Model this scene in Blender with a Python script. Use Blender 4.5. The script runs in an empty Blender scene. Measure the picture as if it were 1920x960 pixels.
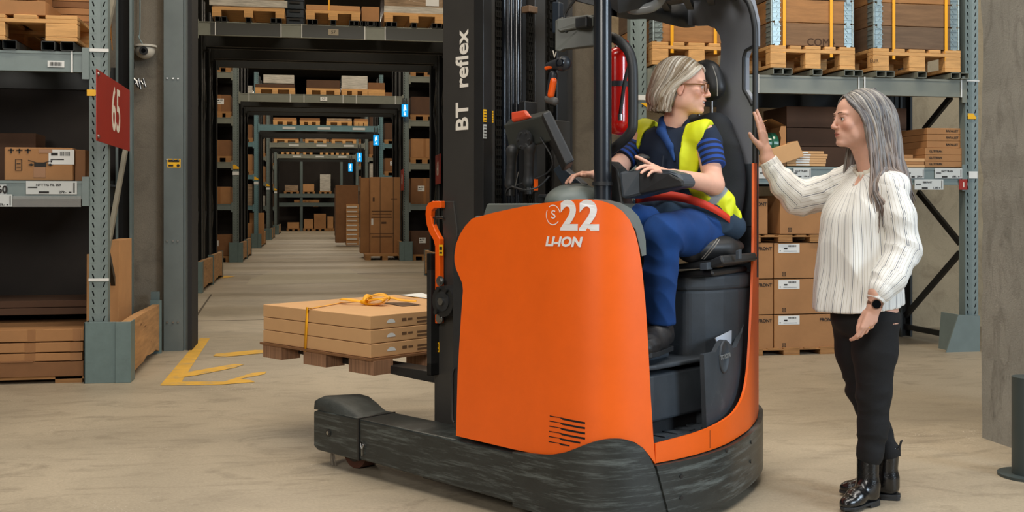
import bpy, bmesh, math, random
import numpy as np
from mathutils import Vector, Matrix, Euler
random.seed(7)
SC = bpy.context.scene
COL = SC.collection

# ---------------------------------------------------------------- camera
FPX, CH, HY, TH = 2000.0, 1.22, 393.0, math.radians(10.65)
cd = bpy.data.cameras.new('camera'); cam = bpy.data.objects.new('camera', cd); COL.objects.link(cam)
cd.sensor_width = 36.0; cd.sensor_fit = 'HORIZONTAL'
cd.lens = 36.0*FPX/1920.0; cd.shift_y = -(480.0-HY)/1920.0; cd.clip_end = 300
cam.location = (0, 0, CH); cam.rotation_euler = (math.pi/2, 0, -TH)
SC.camera = cam
SC.view_settings.view_transform = 'Standard'; SC.view_settings.look = 'None'
SC.view_settings.gamma = 1.0; SC.view_settings.use_curve_mapping = False
SC.view_settings.exposure = 0.3

# ---------------------------------------------------------------- world: dim bluish ambient fill, added evenly from all round
wd = bpy.data.worlds.new('hall_daylight'); SC.world = wd; wd.use_nodes = True
wd.node_tree.nodes['Background'].inputs[0].default_value = (0.78, 0.86, 1.0, 1)
wd.node_tree.nodes['Background'].inputs[1].default_value = 0.035

# ---------------------------------------------------------------- lamps
def area(name, loc, target, sx, sy, power, col):
    l = bpy.data.lights.new(name, 'AREA'); l.shape = 'RECTANGLE'; l.size = sx; l.size_y = sy
    l.energy = power; l.color = col
    o = bpy.data.objects.new(name, l); COL.objects.link(o); o.location = loc
    o.rotation_euler = (Vector(target)-Vector(loc)).to_track_quat('-Z', 'Y').to_euler()
    return o
WARM, NEUT, COOL = (1.0, 0.86, 0.68), (1.0, 0.95, 0.88), (0.72, 0.86, 1.0)
area('ceiling_strip_light', (1.6, 6.6, 6.2), (1.6, 6.6, 0), 9.0, 0.4, 250, WARM)
area('ceiling_strip_light', (2.0, 2.6, 6.0), (2.0, 3.8, 0), 7.0, 0.5, 250, NEUT)
area('loading_door_daylight', (7.5, -2.5, 3.6), (1.2, 4.6, 0.9), 2.6, 2.6, 400, COOL)  # cool light from an unseen source at the right, behind the camera
area('loading_door_daylight', (-3.5, -3.0, 4.2), (0.6, 4.6, 0.8), 2.6, 2.4, 260, NEUT)  # neutral fill added from the left to brighten the truck
for gy in (13.0, 22.6, 31.8, 41.0, 50.2, 58.6):
    area('aisle_strip_light', (0.6, gy, 6.6), (0.6, gy, 0), 7.0, 0.35, 200, WARM)

# ---------------------------------------------------------------- pixel of the 1920x960 photograph -> point in the hall
_c, _s = math.cos(TH), math.sin(TH)
def ray(px, py):
    a, e = (px-960.0)/FPX, (HY-py)/FPX
    return (_c*a+_s, -_s*a+_c, e)
def W(px, py, x=None, y=None, z=None, d=None):
    r = ray(px, py)
    t = x/r[0] if x is not None else y/r[1] if y is not None else (z-CH)/r[2] if z is not None else d
    return Vector((r[0]*t, r[1]*t, CH+r[2]*t))
TO = (0.78603, 4.12581); TA = math.radians(-54.45)
_ca, _sa = math.cos(TA), math.sin(TA)
def toT(p):
    x, y = p[0]-TO[0], p[1]-TO[1]
    return Vector((_ca*x+_sa*y, -_sa*x+_ca*y, p[2]))
def T(px, py, r=None, t=None, z=None, d=None):
    g = ray(px, py); o = toT((0, 0, CH)); q = toT((g[0]+TO[0], g[1]+TO[1], g[2]))
    k = (r-o[0])/q[0] if r is not None else (t-o[1])/q[1] if t is not None else (z-CH)/q[2] if z is not None else d
    return Vector((o[0]+q[0]*k, o[1]+q[1]*k, CH+g[2]*k))
# ---------------------------------------------------------------- materials
MATS = {}
def mat(name, col, rough=0.6, metal=0.0, var=0.0, vscale=6.0, bump=0.0, bscale=60.0, emit=0.0, stretch=None,
        scratch=None, scol=(0.3,0.3,0.3), attr=None, spec=0.5, coat=0.0, obj=True):
    if name in MATS: return MATS[name]
    m = bpy.data.materials.new(name); m.use_nodes = True; nt = m.node_tree; N = nt.nodes; L = nt.links
    b = N['Principled BSDF']; b.inputs['Roughness'].default_value = rough; b.inputs['Metallic'].default_value = metal
    b.inputs['Base Color'].default_value = (*col, 1); b.inputs['Specular IOR Level'].default_value = spec
    b.inputs['Coat Weight'].default_value = coat; b.inputs['Coat Roughness'].default_value = 0.15
    m.diffuse_color = (*col, 1)
    tc = N.new('ShaderNodeTexCoord'); mp = N.new('ShaderNodeMapping')
    L.new(tc.outputs['Object'], mp.inputs[0])
    if stretch: mp.inputs['Scale'].default_value = stretch
    cout = None
    if attr:
        a = N.new('ShaderNodeAttribute'); a.attribute_name = attr; cout = a.outputs['Color']; L.new(cout, b.inputs['Base Color'])
    if var > 0:
        n = N.new('ShaderNodeTexNoise'); n.inputs['Scale'].default_value = vscale; n.inputs['Detail'].default_value = 6
        n.inputs['Roughness'].default_value = 0.65
        L.new(mp.outputs[0], n.inputs['Vector'])
        r = N.new('ShaderNodeMapRange'); r.inputs['From Min'].default_value = 0.3; r.inputs['From Max'].default_value = 0.7
        r.inputs['To Min'].default_value = 1-var; r.inputs['To Max'].default_value = 1+var
        L.new(n.outputs['Fac'], r.inputs['Value'])
        mx = N.new('ShaderNodeVectorMath'); mx.operation = 'SCALE'
        if cout: L.new(cout, mx.inputs[0])
        else: mx.inputs[0].default_value = col
        L.new(r.outputs[0], mx.inputs['Scale']); cout = mx.outputs[0]; L.new(cout, b.inputs['Base Color'])
    if scratch:
        n2 = N.new('ShaderNodeTexNoise'); n2.inputs['Scale'].default_value = scratch[0]; n2.inputs['Detail'].default_value = 8
        n2.inputs['Roughness'].default_value = 0.75
        mp2 = N.new('ShaderNodeMapping'); mp2.inputs['Scale'].default_value = scratch[3] if len(scratch) > 3 else (1, 1, 9)
        L.new(tc.outputs['Object'], mp2.inputs[0]); L.new(mp2.outputs[0], n2.inputs['Vector'])
        r2 = N.new('ShaderNodeMapRange'); r2.inputs['From Min'].default_value = scratch[1]; r2.inputs['From Max'].default_value = scratch[2]
        L.new(n2.outputs['Fac'], r2.inputs['Value'])
        mix = N.new('ShaderNodeMix'); mix.data_type = 'RGBA'
        if cout: L.new(cout, mix.inputs['A'])
        else: mix.inputs['A'].default_value = (*col, 1)
        mix.inputs['B'].default_value = (*scol, 1)
        L.new(r2.outputs[0], mix.inputs['Factor']); cout = mix.outputs['Result']; L.new(cout, b.inputs['Base Color'])
    if bump > 0:
        n3 = N.new('ShaderNodeTexNoise'); n3.inputs['Scale'].default_value = bscale; n3.inputs['Detail'].default_value = 5
        L.new(mp.outputs[0], n3.inputs['Vector'])
        bp = N.new('ShaderNodeBump'); bp.inputs['Strength'].default_value = bump; bp.inputs['Distance'].default_value = 0.004
        L.new(n3.outputs['Fac'], bp.inputs['Height']); L.new(bp.outputs[0], b.inputs['Normal'])
    if emit > 0:
        b.inputs['Emission Color'].default_value = (*col, 1); b.inputs['Emission Strength'].default_value = emit
    MATS[name] = m; return m
def S(r, g, b):
    f = lambda v: ((v/255+0.055)/1.055)**2.4 if v > 10 else v/255/12.92
    return (f(r), f(g), f(b))
orange = mat('orange_paint', S(243, 100, 12), 0.42, var=0.05, vscale=5, bump=0.04, bscale=400, scratch=(9, .70, .74, (.5, .5, 7)), scol=S(255, 140, 80))
orange2 = mat('orange_bracket_paint', S(240, 92, 10), 0.35)
black = mat('black_plastic', S(38, 40, 42), 0.5, var=0.15, vscale=14, bump=0.1, bscale=300)
blackm = mat('black_metal', S(33, 33, 33), 0.42, var=0.12, vscale=8, bump=0.03)
mastm = mat('mast_paint', S(56, 54, 51), 0.45, var=0.10, vscale=5, bump=0.06, bscale=250, scratch=(5, .66, .72, (1, 1, 1)), scol=S(80, 78, 75))
bumperm = mat('scuffed_black_steel', S(42, 46, 45), 0.38, var=0.28, vscale=7, bump=0.12, bscale=120, stretch=(1, 1, 3), scratch=(3.2, .50, .72, (1, 1, 14)), scol=S(104, 112, 110))
dusty = mat('dusty_black_plastic', S(56, 62, 68), 0.55, var=0.25, vscale=5, bump=0.12, bscale=350, scratch=(7, .6, .78, (1, 1, 1)), scol=S(88, 92, 96))
graycab = mat('grey_cab_panel', S(128, 132, 140), 0.5, var=0.05, vscale=4, bump=0.12, bscale=500)
dgray = mat('dark_grey_panel', S(66, 74, 82), 0.5, var=0.06, vscale=4, bump=0.1, bscale=500)
hoodm = mat('grey_green_hood', S(98, 105, 100), 0.5, var=0.08, vscale=8, bump=0.08, bscale=300)
chrome = mat('bare_steel', S(170, 170, 168), 0.3, 1.0)
chainm = mat('oily_chain', S(40, 38, 34), 0.35, 0.6)
rubber = mat('brown_polyurethane', S(86, 50, 36), 0.6, var=.2)
white = mat('white_vinyl', S(232, 226, 214), 0.5)
whiteb = mat('white_paint_lettering', S(235, 235, 235), 0.45)
yell = mat('yellow_sticker', S(238, 180, 20), 0.5)
inkm = mat('black_ink', S(28, 24, 22), 0.7)
steelg = mat('grey_green_rack_steel', S(114, 128, 127), 0.45, var=0.08, vscale=7, bump=0.03)
steeld = mat('rack_steel_rear', S(92, 106, 106), 0.5, var=0.1, vscale=7)  # darker copy of the rack steel, shade put into the rear parts
steelb = mat('dark_rack_steel', S(48, 51, 50), 0.5, var=0.1, vscale=7)  # dark steel, also the painted shade of rear and inner rack members
steelu = mat('blue_rack_steel', S(98, 132, 140), 0.45, var=0.08)
guardm = mat('painted_guard_steel', S(100, 120, 120), 0.45, var=0.10, vscale=12, bump=0.03, scratch=(5, .60, .72, (1, 1, 3)), scol=S(52, 56, 55))
slotm = mat('slot_shadow', S(16, 16, 15), 0.9)
boxes = [mat('cardboard', S(188, 140, 92), 0.75, var=0.07, vscale=5, bump=0.05, bscale=90),
         mat('brown_cardboard', S(164, 118, 74), 0.75, var=0.09, vscale=5, bump=0.05, bscale=90),
         mat('dark_cardboard', S(128, 88, 54), 0.78, var=0.10, vscale=5, bump=0.05, bscale=90),
         mat('pale_cardboard', S(204, 160, 112), 0.75, var=0.05, vscale=5, bump=0.05, bscale=90),
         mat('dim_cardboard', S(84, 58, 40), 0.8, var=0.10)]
tapem = mat('packing_tape', S(150, 104, 62), 0.3, var=.05)
corr = mat('corrugated_board', S(146, 108, 80), 0.85, var=0.5, vscale=3, stretch=(60, 60, 0.4))
wood = mat('pallet_wood', S(206, 158, 100), 0.75, var=0.22, vscale=5, bump=0.25, bscale=30, stretch=(1, 5, 9))
woodd = mat('dark_pallet_wood', S(160, 116, 70), 0.8, var=0.28, vscale=4, bump=0.25, bscale=30, stretch=(1, 5, 9))
collarw = [mat('collar_wood_a', S(158, 112, 66), 0.7, var=0.24, vscale=3, bump=0.2, bscale=20, stretch=(1, 1, 9)),
           mat('collar_wood_b', S(124, 94, 66), 0.75, var=0.24, vscale=3, bump=0.2, bscale=20, stretch=(1, 1, 9)),
           mat('collar_wood_c', S(106, 86, 68), 0.75, var=0.24, vscale=3, bump=0.2, bscale=20, stretch=(1, 1, 9))]
timber = mat('guard_timber', S(176, 134, 88), 0.75, var=0.25, vscale=3, bump=0.3, bscale=14, stretch=(3, 1, 9), scratch=(2.5, .62, .68, (4, 1, 8)), scol=S(112, 74, 44))
strapy = mat('yellow_strap', S(242, 172, 16), 0.5)
film = mat('stretch_wrapped_goods', S(150, 128, 104), 0.12, var=0.45, vscale=3, bump=0.9, bscale=9, stretch=(1, 1, 7), coat=0.8)
filmw = mat('pale_wrapped_goods', S(190, 186, 176), 0.12, var=0.3, vscale=4, bump=0.8, bscale=9, stretch=(1, 1, 7), coat=0.8)
binm = mat('blue_plastic_bin', S(48, 62, 74), 0.5)
redm = mat('red_sign', S(152, 36, 20), 0.5, var=0.06, vscale=3)
redx = mat('red_gloss_paint', S(206, 22, 12), 0.2, coat=0.5)
paper = mat('label_paper', S(222, 224, 222), 0.6, var=0.03)
paperd = mat('price_label_paper', S(196, 200, 198), 0.5)
navy = mat('navy_fabric', S(20, 36, 58), 0.85, var=0.12, vscale=20, bump=0.06, bscale=300)
denim = mat('blue_work_fabric', S(4, 56, 116), 0.9, var=0.18, vscale=9, bump=0.05, bscale=300)
hivis = mat('yellow_hi_vis_fabric', S(226, 236, 26), 0.6, var=0.05, vscale=12, bump=0.1, bscale=400, emit=0.0)
reflm = mat('grey_reflective_tape', S(150, 156, 156), 0.4, 0.3, var=0.05)
blackc = mat('black_trouser_fabric', S(13, 14, 17), 0.85, var=0.12, vscale=20, bump=0.2, bscale=500)
leather = mat('black_patent_leather', S(14, 14, 15), 0.22, bump=0.35, bscale=140, coat=0.4)
bootm = mat('worn_black_leather', S(32, 31, 32), 0.5, var=0.2, bump=0.3, bscale=60)
seatm = mat('black_seat_vinyl', S(30, 30, 31), 0.48, bump=0.08, bscale=200)
seatf = mat('seat_fabric', S(28, 32, 38), 0.8, bump=0.2, bscale=400)

def concrete(name, c1, c2, c3, sc=1.0, bump=0.3, rough=0.8, fine=0.12, chips=False):
    m = bpy.data.materials.new(name); m.use_nodes = True; nt = m.node_tree; N = nt.nodes; L = nt.links
    b = N['Principled BSDF']; b.inputs['Roughness'].default_value = rough
    tc = N.new('ShaderNodeTexCoord')
    def noise(scale, det=8, ro=0.6, dist=0.0, st=None):
        n = N.new('ShaderNodeTexNoise'); n.inputs['Scale'].default_value = scale; n.inputs['Detail'].default_value = det
        n.inputs['Roughness'].default_value = ro; n.inputs['Distortion'].default_value = dist
        src = tc.outputs['Object']
        if st:
            mp = N.new('ShaderNodeMapping'); mp.inputs['Scale'].default_value = st; mp.inputs['Rotation'].default_value = (0, 0, .5)
            L.new(src, mp.inputs[0]); src = mp.outputs[0]
        L.new(src, n.inputs['Vector']); return n
    def ramp(src, a, b2, ca, cb):
        r = N.new('ShaderNodeValToRGB'); r.color_ramp.elements[0].position = a; r.color_ramp.elements[1].position = b2
        r.color_ramp.elements[0].color = (*ca, 1); r.color_ramp.elements[1].color = (*cb, 1)
        L.new(src, r.inputs[0]); return r
    n1 = noise(0.6*sc, 9, 0.62, 0.6); r1 = ramp(n1.outputs['Fac'], 0.34, 0.68, c1, c2)
    n2 = noise(2.2*sc, 10, 0.7, 1.5, (1, 2.4, 1)); r2 = ramp(n2.outputs['Fac'], 0.5, 0.72, (0, 0, 0), (1, 1, 1))
    mx = N.new('ShaderNodeMix'); mx.data_type = 'RGBA'; L.new(r2.outputs[0], mx.inputs['Factor'])
    L.new(r1.outputs[0], mx.inputs['A']); mx.inputs['B'].default_value = (*c3, 1)
    n3 = noise(70*sc, 6, 0.75); r3 = N.new('ShaderNodeMapRange'); r3.inputs['From Min'].default_value = .3; r3.inputs['From Max'].default_value = .7
    r3.inputs['To Min'].default_value = 1-fine; r3.inputs['To Max'].default_value = 1+fine; L.new(n3.outputs['Fac'], r3.inputs['Value'])
    vm = N.new('ShaderNodeVectorMath'); vm.operation = 'SCALE'; L.new(mx.outputs['Result'], vm.inputs[0]); L.new(r3.outputs[0], vm.inputs['Scale'])
    L.new(vm.outputs[0], b.inputs['Base Color'])
    if chips:   # pale chips of aggregate worn out in patches, and faint tyre marks
        vo = N.new('ShaderNodeTexVoronoi'); vo.inputs['Scale'].default_value = 75; L.new(tc.outputs['Object'], vo.inputs['Vector'])
        lt = N.new('ShaderNodeMath'); lt.operation = 'LESS_THAN'; lt.inputs[1].default_value = .26; L.new(vo.outputs['Distance'], lt.inputs[0])
        n4 = noise(.9, 4, .6, .3); r4 = ramp(n4.outputs['Fac'], .54, .66, (0, 0, 0), (1, 1, 1)); n5 = noise(28, 3, .6); r5 = ramp(n5.outputs['Fac'], .5, .6, (0, 0, 0), (1, 1, 1))
        m1 = N.new('ShaderNodeMath'); m1.operation = 'MULTIPLY'; L.new(lt.outputs[0], m1.inputs[0]); L.new(r4.outputs[0], m1.inputs[1])
        m2 = N.new('ShaderNodeMath'); m2.operation = 'MULTIPLY'; L.new(m1.outputs[0], m2.inputs[0]); L.new(r5.outputs[0], m2.inputs[1])
        mc = N.new('ShaderNodeMix'); mc.data_type = 'RGBA'; L.new(m2.outputs[0], mc.inputs['Factor']); L.new(vm.outputs[0], mc.inputs['A']); mc.inputs['B'].default_value = (*S(222, 214, 198), 1)
        out = mc.outputs['Result']
        for (cx_, cy_, rad, wd, dark) in ((3.9, 2.2, 3.05, .10, .16), (4.1, 1.9, 3.9, .16, .12), (-2.0, 9.5, 5.2, .2, .10), (2.4, 8.8, 3.4, .14, .08)):
            cv_ = N.new('ShaderNodeVectorMath'); cv_.operation = 'DISTANCE'; L.new(tc.outputs['Object'], cv_.inputs[0]); cv_.inputs[1].default_value = (cx_, cy_, 0)
            sb = N.new('ShaderNodeMath'); sb.operation = 'SUBTRACT'; L.new(cv_.outputs['Value'], sb.inputs[0]); sb.inputs[1].default_value = rad
            ab = N.new('ShaderNodeMath'); ab.operation = 'ABSOLUTE'; L.new(sb.outputs[0], ab.inputs[0])
            mr = N.new('ShaderNodeMapRange'); mr.inputs['From Min'].default_value = 0; mr.inputs['From Max'].default_value = wd; mr.inputs['To Min'].default_value = dark; mr.inputs['To Max'].default_value = 0; L.new(ab.outputs[0], mr.inputs['Value'])
            mm = N.new('ShaderNodeMath'); mm.operation = 'MULTIPLY'; L.new(mr.outputs[0], mm.inputs[0]); L.new(r1.outputs['Alpha'], mm.inputs[1])
            mt = N.new('ShaderNodeMix'); mt.data_type = 'RGBA'; L.new(mm.outputs[0], mt.inputs['Factor']); L.new(out, mt.inputs['A']); mt.inputs['B'].default_value = (*S(96, 88, 76), 1); out = mt.outputs['Result']
        L.new(out, b.inputs['Base Color'])
    v = N.new('ShaderNodeTexVoronoi'); v.inputs['Scale'].default_value = 14*sc; L.new(tc.outputs['Object'], v.inputs['Vector'])
    ad = N.new('ShaderNodeMath'); ad.operation = 'ADD'; L.new(n3.outputs['Fac'], ad.inputs[0]); L.new(n2.outputs['Fac'], ad.inputs[1])
    bp = N.new('ShaderNodeBump'); bp.inputs['Strength'].default_value = bump; bp.inputs['Distance'].default_value = 0.01
    L.new(ad.outputs[0], bp.inputs['Height']); L.new(bp.outputs[0], b.inputs['Normal'])
    MATS[name] = m; return m
floorm = concrete('worn_concrete_floor', S(152, 141, 122), S(178, 165, 143), S(136, 125, 107), 1.0, 0.10, 0.5, 0.16, True)
wallm = concrete('cast_concrete_wall', S(110, 102, 89), S(130, 121, 106), S(96, 89, 77), 1.2, 0.5, 0.85, 0.12)
pillm = concrete('grey_concrete_pillar', S(134, 133, 126), S(158, 156, 148), S(116, 114, 107), 1.6, 0.9, 0.8, 0.12)
palew = concrete('pale_concrete_wall', S(176, 160, 132), S(196, 180, 150), S(158, 142, 116), 1.2, 0.3, 0.85, 0.10)
ceilm = mat('dark_ceiling', S(52, 52, 50), 0.9)

# ---------------------------------------------------------------- mesh building
class B:
    def __init__(s): s.v = []; s.f = []; s.s = []
    def add(s, vs, fs, smooth=False):
        o = len(s.v); s.v += [tuple(p) for p in vs]
        for f in fs: s.f.append([i+o for i in f]); s.s.append(smooth)
        return s
    def box(s, c, d, R=None, taper=1.0):
        hx, hy, hz = d[0]/2, d[1]/2, d[2]/2
        vs = [Vector((x*hx*(taper if z > 0 else 1), y*hy*(taper if z > 0 else 1), z*hz)) for z in (-1, 1) for x, y in ((-1, -1), (1, -1), (1, 1), (-1, 1))]
        if R is not None: vs = [R @ p for p in vs]
        vs = [p+Vector(c) for p in vs]
        return s.add(vs, [(3, 2, 1, 0), (4, 5, 6, 7), (0, 1, 5, 4), (1, 2, 6, 5), (2, 3, 7, 6), (3, 0, 4, 7)])
    def b2(s, a, b):
        a, b = Vector(a), Vector(b)
        return s.box((a+b)/2, [abs(v) for v in (b-a)])
    def bar(s, p, q, w, h, up=(0, 0, 1)):
        p, q = Vector(p), Vector(q); d = q-p; L = d.length; z = d.normalized(); x = Vector(up).cross(z)
        if x.length < 1e-4: x = Vector((1, 0, 0)).cross(z)
        x.normalize(); y = z.cross(x)
        return s.box((p+q)/2, (w, h, L), Matrix((x, y, z)).transposed())
    def tube(s, pts, r, n=10, caps=True, smooth=True):
        P = [Vector(p) for p in pts]; R = r if isinstance(r, (list, tuple)) else [r]*len(P)
        vs = []; up = None
        for i, p in enumerate(P):
            t = (P[min(i+1, len(P)-1)]-P[max(i-1, 0)]).normalized()
            if up is None:
                up = Vector((0, 0, 1)) if abs(t.z) < .9 else Vector((1, 0, 0))
            x = up.cross(t)
            if x.length < 1e-5: x = t.orthogonal()
            x.normalize(); y = t.cross(x); up = y
            for k in range(n):
                a = 2*math.pi*k/n; vs.append(p+(x*math.cos(a)+y*math.sin(a))*R[i])
        fs = [(i*n+k, i*n+(k+1) % n, (i+1)*n+(k+1) % n, (i+1)*n+k) for i in range(len(P)-1) for k in range(n)]
        s.add(vs, fs, smooth)
        if caps:
            o = len(s.v)-len(vs)
            s.v += [s.v[o+k] for k in range(n)]+[s.v[o+(len(P)-1)*n+k] for k in range(n)]
            e = len(s.v)-2*n
            s.f.append([e+n-1-k for k in range(n)]); s.f.append([e+n+k for k in range(n)]); s.s += [False, False]
        return s
    def cyl(s, p, q, r, n=20): return s.tube([p, q], r, n)
    def prism(s, poly, axis, a, b):
        """polygon in the two other axes, extruded from a to b along axis (0, 1, 2)"""
        def P(u, v, w): return ((w, u, v), (u, w, v), (u, v, w))[axis]
        n = len(poly); vs = [P(u, v, a) for u, v in poly]+[P(u, v, b) for u, v in poly]
        return s.add(vs, [list(range(n))[::-1], list(range(n, 2*n))]+[(i, (i+1) % n, n+(i+1) % n, n+i) for i in range(n)])
    def build(s, name, m, parent=None, bevel=0.0, seg=2, kind=None, loc=None):
        me = bpy.data.meshes.new(name); me.from_pydata(s.v, [], s.f); me.update()
        bm = bmesh.new(); bm.from_mesh(me); bmesh.ops.recalc_face_normals(bm, faces=bm.faces); bm.to_mesh(me); bm.free()
        me.polygons.foreach_set('use_smooth', s.s); me.materials.append(m)
        o = bpy.data.objects.new(name, me); COL.objects.link(o)
        if parent is not None: o.parent = parent
        if bevel > 0:
            md = o.modifiers.new('bevel', 'BEVEL'); md.width = bevel; md.segments = seg; md.limit_method = 'ANGLE'; md.angle_limit = 0.6
        if kind: o['kind'] = kind
        if loc is not None: o.location = loc
        return o
def tag(o, label=None, cat=None, group=None, kind=None):
    if label: o['label'] = label
    if cat: o['category'] = cat
    if group: o['group'] = group
    if kind: o['kind'] = kind
    return o
def thing(name, label, cat, loc=(0, 0, 0), rz=0.0, group=None):
    o = bpy.data.objects.new(name, None); COL.objects.link(o); o.location = loc; o.rotation_euler = (0, 0, rz)
    o.empty_display_size = 0.1
    return tag(o, label, cat, group)
def dup(root, loc=None, rz=None, label=None, group=None, mats=None):
    r = root.copy(); COL.objects.link(r)
    if loc is not None: r.location = loc
    if rz is not None: r.rotation_euler = (0, 0, rz)
    if label: r['label'] = label
    if group: r['group'] = group
    for ch in list(root.children):
        c = ch.copy(); COL.objects.link(c); c.parent = r
        for g in list(ch.children):
            e = g.copy(); COL.objects.link(e); e.parent = c
    return r
def catmull(pts, n=8):
    P = [Vector(p) for p in pts]; out = []
    for i in range(len(P)-1):
        a, b, c, d = P[max(i-1, 0)], P[i], P[i+1], P[min(i+2, len(P)-1)]
        for j in range(n):
            t = j/n
            out.append(.5*((2*b)+(c-a)*t+(2*a-5*b+4*c-d)*t*t+(3*b-a-3*c+d)*t**3))
    out.append(P[-1]); return out
def rrect(w, h, r, n=5):
    o = []
    for cx, cy, a0 in ((w/2-r, h/2-r, 0), (-w/2+r, h/2-r, 90), (-w/2+r, -h/2+r, 180), (w/2-r, -h/2+r, 270)):
        for k in range(n+1):
            a = math.radians(a0+90*k/n); o.append((cx+r*math.cos(a), cy+r*math.sin(a)))
    return o
FONTC = {}
def text_mesh(s, size, bold=0.0, shear=0.0, space=1.0, sx=1.0):
    key = (s, size, bold, shear, space, sx)
    if key in FONTC: return FONTC[key]
    cu = bpy.data.curves.new('lettering', 'FONT'); cu.body = s; cu.size = size; cu.offset = bold*size; cu.shear = shear
    cu.space_character = space; cu.resolution_u = 4; cu.align_x = 'CENTER'; cu.align_y = 'CENTER'; cu.extrude = 0.0006
    o = bpy.data.objects.new('tmp', cu); COL.objects.link(o)
    bpy.context.view_layer.update()
    dg = bpy.context.evaluated_depsgraph_get()
    me = bpy.data.meshes.new_from_object(o.evaluated_get(dg), depsgraph=dg)
    bpy.data.objects.remove(o); bpy.data.curves.remove(cu)
    vs = [(v.co.x*sx, v.co.y, v.co.z) for v in me.vertices]; fs = [list(p.vertices) for p in me.polygons]
    bpy.data.meshes.remove(me)
    FONTC[key] = (vs, fs); return FONTC[key]
def lettering(s, size, origin, xdir, ydir, m, parent=None, bold=0.0, shear=0.0, space=1.0, sx=1.0, name='lettering', lift=0.0015):
    vs, fs = text_mesh(s, size, bold, shear, space, sx)
    o, x, y = Vector(origin), Vector(xdir).normalized(), Vector(ydir).normalized(); z = x.cross(y)
    b = B(); b.add([o+x*v[0]+y*v[1]+z*(v[2]+lift) for v in vs], fs)
    return b.build(name, m, parent)
def box_label(b, c, w, h, nrm, xd, up, lift=0.001, t=0.0008):
    """thin sticker with its centre at c"""
    x, y, n = Vector(xd).normalized(), Vector(up).normalized(), Vector(nrm).normalized()
    R = Matrix((x, y, n)).transposed()
    b.box(Vector(c)+n*(lift+t/2), (w, h, t), R); return b

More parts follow.
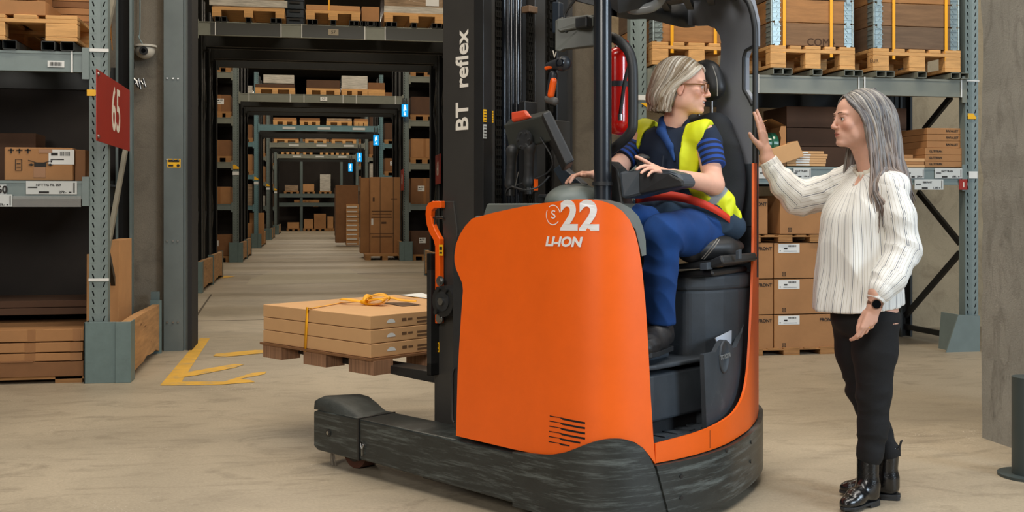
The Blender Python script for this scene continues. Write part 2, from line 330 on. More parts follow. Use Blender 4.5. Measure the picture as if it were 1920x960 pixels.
# ---------------------------------------------------------------- smooth solids from distance fields (bodies, clothes, hair)
class Field:
    def __init__(s, lo, hi, h):
        s.lo = np.array(lo, dtype=np.float32); s.h = h
        s.n = (np.ceil((np.array(hi)-np.array(lo))/h).astype(int)+1)
        s.f = np.full(tuple(s.n), 0.08, dtype=np.float32)
    def win(s, a, b, m):
        i0 = np.maximum(0, np.floor((np.array(a)-m-s.lo)/s.h).astype(int)); i1 = np.minimum(s.n, np.ceil((np.array(b)+m-s.lo)/s.h).astype(int)+1)
        if np.any(i1 <= i0): return None
        sl = tuple(slice(int(p), int(q)) for p, q in zip(i0, i1))
        ax = [s.lo[k]+s.h*np.arange(i0[k], i1[k], dtype=np.float32) for k in range(3)]
        return sl, ax[0][:, None, None], ax[1][None, :, None], ax[2][None, None, :]
    def comb(s, sl, d, k, op):
        a = s.f[sl]
        if op == 'u':
            if k > 0:
                hh = np.clip(0.5+0.5*(a-d)/k, 0, 1); s.f[sl] = a*(1-hh)+d*hh-k*hh*(1-hh)
            else: s.f[sl] = np.minimum(a, d)
        elif op == 's':
            if k > 0:
                hh = np.clip(0.5-0.5*(a+d)/k, 0, 1); s.f[sl] = a*(1-hh)+(-d)*hh+k*hh*(1-hh)
            else: s.f[sl] = np.maximum(a, -d)
    def ell(s, c, r, R=None, k=0.01, op='u'):
        c = np.array(c, dtype=np.float32); r = np.array(r, dtype=np.float32); m = max(k, .005)+.012; R3 = float(r.max())
        ext = r if R is None else np.array([R3]*3)
        w = s.win(c-ext, c+ext, m)
        if w is None: return s
        sl, X, Y, Z = w; x, y, z = X-c[0], Y-c[1], Z-c[2]
        if R is not None:
            M = np.array(R, dtype=np.float32)  # columns = axes of the ellipsoid
            x, y, z = (x*M[0][i]+y*M[1][i]+z*M[2][i] for i in range(3))
        k0 = np.sqrt((x/r[0])**2+(y/r[1])**2+(z/r[2])**2); k1 = np.sqrt((x/r[0]**2)**2+(y/r[1]**2)**2+(z/r[2]**2)**2)+1e-6
        s.comb(sl, (k0*(k0-1.0)/k1).astype(np.float32), k, op); return s
    def cap(s, a, b, r0, r1=None, k=0.01, op='u', flat=None):
        """tapered capsule; flat=(axis vector, factor) squashes the section along that axis"""
        r1 = r0 if r1 is None else r1; a = np.array(a, dtype=np.float32); b = np.array(b, dtype=np.float32)
        m = max(r0, r1)+max(k, .005)+.012
        w = s.win(np.minimum(a, b), np.maximum(a, b), m)
        if w is None: return s
        sl, X, Y, Z = w; ab = b-a; L2 = float(ab@ab)+1e-9
        t = np.clip(((X-a[0])*ab[0]+(Y-a[1])*ab[1]+(Z-a[2])*ab[2])/L2, 0, 1)
        dx, dy, dz = X-a[0]-t*ab[0], Y-a[1]-t*ab[1], Z-a[2]-t*ab[2]
        if flat is not None:
            n = np.array(flat[0], dtype=np.float32); n /= np.linalg.norm(n); q = dx*n[0]+dy*n[1]+dz*n[2]; g = (1/flat[1]-1)*q
            dx, dy, dz = dx+g*n[0], dy+g*n[1], dz+g*n[2]
        d = np.sqrt(dx*dx+dy*dy+dz*dz)-(r0+(r1-r0)*t)
        if flat is not None: d = d*(0.5+0.5*flat[1])
        s.comb(sl, d.astype(np.float32), k, op); return s
    def chain(s, pts, rs, k=0.01, flat=None):
        for i in range(len(pts)-1): s.cap(pts[i], pts[i+1], rs[i], rs[i+1], k if i else k, 'u', flat)
        return s
    def plane(s, p, n, k=0.004):
        """cut away the side that n points to"""
        n = np.array(n, dtype=np.float32); n /= np.linalg.norm(n)
        X, Y, Z = (s.lo[i]+s.h*np.arange(s.n[i], dtype=np.float32) for i in range(3))
        d = (X[:, None, None]-p[0])*n[0]+(Y[None, :, None]-p[1])*n[1]+(Z[None, None, :]-p[2])*n[2]
        s.f = np.maximum(s.f, d); return s
    def grids(s):
        X, Y, Z = (s.lo[i]+s.h*np.arange(s.n[i], dtype=np.float32) for i in range(3))
        return X[:, None, None], Y[None, :, None], Z[None, None, :]
    def mesh(s):
        f = s.f; f[0] = f[-1] = 0.02; f[:, 0] = f[:, -1] = 0.02; f[:, :, 0] = f[:, :, -1] = 0.02
        g = f < 0; nx, ny, nz = f.shape
        cnt = np.zeros((nx-1, ny-1, nz-1), dtype=np.int8)
        offs = [(i, j, k) for i in (0, 1) for j in (0, 1) for k in (0, 1)]
        for i, j, k in offs: cnt += g[i:nx-1+i, j:ny-1+j, k:nz-1+k]
        act = np.argwhere((cnt > 0) & (cnt < 8)); n = len(act)
        idx = np.full(cnt.shape, -1, dtype=np.int32); idx[act[:, 0], act[:, 1], act[:, 2]] = np.arange(n)
        val = np.stack([f[act[:, 0]+i, act[:, 1]+j, act[:, 2]+k] for i, j, k in offs], 1)
        O = np.array(offs, dtype=np.float32); acc = np.zeros((n, 3), dtype=np.float32); ct = np.zeros(n, dtype=np.float32)
        for a in range(8):
            for b in range(a+1, 8):
                if abs(O[a]-O[b]).sum() != 1: continue
                va, vb = val[:, a], val[:, b]; cr = (va < 0) != (vb < 0)
                t = np.where(cr, va/np.where(cr, va-vb, 1), 0)
                acc += np.where(cr[:, None], O[a]+t[:, None]*(O[b]-O[a]), 0); ct += cr
        P = (act+acc/ct[:, None])*s.h+s.lo
        Q = []
        for ax in range(3):
            sl0 = [slice(1, -1)]*3; sl1 = [slice(1, -1)]*3; sl0[ax] = slice(0, -1); sl1[ax] = slice(1, None)
            A, Bq = g[tuple(sl0)], g[tuple(sl1)]; e = np.argwhere(A != Bq); flip = A[e[:, 0], e[:, 1], e[:, 2]]
            off = np.ones(3, dtype=int); off[ax] = 0; e = e+off
            u, v = [(1, 2), (2, 0), (0, 1)][ax]; U = np.zeros(3, int); V = np.zeros(3, int); U[u] = 1; V[v] = 1
            q = np.stack([idx[tuple((e-U-V).T)], idx[tuple((e-V).T)], idx[tuple(e.T)], idx[tuple((e-U).T)]], 1)
            q[~flip] = q[~flip][:, ::-1]; Q.append(q)
        return P, np.concatenate(Q)
def np_mesh(name, P, Q, m, parent=None, smooth=True):
    me = bpy.data.meshes.new(name); me.vertices.add(len(P)); me.vertices.foreach_set('co', np.asarray(P, dtype=np.float32).ravel())
    k = Q.shape[1]; me.loops.add(Q.size); me.loops.foreach_set('vertex_index', Q.astype(np.int32).ravel())
    me.polygons.add(len(Q)); me.polygons.foreach_set('loop_start', np.arange(0, Q.size, k, dtype=np.int32))
    me.update(calc_edges=True); me.validate(); me.polygons.foreach_set('use_smooth', [smooth]*len(me.polygons)); me.materials.append(m)
    o = bpy.data.objects.new(name, me); COL.objects.link(o)
    if parent is not None: o.parent = parent
    return o
def vcol(o, name, C):
    a = o.data.color_attributes.new(name, 'FLOAT_COLOR', 'POINT')
    C = np.concatenate([np.asarray(C, dtype=np.float32), np.ones((len(C), 1), dtype=np.float32)], 1); a.data.foreach_set('color', C.ravel())
# ================================================================= the setting
def struct(name, b, m, bevel=0.0, label=None):
    o = b.build(name, m, None, bevel); o['kind'] = 'structure'; return o
struct('floor', B().add([(-30, -10, 0), (35, -10, 0), (35, 80, 0), (-30, 80, 0)], [(0, 1, 2, 3)]), floorm)
WY = 9.68
struct('wall_left', B().b2((-14, WY, 0), (-1.25, WY+.35, 9)), wallm)
struct('wall_right', B().b2((2.62, 10.05, 0), (14, 10.4, 9)), palew)
jl = struct('door_1', B().b2((-1.25, WY-.10, 0), (-1.09, WY+.42, 5.0)).b2((-1.09, WY-.05, 0), (-1.055, WY+.40, 5.0))
       .b2((-1.25, WY-.10, 4.9), (2.6, WY+.42, 5.2)), mat('door_frame_steel', S(92, 100, 98), .5, var=.08))
rb = B().b2((-1.052, WY-.08, 0), (-1.018, WY+.42, 5.0)); rb.build('rubber_seal', mat('black_seal', S(26, 25, 24), .8), jl)
b = B()
for z in (.25, .95, 1.65, 2.35, 3.05):
    for dx in (.02, .07, .11): b.cyl((-1.24+dx, WY-.105, z), (-1.24+dx, WY-.115, z), .007, 8)
b.build('rivet', chrome, jl)
st = B(); box_label(st, (-1.165, WY-.10, 1.62), .11, .075, (0, -1, 0), (1, 0, 0), (0, 0, 1)); st.build('sticker', yell, jl)
st = B(); box_label(st, (-1.19, WY-.103, 1.60), .04, .015, (0, -1, 0), (1, 0, 0), (0, 0, 1)); st.cyl((-1.13, WY-.1, 1.60), (-1.13, WY-.104, 1.60), .013, 12); st.b2((-1.21, WY-.104, 1.63), (-1.12, WY-.1025, 1.65)); st.build('print', inkm, jl)
struct('wall_middle', B().b2((2.25, WY, 0), (2.62, 10.4, 9)), wallm)
t2 = struct('trim_1', B().b2((2.13, WY-.1, 0), (2.27, WY+.42, 5.0)), MATS['door_frame_steel'])
struct('trim_2', B().b2((2.24, WY-.14, 0), (2.36, WY-.02, 9)), blackm)
struct('wall_header', B().b2((-1.25, WY+.02, 5.2), (2.62, WY+.35, 9)), wallm)
# pillar with a rough left arris
pb = B(); random.seed(3)
n = 40; prof = []
for i in range(n+1):
    z = 4.6*i/n; prof.append((3.52+random.uniform(-.006, .010), z))
vs = []; fs = []
ys = [5.153, 5.14, 4.9, 4.6, 4.2]
for i in range(n+1):
    j = random.uniform(-.008, .008)
    vs += [(4.6, 5.16, prof[i][1]), (3.55, 5.165+j, prof[i][1]), (3.522+random.uniform(-.006, .006), 5.14+j, prof[i][1]), (3.52, 4.2, prof[i][1]), (3.56, 4.16, prof[i][1]), (4.6, 4.16, prof[i][1])]
for i in range(n):
    for k in range(6): fs.append((i*6+k, i*6+(k+1) % 6, (i+1)*6+(k+1) % 6, (i+1)*6+k))
fs.append([n*6+k for k in range(6)])
pb.add(vs, fs); struct('wall_pillar', pb, pillm)
struct('ceiling', B().b2((-14, 7.3, 9.0), (14, 80, 9.1)), ceilm)
struct('wall_back', B().b2((-14, 66, 0), (14, 66.3, 9)), mat('dark_back_wall', S(60, 54, 48), .9, var=.1))
# yellow floor lines
PAINTS = []
def floor_paint(name, label, quads, group=None):
    b = B()
    zl = .002+.0006*len(PAINTS)
    PAINTS.append(name)
    for q in quads: b.add([W(x, y, z=.0)+Vector((0, 0, zl)) for x, y in q], [range(len(q))])
    o = b.build(name, mat('worn_yellow_floor_paint', S(214, 166, 58), .6, var=.14, vscale=5, scratch=(6, .52, .68, (1, 1, 1)), scol=S(168, 148, 108))); tag(o, label, 'floor marking'); return o
floor_paint('floor_line', 'long worn yellow floor line running back towards the doorway', [[(300, 723), (336, 723), (394, 634), (375, 634)]])
floor_paint('floor_line', 'broad yellow floor stripe nearest the camera, forking to the right', [[(330, 723), (336, 716), (420, 716), (472, 700), (500, 697), (496, 702), (450, 711), (470, 713), (478, 717), (410, 722)]])
floor_paint('floor_line', 'short yellow floor stripe crossing between the two others', [[(341, 708), (346, 699), (440, 683), (458, 684), (440, 690), (370, 704)]])
floor_paint('floor_line', 'faint yellow floor stripe furthest back, in the shade of the doorway', [[(400, 668), (404, 664), (478, 657), (512, 657), (500, 662), (420, 670)]])
floor_paint('floor_line', 'thin worn yellow floor line across the aisle beyond the doorway', [[(388, 522), (395, 519), (425, 517), (440, 519), (420, 522)]])
# expansion joints in the slab: recessed strips
jm = mat('floor_joint', S(92, 82, 68), .9)
jb = B()
for q in ([(358, 604), (363, 604), (398, 552), (395, 552)], ):
    jb.add([W(x, y, z=0)+Vector((0, 0, .002)) for x, y in q], [range(4)])
for yy in (12.1, 20.6, 29.8): jb.b2((-9, yy, 0), (9, yy+.02, .002))
struct('trim_3', jb, jm)
pt = B()
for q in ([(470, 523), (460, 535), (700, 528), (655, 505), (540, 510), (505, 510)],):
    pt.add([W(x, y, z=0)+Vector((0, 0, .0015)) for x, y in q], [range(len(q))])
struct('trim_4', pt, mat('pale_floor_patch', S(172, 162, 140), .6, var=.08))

# ================================================================= racks
UPM = {}
def upright_mesh(w, dp, h, m, pitch=.06):
    key = (w, dp, h, m.name)
    if key in UPM: return UPM[key]
    vs, fs = [], []; V = {}
    def v(x, y, z):
        k = (round(x, 5), round(y, 5), round(z, 5))
        if k not in V: V[k] = len(vs); vs.append(k)
        return V[k]
    def q(*p): fs.append([v(*a) for a in p])
    n = int(h/pitch); xs = [-w/2, -w*.08, w*.08, w/2]
    for i in range(n):
        z0, z1 = i*pitch, (i+1)*pitch
        q((xs[1], .006, z0), (xs[2], .006, z0), (xs[2], .006, z1), (xs[1], .006, z1))
        for a, b_, sg in ((xs[0], xs[1], -1), (xs[2], xs[3], 1)):
            ya, yb = (0, .006) if sg < 0 else (.006, 0)
            c = (a+b_)/2; hw = w*.038; hl = pitch*.30; sl = w*.035*sg
            O = [(a, ya, z0), (b_, yb, z0), (b_, yb, z1), (a, ya, z1)]
            I = [(c-hw-sl, .003, z0+pitch/2-hl), (c+hw-sl, .003, z0+pitch/2-hl+.003), (c+hw+sl, .003, z0+pitch/2+hl), (c-hw+sl, .003, z0+pitch/2+hl-.003)]
            for k in range(4): q(O[k], O[(k+1) % 4], I[(k+1) % 4], I[k])
    H = n*pitch
    for sx in (-1, 1):
        x = sx*w/2
        q((x, 0, 0), (x, dp, 0), (x, dp, H), (x, 0, H)); q((x, dp, 0), (x-sx*.02, dp, 0), (x-sx*.02, dp, H), (x, dp, H))
    nf = len(fs); q((xs[0]+.003, .02, 0), (xs[3]-.003, .02, 0), (xs[3]-.003, .02, H), (xs[0]+.003, .02, H))
    me = bpy.data.meshes.new('upright'); me.from_pydata(vs, [], fs); me.materials.append(m); me.materials.append(slotm); me.polygons[nf].material_index = 1; me.update(); UPM[key] = me
    return me
def upright(par, x, y, h, m=steelg, w=.125, dp=.09, back=False, z=0, rz=0):
    o = bpy.data.objects.new('upright', upright_mesh(w, dp, h, m)); COL.objects.link(o); o.location = (x, y, z)
    o.rotation_euler = (0, 0, math.pi if back else rz); o.parent = par
    # dark inside of the channel
    return o
def frame(par, x, y0, y1, h, m=steelg, mr=steeld, braces=True, w=.125):
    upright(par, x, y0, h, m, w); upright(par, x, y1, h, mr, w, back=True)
    if braces:
        z = .25; k = 0; yy = (y0+.06, y1-.06)
        while z+.95 < h:
            B().bar((x, yy[k % 2], z), (x, yy[(k+1) % 2], z+.95), .04, .025, (1, 0, 0)).build('brace', mr, par)
            z += .95; k += 1
        B().bar((x, yy[0], .22), (x, yy[1], .22), .04, .025, (1, 0, 0)).build('brace', mr, par)
def beam(par, x0, x1, y, ztop, h=.15, m=steelg, th=.05, hooks=True):
    b = B().b2((x0, y, ztop-h), (x1, y+th, ztop)).b2((x0, y-.006, ztop-.018), (x1, y, ztop)).b2((x0, y-.006, ztop-h), (x1, y, ztop-h+.015))
    if hooks:
        for s, x in ((1, x0), (-1, x1)): b.b2((x-.0, y-.012, ztop-h-.05), (x+s*.045, y-.002, ztop+.03))
    return b.build('beam', m, par)
def tie(par, x, y, z0, z1, d=.004): return B().b2((x-.006, y-d, z0), (x+.006, y, z1)).build('cable_tie', paper, par)
def support_bar(par, x, y0, y1, z, w=.065, h=.065, m=steelb):
    b = B(); t = .004
    b.b2((x-w/2, y0, z), (x+w/2, y1, z+t)).b2((x-w/2, y0, z+h-t), (x+w/2, y1, z+h)).b2((x-w/2, y0, z), (x-w/2+t, y1, z+h)).b2((x+w/2-t, y0, z), (x+w/2, y1, z+h))
    return b.build('support_bar', m, par)
# pallets
def pallet_proto(w, d, m=wood, name='wooden_pallet'):
    r = thing(name, 'wooden pallet', 'pallet')
    bw = .145*w/.8
    for i in range(5):
        x = -w/2+bw*.5+i*(w-bw)/4
        B().b2((x-bw*(.5 if i % 2 == 0 else .36), -d/2, .122), (x+bw*(.5 if i % 2 == 0 else .36), d/2, .144)).build('top_board', m, r, .003, 1)
    for j in range(3):
        y = -d/2+.05+j*(d-.1)/2
        B().b2((-w/2, y-.05, .1), (w/2, y+.05, .122)).build('stringer_board', m, r, .002, 1)
        for i in range(3):
            x = -w/2+bw*.5+i*(w-bw)/2
            B().b2((x-bw*.5, y-.05, .022), (x+bw*.5, y+.05, .1)).build('block', m, r, .004, 1)
    for i in range(3):
        x = -w/2+bw*.5+i*(w-bw)/2
        B().b2((x-bw*.5, -d/2, 0), (x+bw*.5, d/2, .022)).build('bottom_board', m, r, .002, 1)
    return r
# simple pallet: far away, two parts
BLK = {}
def far_pallet(x, y, z, w, d, label, group=None, m=None):
    r = thing('wooden_pallet', label, 'pallet', (x, y, z), 0, group); m = m or woodd
    B().b2((-w/2, -d/2, .1), (w/2, d/2, .144)).build('deck', m, r)
    k0 = (round(d, 3), m.name)
    if k0 not in BLK: BLK[k0] = B().b2((-.065, -d/2, 0), (.065, d/2, .1)).build('runner', m, r); BLK[k0].location = (-w/2+.07, 0, 0); n0 = 1
    else: n0 = 0
    for i in (-1, 0, 1)[n0:]:
        o = BLK[k0].copy(); COL.objects.link(o); o.parent = r; o.location = (i*(w/2-.07), 0, 0)
    return r
def carton(name, x, y, z, w, d, h, m, label, group=None, rz=0.0, sticker=None, tape=True, bev=.004, cat='box', flap=False):
    """x, y: centre of the base"""
    r = thing(name, label, cat, (x, y, z), rz, group)
    B().b2((-w/2, -d/2, 0), (w/2, d/2, h)).build('body', m, r, bev, 2)
    if tape:
        B().b2((-.03, -d/2-.001, 0), (.03, d/2+.001, h+.001)).build('tape', tapem, r)
    if sticker:
        sx, sz, sw, sh = sticker
        b = B(); box_label(b, (sx*w/2, -d/2, sz*h), sw, sh, (0, -1, 0), (1, 0, 0), (0, 0, 1), .001); l = b.build('sticker', paper, r)
        b = B(); cx = sx*w/2
        for k in range(9): b.b2((cx+sw*(-.05+.045*k), -d/2-.004, sz*h+sh*.08), (cx+sw*(-.05+.045*k)+sw*.02, -d/2-.0025, sz*h+sh*.36))
        b.b2((cx-sw*.40, -d/2-.004, sz*h+sh*.1), (cx-sw*.14, -d/2-.0025, sz*h+sh*.28)).b2((cx-sw*.42, -d/2-.004, sz*h-sh*.2), (cx+sw*.1, -d/2-.0025, sz*h-sh*.14)).b2((cx-sw*.42, -d/2-.004, sz*h-sh*.36), (cx-sw*.36, -d/2-.0025, sz*h-sh*.26))
        b.build('barcode', inkm, l)
    return r
def guard(x, y, ln, side, label, h=.43, boards=1):
    """steel post guard with timber running back along the aisle; side=+1 when the aisle lies to the right"""
    r = thing('rack_guard', label, 'rack guard', (x, y, 0))
    b = B().b2((-.155 if side > 0 else -.10, 0, 0), (.06 if side > 0 else .155, .012, h)).b2((side*.055, -.012, 0), (side*.155, .0, h)).b2((side*.15, -.012, 0), (side*.16, .16, h))
    b.b2((-side*.155, 0, 0), (-side*.145, .16, h)); b.build('steel_plate', guardm, r, .003, 2)
    yy = .02; L = ln/boards
    for k in range(boards):
        vs = []; N = 8
        for i in range(N+1):
            t = i/N; y0 = yy+k*L+t*(L-.03); wv = .012*math.sin(5*t+k); zt = h*(.985 if k == 0 else 1.02)+wv*.6; zb = .02+.045*max(0, math.sin(3.1*t))+.02*math.sin(9*t)**2
            for xx, zz in ((side*.085, zb), (side*(.148+wv*.5), zb), (side*(.148+wv*.4), zt), (side*.085, zt)): vs.append((xx, y0, zz))
        fs = [(i*4+q, i*4+(q+1) % 4, i*4+4+(q+1) % 4, i*4+4+q) for i in range(N) for q in range(4)]+[(0, 1, 2, 3), (N*4+3, N*4+2, N*4+1, N*4)]
        B().add(vs, fs).build('timber_board', timber, r)
        B().b2((side*.07, yy+(k+1)*L-.03, 0), (side*.16, yy+(k+1)*L, h*1.05)).build('steel_bracket', guardm, r)
    return r
def price_tag(par, x, y, z, w, h, txt=None, txt2=None, m=paperd):
    b = B(); box_label(b, (x, y, z), w, h, (0, -1, 0), (1, 0, 0), (0, 0, 1), .001); l = b.build('price_label', m, par)
    b = B(); b.b2((x-w*.46, y-.004, z-h*.03), (x-w*.28, y-.0028, z+h*.06)).b2((x+w*.43, y-.004, z-h*.38), (x+w*.455, y-.0028, z+h*.38)).b2((x-w*.25, y-.004, z-h*.42), (x-w*.05, y-.0028, z-h*.28)).b2((x+w*.34, y-.004, z-h*.38), (x+w*.39, y-.0028, z-h*.30))
    b.build('print', inkm, l)
    if txt: lettering(txt, h*.26, (x-w*.06, y-.0022, z+h*.2), (1, 0, 0), (0, 0, 1), inkm, l, bold=.015)
    if txt2: lettering(txt2, h*.26, (x+w*.22, y-.0022, z-h*.34), (1, 0, 0), (0, 0, 1), inkm, l, bold=.02)
    return l

# ----------------------------------------------------------------- near left rack
LX, LY = -1.475, 7.93
rackA = thing('pallet_rack', 'grey perforated pallet rack at the left edge carrying the red sign', 'rack', (0, 0, 0))
frame(rackA, LX, LY, 9.05, 4.2, steelg, steeld, braces=False)
frame(rackA, -5.0, LY, 9.05, 4.2, braces=False)
B().bar((LX+.02, 9.0, 1.78), (LX+.02, 8.03, .80), .05, .03, (1, 0, 0)).build('brace', mat('galvanised_brace', S(150, 146, 132), .5, .3, var=.1), rackA)
B().bar((LX+.02, 8.05, 1.0), (LX+.02, 9.0, .1), .05, .03, (1, 0, 0)).build('brace', steelb, rackA)
B().bar((LX+.02, 8.05, 2.45), (LX+.02, 9.0, 3.4), .05, .03, (1, 0, 0)).build('brace', MATS['galvanised_brace'], rackA)
zt1, zb1 = W(80, 96, y=LY).z, W(80, 134, y=LY).z
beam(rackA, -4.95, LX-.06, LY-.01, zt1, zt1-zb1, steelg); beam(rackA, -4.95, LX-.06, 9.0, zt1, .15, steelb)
zt2, zb2 = W(80, 339, y=LY).z, W(80, 373, y=LY).z
beam(rackA, -4.95, LX-.06, LY-.01, zt2, zt2-zb2, steelg); beam(rackA, -4.95, LX-.06, 9.0, zt2, .13, steelb)
B().b2((-4.95, LY+.04, zt2-.02), (LX-.06, 9.0, zt2-.004)).build('shelf', dgray, rackA)
B().b2((-4.95, 9.02, 0), (LX-.05, 9.06, zt1-.15)).build('back_panel', mat('dark_back_panel', S(42, 37, 34), .85, var=.2, vscale=2), rackA)  # dark sheet added to stand in for the deep shade inside the rack
tie(rackA, W(136, 110, y=LY).x, LY-.018, zb1-.005, zt1+.005)
B().b2((LX-.07, LY-.006, W(180, 97, y=LY).z), (LX+.068, LY-.002, W(180, 91, y=LY).z)).build('cable_tie', paper, rackA)
B().b2((LX-.066, LY-.006, W(180, 527, y=LY).z), (LX+.07, LY-.002, W(180, 522, y=LY).z)).build('cable_tie', paper, rackA)
b = B(); p = W(173, 174, y=LY); b.prism([(p.x-.035, p.z-.022), (p.x+.02, p.z-.022), (p.x+.033, p.z-.008), (p.x+.033, p.z+.008), (p.x+.02, p.z+.022), (p.x-.035, p.z+.022)], 1, LY-.006, LY-.002); b.build('marker', yell, rackA)
p = W(105, 120, y=LY-.02); b = B(); box_label(b, (p.x, LY-.018, p.z), .11, .045, (0, -1, 0), (1, 0, 0), (0, 0, 1)); l = b.build('sticker', paper, rackA)
b = B()
for k in range(10): b.b2((p.x-.04+k*.008, LY-.023, p.z-.013), (p.x-.036+k*.008, LY-.0205, p.z+.013))
b.build('barcode', inkm, l)
p = W(98, 352, y=LY); price_tag(rackA, p.x, LY-.018, p.z, .335, .092, 'NYTTIG FIL 559', '279.-')
p = W(6, 356, y=LY); price_tag(rackA, p.x-.02, LY-.018, p.z-.0, .09, .075); lettering('60', .07, (p.x-.0, LY-.026, p.z), (1, 0, 0), (0, 0, 1), inkm, rackA, bold=.02)
p = W(-8, 376, y=LY); price_tag(rackA, p.x, LY-.028, p.z, .23, .085, None, '79.-')
glassm = bpy.data.materials.new('clear_plastic'); glassm.use_nodes = True; _b = glassm.node_tree.nodes['Principled BSDF']
_b.inputs['Base Color'].default_value = (.5, .5, .48, 1); _b.inputs['Alpha'].default_value = .28; _b.inputs['Roughness'].default_value = .15
p = W(153, 388, y=LY); B().b2((-4.9, LY-.022, p.z), (p.x, LY-.020, zb2+.02)).build('label_holder', glassm, rackA)
guard(LX+.065, LY-.035, 1.55, 1, 'painted steel corner guard with cracked timber, front left under the red sign', h=.43)
b = B(); b.b2((LX+.13, 9.5, 0), (LX+.2, 9.53, .52)); tag(b.build('guard_plate', steeld), 'narrow upright steel plate behind the cracked timber guard', 'plate')
# red sign 65
sg = thing('aisle_sign', 'square red sign reading 65 bolted to the left rack', 'sign', (0, 0, 0))
SX = LX+.085
q = [W(181, 129, x=SX), W(243, 166, x=SX), W(244, 283, x=SX), W(182, 264, x=SX)]
y0, y1 = q[0].y, q[1].y; z1, z0 = q[0].z, q[3].z
B().b2((SX-.004, y0, z0), (SX+.002, y1, z1)).build('panel', redm, sg, .001, 1)
lettering('65', (z1-z0)*.95, (SX+.002, (y0+y1)/2+.05, (z0+z1)/2+.01), (0, 1, 0), (0, 0, 1), white, sg, bold=.006, sx=.80)
b = B()
for zz in (z0+.03, z1-.03): b.cyl((SX+.002, y0+.04, zz), (SX+.012, y0+.04, zz), .014, 10)
b.build('bolt', chrome, sg)
# conduit and dome camera on the wall
cx = W(245, 60, y=WY-.05).x
cd_ = thing('conduit', 'grey vertical pipe with valve ends on the concrete wall behind the red sign', 'pipe', (0, 0, 0))
B().cyl((cx, WY-.08, W(245, 122, y=WY).z), (cx, WY-.08, 5), .028, 14).build('pipe', steelg, cd_)
b = B(); zc = W(245, 124, y=WY).z
b.cyl((cx, WY-.08, zc-.03), (cx, WY-.08, zc+.02), .04, 12).tube(catmull([(cx, WY-.08, zc), (cx+.01, WY-.09, zc-.10), (cx+.06, WY-.09, zc-.15)]), .024, 10)
for k in range(5): b.cyl((cx+.03+.02*k, WY-.1, zc-.12-.02*(k % 2)), (cx+.05+.02*k, WY-.1, zc-.17-.02*(k % 3)), .012, 8)
b.build('valve', chrome, cd_)
dm = thing('dome_camera', 'white dome security camera mounted on the concrete wall near the door frame', 'camera', (0, 0, 0))
p = W(272, 95, y=WY-.1); fs = Field((p.x-.13, p.y-.16, p.z-.12), (p.x+.13, p.y+.16, p.z+.12), .006)
fs.ell(p, (.082, .08, .07), k=0).plane((p.x, p.y, p.z+.028), (0, 0, 1)); P_, Q_ = fs.mesh(); np_mesh('housing', P_, Q_, mat('camera_white', S(190, 184, 170), .5), dm)
B().cyl((p.x, p.y, p.z+.028), (p.x, p.y, p.z+.045), .10, 28).build('hood', MATS['camera_white'], dm, .003)
b = B(); b.cyl((p.x+.0, p.y-.068, p.z-.012), (p.x+.0, p.y-.088, p.z-.012), .036, 20); b.build('lens_ring', blackm, dm, .003)
b = B(); b.cyl((p.x, p.y-.086, p.z-.012), (p.x, p.y-.092, p.z-.012), .018, 16); b.build('lens', mat('dark_glass', S(12, 12, 14), .05), dm)
B().tube(catmull([(p.x-.02, p.y+.03, p.z+.05), (p.x-.06, p.y+.05, p.z+.13), (p.x-.05, p.y+.05, p.z+.2), (p.x-.05, p.y+.05, p.z+.9)]), .006, 8).build('cable', steelg, dm)
# goods of the left rack
gy = LY+.03
for i, (ya, yb_) in enumerate(((617, 641), (642, 661), (662, 678))):
    z0, z1 = W(80, yb_, y=gy).z, W(80, ya, y=gy).z; x1 = W(157, 640, y=gy).x
    c = carton('flat_carton', x1-.9, gy+.42, z0+.002, 1.8-.01*i, .84, z1-z0-.004, boxes[1], ('top', 'middle', 'bottom')[i]+' of the three taped flat cartons at the foot of the left rack', rz=0, tape=False)
    b = B(); hh = z1-z0
    for xx in (.26, .56, .86): b.b2((xx-.05 if i else xx-.03, -.4215, 0), (xx+.02, -.419, hh-.004))
    b.build('tape', tapem, c)
z0, z1 = W(80, 706, y=gy).z, W(80, 679, y=gy).z
b = B().b2((x1-1.8, gy-.012, z0), (x1+.0, gy+.86, z1)).b2((x1-.55, gy-.016, z1-.001), (x1-.33, gy+.0, z1+.012)); tag(b.build('carton_tray', boxes[2], None, .003), 'low brown carton tray under the taped flat cartons at the left', 'box')
r = thing('wooden_pallet', 'dark pallet on the floor below the flat cartons at the left', 'pallet', (x1, gy, 0))
for xx in (-1.45, -.75, -.10):
    B().b2((xx-.09, .0, 0), (xx+.09, .8, z0-.003)).build('block', woodd, r)
B().b2((-1.75, .0, z0-.02), (0, .85, z0-.002)).build('deck', woodd, r)
z0, z1 = W(80, 612, y=8.45).z, W(80, 587, y=8.45).z
for i in range(2):
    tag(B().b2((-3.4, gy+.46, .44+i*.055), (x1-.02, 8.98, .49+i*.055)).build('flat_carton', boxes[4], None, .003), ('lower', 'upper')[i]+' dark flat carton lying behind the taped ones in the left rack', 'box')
pc = B().prism([(8.25, .03), (8.33, .03), (8.17, 0.98), (8.13, .98)], 0, LX-.11, LX-.07)
def lean_board(label, x0, x1_, yb, yt, h, m, th=.018):
    b = B().add([(x0, yb, 0.03), (x1_, yb, 0.03), (x1_, yt, h), (x0, yt, h), (x0, yb+th, .03), (x1_, yb+th, .03), (x1_, yt+th, h), (x0, yt+th, h)], [(0, 1, 2, 3), (7, 6, 5, 4), (0, 4, 5, 1), (1, 5, 6, 2), (2, 6, 7, 3), (3, 7, 4, 0)])
    return tag(b.build('board', m, None, .002), label, 'board')
lean_board('pale board leaning inside the left rack beside its front upright', LX-.11, LX-.085, LY+.14, LY+.16, .9, boxes[0], .5)
